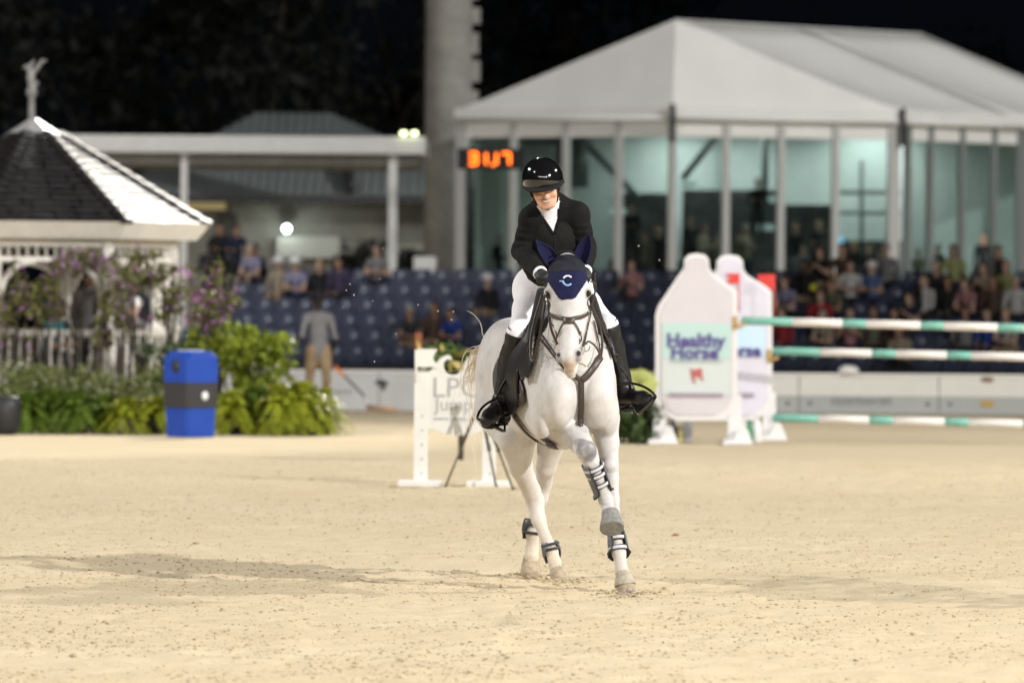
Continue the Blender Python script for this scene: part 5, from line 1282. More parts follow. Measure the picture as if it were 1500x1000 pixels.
mb = MB(); nk = [nck + Vector((.064 * math.sin(a), -.02 - .062 * math.cos(a), .018 + .012 * math.cos(a))) for a in [R(-110 + 20 * k) for k in range(12)]]; mb.tube(nk, .020, 8, up=(0, 0, 1), flat=1.0); mb.build('stock_collar', [M_shirt], rider)
br = limbs(Field(), .008, 'legs'); bV_, bF_, _ = br.mesh(.008); bV_ = smooth_verts(bV_, bF_, 2); bc_ = fcent(bV_, bF_)
def side_t(P, k_, a_):
    d = np.array(a_ - k_); return ((P - np.array(k_)) @ d) / (d @ d)
isR = bc_[:, 0] < (kneR.x + kneL.x) / 2
tt = np.where(isR, side_t(bc_, kneR, ankR), side_t(bc_, kneL, ankL))
shell('breeches', bV_, bF_, (tt < .09) & (bc_[:, 2] < waist.z + .02), .004, M_breech, rider)
for nm_, k_, a_, t_, h_, pxs in (('R', kneR, ankR, toeR, heeR, -1), ('L', kneL, ankL, toeL, heeL, 1)):
    bo = Field()
    bo.chain([(k_.lerp(a_, -.12), .056), (k_.lerp(a_, .05), .060), (k_.lerp(a_, .30) + Vector((0, .02, 0)), .060), (k_.lerp(a_, .72), .048), (a_.lerp(k_, .05), .047), (a_, .049)], .02, 0)
    bo.chain([(a_, .046), (h_ + Vector((0, 0, .035)), .041)], .02); bo.chain([(a_, .044), (t_.lerp(a_, .30), .042), (t_, .032)], .02)
    for t in (.80, .88, .95): bo.ell(k_.lerp(a_, t) + Vector((0, -.012, 0)), (.050, .046, .009), None, .015)
    v, f, _ = bo.mesh(.007); v = smooth_verts(v, f, 1); c_ = fcent(v, f); tq = side_t(c_, k_, a_)
    outer = (c_[:, 0] - k_.x) * pxs
    topcut = -.02 - .08 * np.clip(outer / .07, -1, 1)
    bt = shell('tall_boot', v, f, tq > topcut, .005, M_boot, rider)
    mb = MB(); dn = Vector((0, 0, -1))
    so = t_ - h_; up_ = so.cross(Vector((1, 0, 0))).normalized(); up_ = up_ if up_.z > 0 else -up_
    P = [h_ + Vector((0, 0, -.004)), h_.lerp(t_, .35) - up_ * .012, h_.lerp(t_, .75) - up_ * .034, t_ - up_ * .030]
    mb.tube(P, [.034, .032, .043, .028], 10, up=up_, flat=.28); mb.build('boot_sole', [M_suede], bt)
    mb = MB(); mb.tube([k_.lerp(a_, .10 + .84 * q) + Vector((-pxs * .010, -.071 + .022 * q, 0)) for q in [i / 8 for i in range(9)]], .0045, 6); mb.build('boot_zip', [M_suede], bt)
    # stirrup: bow, tread, leather
    si = thing('stirrup', h_.lerp(t_, .6), ('black stirrup iron with its leather round the rider\'s boot beside the horse\'s girth' if pxs < 0 else 'shiny black stirrup iron round the rider\'s boot on the side toward the bottle-shaped panels'), 'stirrup', 'stirrups of the saddle')
    if pxs < 0: tA, tB, apex = at(699, 613, 33.30), at(739, 632, 33.34), at(727, 584, 33.40)
    else: tA, tB, apex = at(961, 581, 33.22), at(934, 605, 33.30), at(923, 561, 33.42)
    bulge = (tA + (tA - tB) * .08 + (apex - tB) * .45) if True else tA
    mb = MB(); P = []
    for q in range(17):
        u = q / 16; a1 = tA * (1 - u) ** 2 + (tA.lerp(apex, .5) + (tA - tB) * .28) * 2 * u * (1 - u) + apex * u * u; P.append(a1)
    for q in range(1, 13):
        u = q / 12; P.append(apex * (1 - u) ** 2 + (tB.lerp(apex, .5) + (tB - tA) * .22) * 2 * u * (1 - u) + tB * u * u)
    mb.tube(P, .0075, 8); mb.build('bow', [M_gloss], si)
    mb = MB(); nrm_ = (tB - tA).cross(t_ - h_).normalized(); mb.tube([tA, tA.lerp(tB, .1), tA.lerp(tB, .9), tB], [.014, .030, .030, .014], 8, up=nrm_, flat=.35); mb.build('tread', [M_gloss], si)
    mb = MB()
    rope3(mb, [apex, apex.lerp(k_.lerp(a_, .45), .5) + Vector((0, -.03, 0)), k_.lerp(a_, .25) + Vector((-pxs * .09, -.02, 0)), k_ + Vector((-pxs * .10, .05, .12))], .024, .007, up=(-pxs, -.5, 0)); mb.build('stirrup_leather', [M_blackleather], si)
    # spur strap
    mb = MB(); ring3(mb, a_.lerp(h_, .35), .053, .006, (a_ - k_).normalized() + Vector((0, .3, 0)), 0); mb.build('spur_strap', [M_gloss], bt)
for wr_, ha_, s in ((wrR, haR, 1), (wrL, haL, -1)):
    gf = Field(); hand(gf, wr_, ha_, (.3 * s, -.3, -1), s, .006, .0025); v, f, _ = gf.mesh(.005); mesh_obj('glove', v, f, M_glove, rider)
    mb = MB(); d = (ha_ - wr_).normalized(); ring3(mb, wr_ + d * .026, .034, .010, d, 0, 20); mb.build('shirt_cuff', [M_shirt], rider)
# ================================================================ people in the background
SK = [mat('skin_light', (0.52, 0.34, 0.26), .55, var=.08, vscale=20), mat('skin_medium', (0.36, 0.21, 0.14), .55, var=.08, vscale=20), mat('skin_dark', (0.10, 0.055, 0.035), .55, var=.08, vscale=20)]
HR = {'black': mat('black_hair', (.012, .010, .010), .6), 'brown': mat('brown_hair', (.07, .04, .022), .6), 'blond': mat('blond_hair', (.36, .24, .11), .6), 'grey': mat('grey_hair', (.32, .31, .30), .6)}
def cloth(name, c): return mat(name, tuple(v * .72 for v in c) if name != 'cap_white' else (.85, .85, .85), .8, var=.12, vscale=9, bump=.3, bscale=25)
CL = {'black': (.014, .014, .016), 'charcoal': (.045, .045, .05), 'navy': (.018, .022, .06), 'white': (.66, .66, .66), 'grey': (.25, .25, .26), 'lavender': (.33, .33, .50), 'blue': (.12, .20, .42), 'royal blue': (.02, .07, .38), 'red': (.38, .03, .04), 'pink': (.50, .24, .26), 'olive': (.15, .15, .10), 'brown': (.11, .065, .045), 'beige': (.42, .36, .27), 'yellow green': (.42, .44, .18), 'maroon': (.10, .025, .03), 'purple': (.07, .05, .11), 'khaki': (.42, .30, .18), 'teal': (.03, .20, .24)}
def person_field(pose, F=None, g=0):
    """origin under the hips on the ground (standing) or at the seat (sitting); faces -y. tags: 1 skin, 2 top, 3 trousers, 4 shoes"""
    F = Field(); V3 = lambda *a: np.array(a)
    sit = pose.startswith('sit'); lean = {'sit': .06, 'sit_lean': .30, 'sit_arms': .03, 'sit_clap': .06, 'stand': 0, 'rake': .12, 'stand_arms': 0}[pose]
    hz_ = .10 if sit else .94; sh_z = hz_ + .50 * math.cos(lean * 1.2); sy = -.50 * math.sin(lean * 1.2)
    hd_z = sh_z + .235; hy_ = sy - .03 - lean * .12
    F.chain([((0, 0, hz_), .145), ((0, sy * .5, hz_ + .26), .125), ((0, sy, sh_z - .06), .135)], .06, 2, (0, 1, 0), .72)
    F.chain([((-.17, sy, sh_z), .065), ((0, sy, sh_z + .03), .065), ((.17, sy, sh_z), .065)], .05, 2)
    F.cone((0, sy, sh_z + .02), (0, hy_, hd_z - .08), .052, .05, .02, 1)
    F.ell((0, hy_ + .01, hd_z + .02), (.078, .098, .105), None, .02, 1); F.ell((0, hy_ - .03, hd_z - .06), (.058, .062, .075), None, .02, 1)
    F.cone((0, hy_ - .095, hd_z), (0, hy_ - .115, hd_z - .035), .010, .014, .012, 1)
    for s in (-1, 1):
        F.ell((s * .078, hy_ + .01, hd_z - .01), (.010, .018, .028), None, .008, 1)
        sh = V3(s * .19, sy, sh_z - .02)
        if pose == 'sit': el, ha = V3(s * .25, sy - .05, sh_z - .30), V3(s * .10, -.36, hz_ + .12)
        elif pose == 'sit_lean': el, ha = V3(s * .22, sy - .10, sh_z - .29), V3(s * .05, sy - .30, hz_ + .20)
        elif pose == 'sit_arms': el, ha = V3(s * .26, sy - .06, sh_z - .28), V3(-s * .10, sy - .21, sh_z - .22)
        elif pose == 'sit_clap': el, ha = V3(s * .25, sy - .12, sh_z - .24), V3(s * .03, sy - .30, sh_z - .05)
        elif pose == 'stand_arms': el, ha = V3(s * .26, -.05, sh_z - .29), V3(-s * .08, -.22, sh_z - .24)
        elif pose == 'rake': el, ha = (V3(-.25, .02, sh_z - .30), V3(-.24, -.14, sh_z - .55)) if s < 0 else (V3(.27, .05, sh_z - .28), V3(.17, -.22, sh_z - .34))
        else: el, ha = V3(s * .25, .03, sh_z - .30), V3(s * .24, -.06, sh_z - .56)
        bare = pose in ('sit_arms', 'sit_clap', 'sit_lean')
        F.chain([(sh, .060), (sh * .5 + el * .5, .050)], .03, 2); F.chain([(sh * .5 + el * .5, .047), (el, .042)], .02, 1 if bare else 2)
        F.chain([(el, .040), (ha, .029)], .02, 1 if bare else (5 if pose == 'rake' else 2))
        d = (ha - el); d = d / np.linalg.norm(d); F.ell(ha + d * .04, (.040, .040, .035), None, .015, 1)
        for k in range(4): F.cone(ha + d * .05 + V3((k - 1.5) * .017, 0, 0), ha + d * (.105 - .006 * abs(k - 1.3)) + V3((k - 1.5) * .016, -.006, -.012), .0095, .008, .006, 1)
        F.cone(ha + d * .02 + V3(-s * .03, -.01, .01), ha + d * .055 + V3(-s * .042, -.02, .012), .011, .009, .008, 1)
        if sit:
            kn, an = V3(s * .11, -.46, hz_ + .03), V3(s * .11, -.44, hz_ - .40)
        else:
            st = .10 if pose == 'rake' else .0; kn, an = V3(s * .11, -.03 - s * st, .50), V3(s * .12, .02 + s * st * 1.4, .09)
        F.chain([((s * .09, 0, hz_ - .01), .105), ((V3(s * .09, 0, hz_) + kn) / 2, .085), (kn, .060)], .05, 3)
        F.chain([(kn, .060), (kn * .65 + an * .35, .058), (an, .040)], .03, 3)
        F.chain([(an + V3(0, .03, -.04), .038), (an + V3(0, -.16, -.055), .033)], .02, 4, (0, 0, 1), .8)
    return F, (0, hy_, hd_z)
PROTO = {}
def hair_mesh(c, style):
    F = Field(); x, y, z = c
    F.ell((x, y + .022, z + .045), (.090, .100, .095), None, .01, 0)
    if style == 'long': F.chain([((x - .05, y + .06, z + .02), .05), ((x - .06, y + .07, z - .16), .04)], .02); F.chain([((x + .05, y + .06, z + .02), .05), ((x + .06, y + .07, z - .16), .04)], .02); F.cone((x, y + .08, z), (x, y + .09, z - .18), .06, .05, .03)
    if style == 'tail': F.chain([((x, y + .10, z + .03), .03), ((x, y + .15, z - .03), .035), ((x, y + .14, z - .16), .015)], .02)
    F.ell((x, y - .085, z - .035), (.075, .06, .088), None, .01, 0, True)
    return F.mesh(.02)
def cap_mesh(c, wide=False):
    F = Field(); x, y, z = c; F.ell((x, y + .01, z + .07), (.108, .124, .095), None, .01); F.ell((x, y, z - .06), (.17, .18, .085), None, .01, 0, True)
    if wide: F.ell((x, y, z + .045), (.19, .20, .026), None, .01)
    else: F.ell((x, y - .12, z + .055), (.085, .09, .018), None, .01)
    return F.mesh(.016)
def mk_proto(pose, style, hat):
    key = (pose, style, hat)
    if key in PROTO: return PROTO[key]
    F, hc_ = person_field(pose); V, Fc, T = F.mesh(.022); V = smooth_verts(V, Fc, 1)
    mi = np.clip(np.median(T[Fc], axis=1).astype(int) - 1, 0, 4)
    me = mesh_obj('body', V, Fc, [SK[0], cloth('cloth_grey', CL['grey']), cloth('trousers_charcoal', CL['charcoal']), M_suede, cloth('cloth_black', CL['black'])], None, None, mi)
    hv, hf_, _ = hair_mesh(hc_, style); he = mesh_obj('hair', hv, hf_, HR['brown']); bodyd, haird = me.data, he.data
    bpy.data.objects.remove(me); bpy.data.objects.remove(he); hatd = None
    if hat: cv, cf, _ = cap_mesh(hc_, hat == 'wide'); o = mesh_obj('cap', cv, cf, cloth('cloth_white', CL['white'])); hatd = o.data; bpy.data.objects.remove(o)
    PROTO[key] = (bodyd, haird, hatd); return PROTO[key]
def setm(o, i, m_): o.material_slots[i].link = 'OBJECT'; o.material_slots[i].material = m_
def person(loc, rz, pose, label, top, legs='charcoal', hair='brown', style='short', hat=None, hatc='white', skin=0, sc=1.0, group=None):
    b, h, c = mk_proto(pose, style, hat); t = thing('person', loc, label, 'person', group); t.rotation_euler.z = rz; t.scale = (sc,) * 3
    o = link_mesh('body', b, t); setm(o, 0, SK[skin]); setm(o, 1, cloth('cloth_' + top.replace(' ', '_'), CL[top])); setm(o, 2, cloth('trousers_' + legs, CL[legs]))
    if not hat or style != 'short': o = link_mesh('hair', h, t); setm(o, 0, HR[hair])
    if hat: o = link_mesh('cap', c, t); setm(o, 0, cloth('cap_' + hatc, CL[hatc]))
    return t
# spectators: (pixel column, row, pose, top, hair, style, hat, skin, label)
def seat_at(px, k): return min(((abs(v[1] - px), v[0]) for kk, v in SEATPOS.items() if kk[0] == k), key=lambda q: q[0])[1]
CROWD = [
 (357, 5, 'sit_lean', 'lavender', 'grey', 'short', None, 0, 'spectator in lavender shirt leaning forward at the left end of the top row'),
 (334, 5, 'sit', 'black', 'brown', 'short', None, 1, 'spectator in black top beside the lavender shirt at the top row end'),
 (400, 4, 'sit', 'beige', 'brown', 'short', 'wide', 0, 'spectator in beige top and white cap, left one of the two white caps'),
 (446, 4, 'sit_lean', 'lavender', 'brown', 'short', 'wide', 0, 'spectator in lavender top and white cap, right one of the two white caps'),
 (482, 4, 'sit', 'black', 'blond', 'long', None, 0, 'blond spectator in black top in the row below the top above the raking man'),
 (517, 4, 'sit', 'purple', 'black', 'short', None, 1, 'spectator in dark purple top right of the blond woman'),
 (549, 5, 'sit_arms', 'grey', 'brown', 'short', None, 0, 'spectator in grey top with folded arms left of the canopy post'),
 (600, 1, 'sit_lean', 'charcoal', 'grey', 'short', None, 1, 'spectator in charcoal top sitting low above the white flag of the low jump'),
 (636, 1, 'sit', 'brown', 'brown', 'long', None, 1, 'spectator in brown top sitting low between charcoal top and royal blue jacket'),
 (684, 1, 'sit_lean', 'royal blue', 'black', 'short', None, 1, 'spectator in royal blue jacket sitting behind the horse tail'),
 (708, 3, 'sit', 'black', 'grey', 'short', 'cap', 0, 'spectator in black top and white cap left of the rider\'s leg'),
 (919, 4, 'sit_clap', 'pink', 'brown', 'short', None, 0, 'spectator in pink top right beside the rider\'s thigh'),
 (1142, 3, 'sit', 'beige', 'blond', 'long', None, 0, 'blond spectator in beige top beside the right bottle panel'),
 (1168, 3, 'sit_lean', 'lavender', 'brown', 'short', None, 0, 'spectator in lavender top second from the right bottle panel'),
 (1190, 2, 'sit', 'red', 'brown', 'short', None, 0, 'spectator in red top just under the top striped pole'),
 (1214, 5, 'sit_clap', 'black', 'brown', 'long', None, 0, 'spectator in black top and long brown hair in the top row by a white post'),
 (1247, 4, 'sit_arms', 'white', 'black', 'short', None, 0, 'spectator in bright white top with black hair'),
 (1252, 5, 'sit', 'brown', 'brown', 'long', None, 0, 'spectator in brown top directly behind the bright white top'),
 (1290, 4, 'sit_arms', 'blue', 'grey', 'short', 'cap', 0, 'spectator in light blue shirt and white cap with folded arms'),
 (1297, 5, 'sit', 'grey', 'grey', 'short', None, 0, 'grey haired spectator behind the light blue shirt'),
 (1212, 3, 'sit', 'charcoal', 'blond', 'short', None, 0, 'blond spectator in charcoal top above the top striped pole'),
 (1232, 3, 'sit_lean', 'olive', 'brown', 'short', None, 1, 'spectator in olive top in front of the bright white top'),
 (1265, 1, 'sit_clap', 'pink', 'brown', 'short', None, 0, 'spectator in pink top between the two upper striped poles'),
 (1292, 1, 'sit', 'olive', 'black', 'short', None, 1, 'spectator in olive top between the two upper striped poles'),
 (1212, 1, 'sit_lean', 'beige', 'grey', 'short', None, 0, 'spectator in beige top low beside the right bottle panel'),
 (1330, 1, 'sit', 'maroon', 'black', 'long', None, 1, 'spectator in maroon top with long black hair low behind the poles'),
 (1314, 0, 'sit_lean', 'beige', 'brown', 'short', None, 1, 'spectator leaning with bare arms in the front row under the middle pole'),
 (1366, 3, 'sit', 'white', 'brown', 'long', None, 0, 'spectator in white top with long brown hair left of the dark haired group'),
 (1350, 3, 'sit', 'black', 'black', 'short', None, 0, 'spectator in black top left of the white top above the pole'),
 (1398, 5, 'sit', 'yellow green', 'black', 'long', None, 0, 'spectator in yellow green top with long black hair in the top row'),
 (1382, 4, 'sit_lean', 'charcoal', 'grey', 'short', None, 0, 'grey haired spectator in charcoal top left of the yellow green top'),
 (1408, 3, 'sit', 'black', 'black', 'long', None, 1, 'black clad spectator in front of the yellow green top'),
 (1432, 3, 'sit_lean', 'pink', 'brown', 'short', None, 0, 'spectator in dusty pink top near the right edge'),
 (1455, 5, 'sit', 'grey', 'grey', 'long', None, 0, 'grey haired spectator in grey top near the right end of the top row'),
 (1460, 3, 'sit', 'brown', 'brown', 'long', None, 1, 'spectator in brown top with long hair right of the dusty pink top'),
 (1457, 4, 'sit_clap', 'beige', 'brown', 'long', None, 0, 'spectator in beige top clapping behind the brown top'),
 (1490, 4, 'sit', 'yellow green', 'blond', 'short', None, 0, 'blond spectator in yellow green top at the right edge'),
 (1475, 5, 'sit', 'black', 'black', 'short', None, 1, 'black haired spectator in black top at the right of the top row'),
 (1496, 3, 'sit', 'white', 'grey', 'short', None, 0, 'grey haired spectator in white top at the right edge'),
 (1443, 1, 'sit', 'royal blue', 'brown', 'short', None, 0, 'spectator in royal blue top under the top striped pole'),
 (1471, 1, 'sit_lean', 'white', 'blond', 'short', None, 0, 'blond spectator in white top under the top striped pole'),
 (1405, 1, 'sit', 'grey', 'black', 'short', None, 1, 'spectator in grey top under the top striped pole left of the royal blue top'),
 (1345, 2, 'sit_clap', 'navy', 'brown', 'short', None, 0, 'spectator in navy top clapping right behind the top striped pole'),
 (1150, 1, 'sit', 'red', 'brown', 'short', None, 0, 'spectator in red top low beside the right bottle panel post'),
 (1185, 4, 'sit', 'black', 'black', 'short', None, 2, 'dark skinned spectator in black top right of the red flag'),
]
for px, k, pose, top, hair, style, hat, skin, lab in CROWD:
    p = seat_at(px, k); loc = p - sn * .12 + Vector((0, 0, -.26))
    person(tuple(loc), srot + random.uniform(-.3, .3), pose, lab, top, random.choice(['charcoal', 'navy', 'khaki', 'black']), hair, style, hat, 'white', skin, random.uniform(.95, 1.04), 'spectators sitting in the grandstand')
p = at(1185, 405, 113); mb = MB(); bm = bmesh.new(); bmesh.ops.create_uvsphere(bm, u_segments=10, v_segments=8, radius=.075); mb.bm(bm, 0, Matrix.Translation(at(1191, 421, 113.2)), True); o = mb.build('toy_ball', [mat('yellow_ball', (.6, .62, .05), .5)], None, tuple(at(1191, 421, 113.2))); tag(o, 'small yellow ball held up among the spectators right of the red flag', 'ball')
for px, py, top, lab in ((322, 333, 'black', 'standing onlooker in black on the walkway behind the left end of the stand'), (346, 335, 'navy', 'standing onlooker in navy beside the warm lit window'), (308, 360, 'charcoal', 'standing onlooker in charcoal right of the gazebo roof corner')):
    p = at(px, py, 128); person((p.x, 128, p.z - 1.70), .3, 'stand_arms', lab, top, 'black', 'black', 'short', None, 'white', 1)
# guests inside the tent
TG = [(705, 335, 'charcoal'), (730, 350, 'black'), (772, 345, 'olive'), (800, 340, 'black'), (925, 305, 'black'), (945, 345, 'olive'), (965, 340, 'charcoal'), (905, 370, 'maroon'), (1012, 325, 'charcoal'), (1030, 335, 'beige'), (1048, 350, 'olive'), (1006, 372, 'teal'), (1085, 345, 'olive'), (1092, 335, 'beige'), (1110, 268, 'black'), (1165, 335, 'black'), (1175, 365, 'grey'), (1200, 330, 'charcoal'), (1250, 360, 'black'), (1275, 365, 'black'), (1290, 372, 'charcoal'), (1375, 365, 'black'), (1440, 350, 'charcoal'), (1345, 370, 'olive')]
GL = ['in the first glass bay beside the scoreboard', 'low in the first glass bay', 'seen past the rider\'s helmet in the second bay', 'close to the rider\'s right shoulder', 'tall dark one right of the rider', 'with pale patches right of the rider', 'beside the middle post', 'low by the rider\'s left arm in maroon', 'just right of the middle post', 'in beige right of the middle post', 'with olive top left of the sixth post', 'in teal above the left bottle top', 'in olive above the right bottle cap', 'in beige above the right bottle cap', 'standing high on the upper tier', 'in black left of the seventh post', 'in pale grey low behind the glass', 'in charcoal beside the seventh post', 'in black by the blue screen', 'in black below the stair rail', 'in charcoal by the thick corner post', 'behind the side glass near the corner', 'behind the side glass further back', 'in olive just past the tent corner']
for (px, py, top), gl in zip(TG, GL):
    p = at(px, py, 151.5 + random.random() * 1.2); person((p.x, p.y, p.z - 1.68), random.uniform(-1, 1), random.choice(['stand', 'stand_arms']), 'tent guest ' + gl, top, random.choice(['black', 'charcoal']), random.choice(['black', 'brown', 'blond', 'grey']), random.choice(['short', 'long']), None, 'white', random.choice([0, 0, 1]), 1.0, 'guests behind the tent glass')
# people in the gazebo
for px, py, pose, top, hair, hat, skin, rz, lab, dy in ((130, 405, 'stand', 'grey', 'black', None, 1, 2.6, 'person in grey shirt with black hair standing in the gazebo', -.3), (66, 446, 'sit_lean', 'teal', 'brown', None, 1, 1.0, 'person bending over by the left gazebo post', -.2), (196, 412, 'stand', 'navy', 'grey', 'cap', 0, .6, 'person in navy with pale cap standing in the gazebo by the right posts', .3), (200, 452, 'sit', 'white', 'blond', 'cap', 0, -.6, 'seated person in white by the right gazebo railing', -.6)):
    p = at(px, py, GY + dy); hz_ = 1.675 if pose == 'stand' else .83
    person((p.x, p.y, p.z - hz_), rz, pose, lab, top, 'black', hair, 'short', hat, 'white', skin)
# the man with the rake
rp = gnd(468, 607); Y_m = 86.5; rp = Vector((at(466, 600, Y_m).x, Y_m, 0))
rk = person(tuple(rp), PI + .25, 'rake', 'man with black cap, grey shirt and khaki trousers raking the sand, seen from behind', 'grey', 'khaki', 'black', 'tail', 'cap', 'black', 2, 1.02)
rake = thing('rake', tuple(at(545, 596, 86)), 'long rake with orange grip and dark shaft held by the man', 'rake')
a, b, c_, e = at(490, 536, 86.3), at(504, 550, 86.2), at(534, 580, 86), at(541, 592, 85.9)
mb = MB(); mb.cyl(a, b, .026, .022); mb.build('grip', [mat('orange_grip', (.75, .20, .02), .5)], rake)
mb = MB(); mb.cyl(b, c_, .017); mb.build('shaft', [M_dark], rake)
mb = MB(); mb.cyl(c_, e, .016); mb.build('socket', [mat('rake_white', (.6, .58, .55), .5)], rake)
h0, h1 = at(538, 596, 85.9), at(580, 599.5, 85.6); mb = MB(); mb.tube([h0, h1], .035, 8); hd_ = mb.build('rake_head', [mat('tan_rake_head', (.50, .33, .21), .7)], rake)
for k in range(14): p = h0.lerp(h1, k / 13); mb = MB(); mb.cyl(p, p + Vector((0, -.02, -.07)), .008, .005, 6); mb.build('tooth', [MATS['tan_rake_head']], hd_)

# ================================================================ low white jump with flag on the left, tripod
M_jw = mat('jump_white_paint', (0.78, 0.775, 0.75), .5, var=.05, vscale=6, bump=.08)
M_jtxt = mat('jump_grey_lettering', (0.42, 0.42, 0.43), .6)
YJ = gnd(616, 712).y; gw = thing('jump_gate', (at(616, 700, YJ).x, YJ, 0), 'low white jump gate with wave-shaped top and white notched flag left of the horse', 'jump')
for px, w in ((616, .125), (716, .125)):
    p = at(px, 712, YJ); top = at(px, 545, YJ).z; mb = MB(); mb.box((p.x, YJ, top / 2), (w, .10, top), 0, bev=.006); po = mb.build('post', [M_jw], gw)
    mb = MB(); mb.box((p.x, YJ, .028), (.40, .5, .05), 0, bev=.008); mb.build('foot', [M_jw], po)
    for k in range(5): mb = MB(); z = .12 + .13 * k; mb.cyl((p.x + .01, YJ - .052, z), (p.x + .01, YJ - .049, z), .008, n=8); mb.build('pin_hole', [M_dark], po)
def pxz(L_, Y): return [(at(x, y, Y).x, at(x, y, Y).z) for x, y in L_]
wave = [(608, 550), (618, 549.5), (626, 546), (633, 540), (639, 531), (646, 524), (655, 519.5), (661, 522), (662, 527), (655, 526), (650, 531), (650, 539), (654, 546), (661, 549), (670, 548), (676, 541), (681, 530), (688, 522), (696, 519.5), (702, 523), (703, 528), (696, 527), (692, 533), (694, 543), (702, 549), (712, 550), (724, 550), (724, 628), (712, 629), (700, 633), (684, 637), (668, 638), (652, 635), (640, 630), (628, 628), (608, 628)]
mb = MB(); mb.prism(pxz(wave, YJ), YJ - .045, YJ + .045, bev=.004); mb.build('wave_panel', [M_jw], gw)
text_mesh('lettering', 'LPC', .26, Matrix.Translation(at(668, 569, YJ - .05)) @ UPR, M_jtxt, gw, ext=.002)
text_mesh('lettering', 'Jumps', .17, Matrix.Translation(at(670, 593, YJ - .05)) @ UPR, M_jtxt, gw, ext=.002)
text_mesh('lettering', 'www.jumps.com', .062, Matrix.Translation(at(670, 613, YJ - .05)) @ UPR, M_jtxt, gw, ext=.002, sx=1.05)
fl = thing('jump_flag', tuple(at(611, 525, YJ)), 'white swallow-tailed flag on the left post of the low white jump', 'flag')
mb = MB(); mb.cyl(at(609.5, 512, YJ - .08), at(609.5, 560, YJ - .08), .011); mb.build('flag_pole', [M_jw], fl)
mb = MB(); mb.prism(pxz([(611, 511), (641, 511), (634, 524), (641, 537.5), (611, 537.5)], YJ - .08), YJ - .09, YJ - .08); mb.build('flag_cloth', [mat('white_flag', (.82, .81, .78), .6)], fl)
p = at(613, 499, YJ + 12); mb = MB(); mb.box(tuple(p), (.08, .05, .17), 0, bev=.01); o = mb.build('marker', [mat('orange_marker', (.22, .07, .025), .6)], None, tuple(p)); tag(o, 'small orange brown marker standing above the white flag', 'marker')
M_tri = mat('olive_tripod_tube', (.10, .085, .055), .55, var=.2)
tp = at(703, 588, YJ - .4); tri = thing('tripod', (tp.x, YJ - .4, 0), 'thin three-legged timing tripod in front of the low white jump', 'tripod')
for fx, fy in ((652, 714), (727, 714), (752, 717)):
    q = gnd(fx, fy); h_ = Vector((tp.x, YJ - .4, tp.z)); mid = h_.lerp(q, .55); mb = MB(); mb.cyl(h_, mid, .015); mb.cyl(mid, q, .010); mb.cyl(mid + (h_ - mid) * .03, mid - (h_ - mid) * .03, .020); lg = mb.build('leg', [M_tri], tri)
    mb = MB(); mb.cyl(q + Vector((0, 0, .02)), q, .018); mb.build('rubber_foot', [M_dark], lg)
mb = MB(); mb.box((tp.x, YJ - .4, tp.z + .05), (.06, .06, .08), 0, bev=.01); mb.build('head', [M_dark], tri)
def flower_bush(px, py, Y, r, label, fc, n=40, h=None, leaf=(.10, .16, .03)):
    p = at(px, py, Y); rs = np.random.RandomState(int(px * 7) % 9999); t = thing('flowering_bush', (p.x, Y, 0), label, 'flowering bush')
    cen = [tuple(p + Vector((rs.normal() * r * .5, rs.normal() * r * .4, rs.normal() * r * .35))) for _ in range(9)]
    V, F = leaf_cloud(rs, cen, [r * .5, r * .6], 700, .06); mesh_obj('foliage', V, F, mat('bush_leaf_%d' % int(px), leaf, .5, var=.4, vscale=6), t, smooth=False)
    V, F = leaf_cloud(rs, cen, [r * .7], n, .09); mesh_obj('blossoms', V, F, mat('blossom_%d' % int(px), fc, .6, var=.2, vscale=8), t, smooth=False)
    mb = MB(); mb.cyl((p.x, Y, 0), tuple(p), .03); mb.build('stem', [M_bark], t)
flower_bush(676, 535, YJ + 9, .30, 'bush with yellow and white blossoms behind the low white jump', (.45, .36, .12), 40)

# ================================================================ bottle-shaped oxer on the right
M_bot = mat('bottle_panel_white', (0.56, 0.53, 0.56), .45, var=.04, vscale=3)
M_botrim = mat('bottle_rim_white', (0.70, 0.69, 0.70), .4)
M_mint = mat('mint_label', (0.42, 0.58, 0.55), .5); M_mintw = mat('pale_mint_label', (0.53, 0.57, 0.57), .5); M_lil = mat('lilac_panel', (0.60, 0.59, 0.68), .45, var=.04); M_sky = mat('pale_blue_label', (0.50, 0.66, 0.80), .5)
M_purp = mat('purple_print', (0.085, 0.065, 0.24), .5); M_redp = mat('red_print', (0.42, 0.10, 0.09), .5); M_teal = mat('teal_pole_paint', (0.18, 0.43, 0.36), .45, var=.05); M_polew = mat('pole_white', (0.72, 0.69, 0.66), .45, var=.04); M_redflag = mat('red_flag', (0.62, 0.045, 0.035), .6)
Yf = gnd(1020, 650).y; Yb = Yf + 2.2
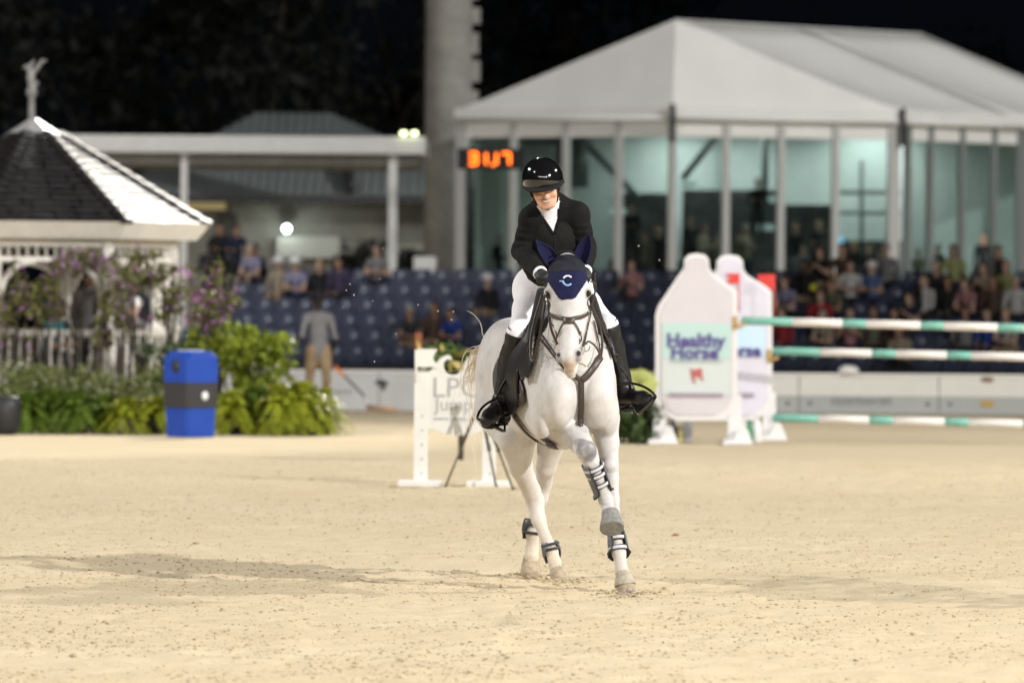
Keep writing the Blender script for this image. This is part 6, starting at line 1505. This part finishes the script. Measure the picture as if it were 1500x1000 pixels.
def bottle(x0, x1, ytop, ysh0, ysh1, ybot, Y, name_label, body_m, cap_w=(.33, .62), neckh=22):
    """outline in picture columns: shoulders slope to a short neck"""
    w = x1 - x0; n0, n1 = x0 + w * cap_w[0], x0 + w * cap_w[1]
    out = [(x0, ysh0), (x0 + 4, ysh0 - 14), (n0 - 6, ytop + neckh + 8), (n0, ytop + neckh), (n0 + 1, ytop + 9), (n0 + 7, ytop + 2), ((n0 + n1) / 2, ytop), (n1 - 7, ytop + 2), (n1 - 1, ytop + 9), (n1, ytop + neckh), (n1 + 6, ytop + neckh + 8), (x1 - 8, ysh1 - 12), (x1, ysh1 - 4), (x1, ybot)]
    out += [(x1 - 8, ybot + 14), (x0 + w * .75, ybot + 26), (x0 + w * .25, ybot + 26), (x0 + 8, ybot + 14), (x0, ybot)]
    t = thing('bottle_jump_standard', (at((x0 + x1) / 2, 640, Y).x, Y, 0), name_label, 'jump standard', 'bottle shaped jump standards')
    pl = pxz(out, Y); cx = sum(p[0] for p in pl) / len(pl); czz = sum(p[1] for p in pl) / len(pl)
    mb = MB(); mb.prism(pl, Y - .03, Y + .06, bev=.006); mb.build('rim', [M_botrim], t)
    inn = [(cx + (x - cx) * .885, czz + (z - czz) * .945) for x, z in pl]; mb = MB(); mb.prism(inn, Y - .045, Y - .028, bev=.003); mb.build('front_panel', [body_m], t)
    return t
b1 = bottle(960, 1080, 371, 462, 432, 590, Yf, 'left bottle-shaped jump panel with mint label and purple lettering', M_bot, (.345, .66))
b2 = bottle(1026, 1131, 373, 462, 432, 590, Yb, 'right bottle-shaped jump panel partly hidden behind the other, pale blue label', M_lil, (.22, .60))
def label(px0, px1, py0, py1, Y, m_, t, name='label', d=.05):
    a, b = at(px0, py0, Y), at(px1, py1, Y); mb = MB(); mb.box(((a.x + b.x) / 2, Y - d, (a.z + b.z) / 2), (b.x - a.x, .006, a.z - b.z), 0); return mb.build(name, [m_], t)
label(970, 1070, 473, 525, Yf, M_mint, b1); label(970, 1070, 525.5, 578, Yf, M_mintw, b1); label(1036, 1120, 478, 522, Yb, M_sky, b2)
text_mesh('lettering', 'Healthy', .225, Matrix.Translation(at(1019, 499.5, Yf - .06)) @ UPR, M_purp, b1, bold=.008)
text_mesh('lettering', 'Horse', .225, Matrix.Translation(at(1017, 517, Yf - .06)) @ UPR, M_purp, b1, bold=.008)
text_mesh('lettering', 'complete nutrition', .07, Matrix.Translation(at(1019, 528, Yf - .06)) @ UPR, mat('mint_grey_lettering', (.40, .50, .50), .6), b1, sx=1.2)
text_mesh('lettering', 'Horse', .21, Matrix.Translation(at(1083, 514, Yb - .06)) @ UPR, M_purp, b2, bold=.008)
label(980, 1058, 575, 581, Yf, mat('mauve_bar', (.28, .23, .30), .5), b1, 'printed_bar', .058); label(1046, 1104, 575, 581, Yb, MATS['mauve_bar'], b2, 'printed_bar', .058)
hp = [(1011, 538), (1013, 541), (1019, 541), (1026, 539), (1029, 543), (1028, 550), (1031, 557), (1028, 557), (1024, 552), (1017, 552), (1019, 561), (1016, 561), (1013, 552), (1012, 546)]
mb = MB(); mb.prism(pxz(hp, Yf - .06), Yf - .062, Yf - .054); mb.build('emblem', [M_redp], b1)
for t, xs_, Y in ((b1, (967, 1076), Yf), (b2, (1083, 1127), Yb)):
    for x in xs_:
        p = at(x, 600, Y); mb = MB(); mb.box((p.x, Y + .03, .30), (.16, .09, .60), 0, bev=.01); lg = mb.build('leg', [M_botrim], t)
        mb = MB(); q = [(p.x - .05, .0), (p.x + .22, 0), (p.x + .13, .22), (p.x + .05, .22)]; mb.prism(q, Y - .30, Y - .22, bev=.01); mb.prism([(p.x - .16, 0), (p.x + .16, 0), (p.x + .14, .06), (p.x - .14, .06)], Y - .35, Y + .35, bev=.01); mb.build('foot', [M_botrim], lg)
for (px, py, w, h, m_, nm, lb_) in ((988, 632, .13, .30, mat('dark_bottle', (.05, .04, .06), .3), 'bottle', 'small dark bottle standing under the left bottle panel'), (999, 636, .10, .22, mat('yellow_flask', (.55, .5, .2), .4), 'bottle', 'small yellow green flask under the left bottle panel'), (1100, 634, .12, .28, mat('green_bottle', (.03, .20, .10), .3), 'bottle', 'small green bottle under the right bottle panel'), (1088, 640, .11, .18, M_botrim, 'bottle', 'small white jar under the right bottle panel'), (1112, 628, .12, .34, M_botrim, 'bottle', 'tall white bottle under the right bottle panel'), (1010, 628, .12, .34, mat('grey_bottle', (.3, .3, .33), .4), 'bottle', 'tall grey bottle under the left bottle panel')):
    p = gnd(px, 650); mb = MB(); mb.lathe([(w * .46, 0), (w * .5, .02), (w * .5, h * .62), (w * .2, h * .82), (w * .2, h * .92), (w * .24, h * .93), (w * .22, h)], 14, 0, Matrix.Translation((p.x, Yf + .8, 0))); o = mb.build(nm, [m_], None, (p.x, Yf + .8, 0)); tag(o, lb_, 'bottle')
# poles: alternate teal and white bands; each band a part
def pole(px0, py0, px1, py1, Y0, Y1, cuts, first_teal, lab):
    a, b = at(px0, py0, Y0), at(px1, py1, Y1); t = thing('jump_pole', tuple(a), lab, 'jump pole', 'striped poles of the jump')
    cs = [px0] + cuts + [px1]
    for i in range(len(cs) - 1):
        p, q = a.lerp(b, (cs[i] - px0) / (px1 - px0)), a.lerp(b, (cs[i + 1] - px0) / (px1 - px0)); mb = MB(); mb.cyl(p, q, .0505, n=16); tl = (i % 2 == 0) == first_teal
        mb.build('teal_band' if tl else 'white_band', [M_teal if tl else M_polew], t)
    mb = MB(); mb.cyl(a - (b - a).normalized() * .02, a, .045, .0505, 16); mb.build('end_cap', [M_polew], t)
pole(1087, 469.5, 1560, 482, Yf, Yf - .9, [1162, 1236, 1271, 1351, 1385, 1463, 1500], True, 'top striped pole held at the left bottle panel')
pole(1132, 514, 1560, 524, Yb, Yb - .9, [1203, 1279, 1314, 1389, 1425, 1505], True, 'middle striped pole held at the right bottle panel')
pole(1132, 611.5, 1560, 622, Yb, Yb - .9, [1200, 1275, 1310, 1386, 1421, 1500], True, 'lowest striped pole just above the sand')
for px, py, Y, lb_ in ((1083, 470, Yf, 'jump cup under the end of the top striped pole'), (1132, 519, Yb, 'jump cup under the end of the middle striped pole')):
    p = at(px, py, Y - .05); mb = MB(); mb.tube([p + Vector((-.05, 0, -.02)), p + Vector((.0, 0, -.075)), p + Vector((.07, 0, -.03))], .02, 6); mb.box((p.x - .05, p.y + .02, p.z - .02), (.05, .05, .16), 0); o = mb.build('jump_cup', [mat('brass_cup', (.45, .28, .08), .5, .3)], None, tuple(p)); tag(o, lb_, 'jump cup')
for px0, px1, py0, py1, Y, nt, lb_ in ((1063, 1083, 400.5, 415.5, Yb - .12, True, 'red flag with a notch in front of the right bottle panel'), (1110, 1135, 402, 425, Yb + .1, False, 'red flag behind the shoulder of the right bottle panel')):
    f = thing('jump_flag', tuple(at(px1, py1, Y)), lb_, 'flag'); out = [(px0, py0), (px1, py0), (px1, py1), (px0, py1)] + ([(px0 + 6, (py0 + py1) / 2)] if nt else [])
    mb = MB(); mb.prism(pxz(out, Y), Y - .006, Y + .006); mb.build('flag_cloth', [M_redflag], f)
    p, q = at(px1 - .6, py0 - .5, Y), at(px1 - .6, py1 + 42, Y); mb = MB(); mb.cyl(p + Vector((0, .012, 0)), q + Vector((0, .012, 0)), .010); mb.build('flag_pole', [mat('flag_stick', (.5, .08, .06), .6)], f)

# ================================================================ plants
def leafm(name, c, var=.45): return mat(name, c, .45, var=var, vscale=5, spec=.4)
M_fern = leafm('fern_green', (.10, .15, .02)); M_fern2 = leafm('fern_yellow_green', (.25, .28, .02)); M_shrub = leafm('shrub_yellow_green', (.20, .25, .02)); M_deep = leafm('deep_green', (.045, .075, .02)); M_grassy = leafm('olive_stems', (.12, .14, .04)); M_boug = leafm('bougainvillea_leaf', (.13, .14, .035)); M_purple = mat('purple_blossom', (.30, .16, .30), .6, var=.4, vscale=7); M_pinkb = mat('magenta_blossom', (.50, .16, .50), .6, var=.3, vscale=7); M_mauve = mat('faded_mauve_petal', (.36, .29, .33), .7, var=.3, vscale=40); M_wh = mat('white_blossom', (.72, .70, .64), .6)
M_pot = mat('grey_pot', (.20, .22, .22), .7, var=.15); M_potd = mat('dark_pot', (.02, .02, .022), .5)
def fern(px, Y, w, h, m_, label, seed, pot=M_pot, base=.18, n=64):
    rs = random.Random(seed); p = at(px, 640, Y); t = thing('fern', (p.x, Y, 0), label, 'fern', 'potted ferns along the sand'); V = []; F = []
    mb = MB(); mb.lathe([(.13, 0), (.17, base - .03), (.18, base), (.15, base), (.14, base - .03)], 14, 0, Matrix.Translation((p.x, Y, 0))); mb.build('pot', [pot], t)
    for k in range(n):
        a = rs.random() * 6.28; L_ = w * (.75 + .55 * rs.random()); el = R(20 + 65 * rs.random()); d = Vector((math.cos(a), math.sin(a), 0)); o = Vector((p.x, Y, base)) + d * .08 * rs.random(); side = Vector((-d.y, d.x, 0)); pts = []
        for i in range(8):
            s = i / 7; pts.append(o + d * (L_ * s * math.cos(el) * (1 + .3 * s)) + Vector((0, 0, (h - base) * (1.9 * s * math.sin(el) - (1.0 + .5 * math.cos(el)) * s * s))))
        for i in range(1, 8):
            q, tq = pts[i], (pts[i] - pts[i - 1]).normalized(); ll = w * .22 * math.sin(PI * min(1, .12 + .88 * (1 - i / 8.5))) + .01
            for sgn in (-1, 1):
                for hh in (0, .5):
                    qq = q.lerp(pts[i - 1], hh); e = qq + (side * sgn + tq * .5 + Vector((0, 0, -.15 - .2 * rs.random()))).normalized() * ll; b0 = len(V); V += [qq - tq * .016, e, qq + tq * .016]; F.append((b0, b0 + 1, b0 + 2))
    mesh_obj('fronds', V, F, m_, t, smooth=False); return t
FE = [(35, 72.0, .36, .58, M_fern, 'fern at the far left beside the dark pot'), (72, 72.2, .38, .62, M_fern, 'second fern from the left along the sand'), (112, 72.0, .36, .60, M_fern, 'dark green fern under the twiggy stems'), (150, 72.2, .34, .52, M_fern, 'fern left of the pale grey pot'), (188, 71.8, .33, .50, M_fern2, 'yellowish fern in the pale grey pot'), (226, 71.8, .33, .52, M_fern2, 'yellowish drooping fern left of the blue bin'), (338, 71.9, .34, .62, M_fern2, 'drooping fern right beside the blue bin'), (378, 72.2, .40, .68, M_fern, 'deep green fern under the bright shrub'), (412, 71.8, .40, .72, M_fern2, 'bright yellow green fern, third from the right end'), (444, 71.9, .40, .76, M_fern2, 'bright yellow green fern, second from the right end'), (468, 72.2, .36, .66, M_fern2, 'bright yellow green fern at the right end near the raking man')]
for i, (px, Y, w, h, m_, lb_) in enumerate(FE): fern(px, Y, w, h, m_, lb_, 100 + i, n=110, pot=(M_pot if 'grey pot' in lb_ else M_potd))
def shrub(px, py, Y, rx, rz, m_, label, n, leaf=.055, flowers=None, nf=0, fs=.04, trunk=True, cat='shrub', name='shrub', nclump=12, group=None):
    p = at(px, py, Y); rs = np.random.RandomState(int(px * 13 + py) % 9973); t = thing(name, (p.x, Y, 0), label, cat, group)
    cen = [(p.x + rs.uniform(-1, 1) * rx * .7, Y + rs.uniform(-.6, .6) * rx, p.z + rs.uniform(-1, 1) * rz * .72) for _ in range(nclump)]; rr = min(rx, rz)
    V, F = leaf_cloud(rs, cen, [rr * .32, rr * .5, rr * .62], n, leaf, 1.0); mesh_obj('foliage', V, F, m_, t, smooth=False)
    if flowers: V, F = leaf_cloud(rs, cen, [rr * .5, rr * .7], nf, fs, 1.0); mesh_obj('blossoms', V, F, flowers, t, smooth=False)
    mb = MB(); b0 = Vector((p.x, Y, 0))
    for c in cen[:8]:
        c = Vector(c); mb.tube([b0 + Vector((rs.normal() * .03, rs.normal() * .03, 0)), b0.lerp(c, .5) + Vector((rs.normal() * .05, 0, .08)), c], [.022, .014, .006], 5)
    mb.build('stem', [M_bark], t); return t
shrub(385, 540, 73.2, .40, .42, M_shrub, 'rounded bright yellow green shrub with white blossoms beside the bin', 2600, .055, M_wh, 46, .035)
shrub(345, 520, 73.6, .30, .40, M_shrub, 'yellow green shrub right behind the blue bin', 1500, .055, M_wh, 14, .03)
shrub(300, 505, 74.0, .34, .22, M_shrub, 'low bush with pale green leaves above the blue bin', 900, .05)
shrub(240, 545, 74.0, .30, .40, M_deep, 'dark green bush left of the blue bin', 1200, .055)
shrub(100, 580, 73.8, .45, .26, M_deep, 'dark green bush in the middle of the left planting', 1500, .05)
shrub(60, 560, 73.6, .42, .16, M_fern, 'mid green shrub under the gazebo railing', 900, .05)
shrub(20, 575, 73.6, .36, .36, M_grassy, 'olive bush at the far left under the gazebo', 1100, .05, M_wh, 40, .025)
for i, (px, py, rx, rz, nf, lb_) in enumerate([(300, 440, .34, .56, 220, 'tall bougainvillea with mauve blossoms right of the gazebo'), (185, 440, .26, .62, 190, 'bougainvillea climbing before the middle gazebo bay'), (150, 470, .13, .50, 70, 'thin flowering climber left of the middle gazebo post'), (246, 430, .22, .50, 150, 'thin mauve climber on the right gazebo post'), (70, 430, .26, .42, 160, 'purple flowering climber on the left gazebo post'), (20, 450, .36, .60, 260, 'bougainvillea with purple blossoms at the far left'), (120, 385, .60, .18, 330, 'purple blossoming branches under the gazebo frieze'), (212, 395, .34, .24, 200, 'mauve blossoming branches by the right gazebo bracket')]):
    shrub(px, py, 73.9 + .1 * i, rx, rz, M_boug, lb_, 560, .045, M_purple if i != 0 else M_pinkb, nf, .035, cat='bougainvillea', name='bougainvillea', nclump=16)
shrub(318, 470, 74.2, .30, .40, M_boug, 'mauve flowering bush leaning beside the right gazebo post', 420, .05, M_purple, 260, .035, cat='bougainvillea', name='bougainvillea')
def stems(px, py0, py1, Y, w, n, m_, label, seed):
    rs = random.Random(seed); p = at(px, 640, Y); top = at(px, py0, Y).z; t = thing('tall_grass_plant', (p.x, Y, 0), label, 'grass plant'); mb = MB()
    for k in range(n):
        x = p.x + rs.uniform(-w, w); y = Y + rs.uniform(-w, w) * .6; h = top * rs.uniform(.6, 1); dx = rs.gauss(0, .16)
        mb.tube([(x, y, .1), (x + dx * .3, y, h * .5), (x + dx, y, h)], [.009, .008, .003], 3, caps=False)
        for q in range(9): z = h * rs.uniform(.4, 1); xx = x + dx * (z / h) ** 1.5; a = rs.uniform(-1, 1) * .12; mb.add([(xx, y, z), (xx + a, y + rs.uniform(-.05, .05), z + .05), (xx + a * .5, y, z + .075)], [(0, 1, 2)])
    mb.build('blades', [m_], t)
stems(60, 532, 640, 73.0, .34, 60, M_grassy, 'tall twiggy olive grass on the left of the planting', 1); stems(130, 535, 640, 73.1, .36, 70, M_grassy, 'tall twiggy olive grass before the gazebo steps', 2); stems(200, 538, 640, 73.0, .26, 46, M_grassy, 'tall twiggy olive grass left of the blue bin', 3)
p = gnd(4, 636); mb = MB(); mb.lathe([(.16, 0), (.22, .12), (.24, .34), (.21, .46), (.18, .48)], 16, 0, Matrix.Translation((p.x, p.y, 0))); o = mb.build('plant_pot', [M_potd], None, (p.x, p.y, 0)); tag(o, 'black rounded pot at the far left edge of the planting', 'pot')
mbx = shrub(936, 622, gnd(936, 650).y + .4, .34, .30, M_deep, 'dark green clipped box bush behind the horse beside the left bottle panel', 2600, .05, nclump=22)
q = at(930, 610, Yf); V, F = leaf_cloud(np.random.RandomState(5), [(q.x + dx, Yf + 1.1, z) for dx in (-.25, -.1, .08, .22) for z in (.12, .3, .48)], [.17], 2200, .045); h_ = thing('hedge', (q.x, Yf + 1.1, 0), 'square dark green hedge block under the rider\'s left stirrup', 'hedge'); mesh_obj('foliage', V, F, M_deep, h_, smooth=False)
lf = thing('pale_blossom', tuple(at(938, 562, Yf - .5)), 'big pale yellow green bloom beside the rider\'s left boot', 'flower'); ff = Field(); c = at(936, 562, Yf - .5)
for k in range(9): a = 2 * PI * k / 9; ff.ell(c + Vector((.13 * math.cos(a), .02 * math.sin(3 * a), .10 * math.sin(a))), (.10, .05, .08), None, .02)
v, f, _ = ff.mesh(.014); mesh_obj('petals', v, f, mat('pale_lime_petal', (.34, .37, .11), .6, var=.2, vscale=6), lf); mb = MB(); mb.tube([c, c + Vector((.02, .1, -.35)), c + Vector((0, .2, -c.z))], [.02, .018, .02], 6); mb.build('stem', [M_deep], lf)
shrub(948, 556, Yf + .2, .14, .16, M_boug, 'small twiggy shrub with pale buds beside the left bottle panel', 160, .03, M_wh, 22, .025)

# ---- blue litter bin with a black band
M_bin = mat('blue_bin_plastic', (0.010, 0.055, 0.36), .45, var=.10, vscale=4); M_band = mat('black_bin_band', (0.035, 0.035, 0.04), .45)
bp0 = gnd(277, 640); bn = thing('litter_bin', (bp0.x, bp0.y, 0), 'blue litter bin with black band and domed top in front of the plants', 'litter bin'); BM = Matrix.Translation((bp0.x, bp0.y + .3, 0)) @ Euler((0, 0, R(42))).to_matrix().to_4x4() @ Matrix.Diagonal((.90, .90, 1.0, 1.0))
def octa(w, c): h = w / 2; return [(-h + c, -h), (h - c, -h), (h, -h + c), (h, h - c), (h - c, h), (-h + c, h), (-h, h - c), (-h, -h + c)]
def frust(mb, w0, w1, z0, z1, c0=.04, c1=.04, mi=0, cap=True):
    a, b = octa(w0, c0), octa(w1, c1); V = [(x, y, z0) for x, y in a] + [(x, y, z1) for x, y in b]; F = [(i, (i + 1) % 8, 8 + (i + 1) % 8, 8 + i) for i in range(8)] + [tuple(range(8))[::-1], tuple(range(8, 16))]; mb.add(V, F, mi, BM)
mb = MB(); frust(mb, .50, .52, 0, .40); mb.build('base_bin', [M_bin], bn)
mb = MB(); frust(mb, .555, .575, .36, .67); mb.build('band', [M_band], bn)
mb = MB(); frust(mb, .56, .56, .672, .98); frust(mb, .56, .46, .98, 1.06, .04, .08); mb.build('hood', [M_bin], bn)
mb = MB(); mb.lathe([(.075, 0), (.075, .01)], 16, 0, BM @ Matrix.Translation((-.281, 0, .87)) @ Euler((0, PI / 2, 0)).to_matrix().to_4x4()); mb.lathe([(.075, 0), (.075, .01)], 16, 0, BM @ Matrix.Translation((-.1, -.281, .87)) @ Euler((PI / 2, 0, 0)).to_matrix().to_4x4()); 
mb = MB(); mb.lathe([(.085, 0), (.085, .012)], 18, 0, BM @ Matrix.Translation((-.285, -.02, .87)) @ Euler((0, PI / 2, 0)).to_matrix().to_4x4()); mb.build('slot', [M_dark], bn)
mb = MB(); mb.lathe([(.055, 0), (.055, .008)], 14, 0, BM @ Matrix.Translation((.02, -.284, .51)) @ Euler((PI / 2, 0, 0)).to_matrix().to_4x4()); mb.build('sticker', [M_white], bn)
mb = MB(); frust(mb, .30, .28, 1.06, 1.075); mb.build('top_plate', [mat('pale_blue_plate', (.45, .50, .62), .5)], bn)
rs = np.random.RandomState(8); Vs = []; Fs = []                     # grains of sand kicked into the air behind the horse
for k in range(46):
    p = at(500 + 260 * rs.rand() if k % 4 else 880 + 120 * rs.rand(), 360 + 320 * rs.rand(), 33.2 + 3.5 * rs.rand()); s = .0025 + .003 * rs.rand(); Vs.append(bv * s + np.array(p)); Fs.append(bf + k * len(bv))
tag(mesh_obj('flying_sand', np.concatenate(Vs), np.concatenate(Fs), mat('pale_sand_grain', (.6, .55, .45), .9)), 'grains of sand flying in the air behind the horse', None, None, 'stuff')
# ---- a fallen mauve blossom and a leaf on the sand
p = gnd(918, 871, .01); mb = MB(); rs = random.Random(2)
for k in range(9): a = rs.random() * 6.28; q = Vector(p) + Vector((rs.gauss(0, .02), rs.gauss(0, .02), .004 + .02 * rs.random())); mb.add([q, q + Vector((.028 * math.cos(a), .028 * math.sin(a), .012)), q + Vector((.02 * math.cos(a + .9), .02 * math.sin(a + .9), .02))], [(0, 1, 2)])
o = mb.build('fallen_blossom', [M_mauve], None, tuple(p)); tag(o, 'crumpled mauve blossom lying in front of the standing hoof', 'blossom')
p = gnd(989, 785, .01); mb = MB(); mb.add([Vector(p) + Vector(v) for v in ((-.035, 0, .0), (0, -.02, .022), (.035, 0, .004), (0, .03, .012))], [(0, 1, 2), (0, 2, 3)]); o = mb.build('dry_leaf', [mat('dry_leaf', (.35, .18, .09), .7)], None, tuple(p)); tag(o, 'small reddish dry leaf on the bare sand right of the horse', 'leaf')
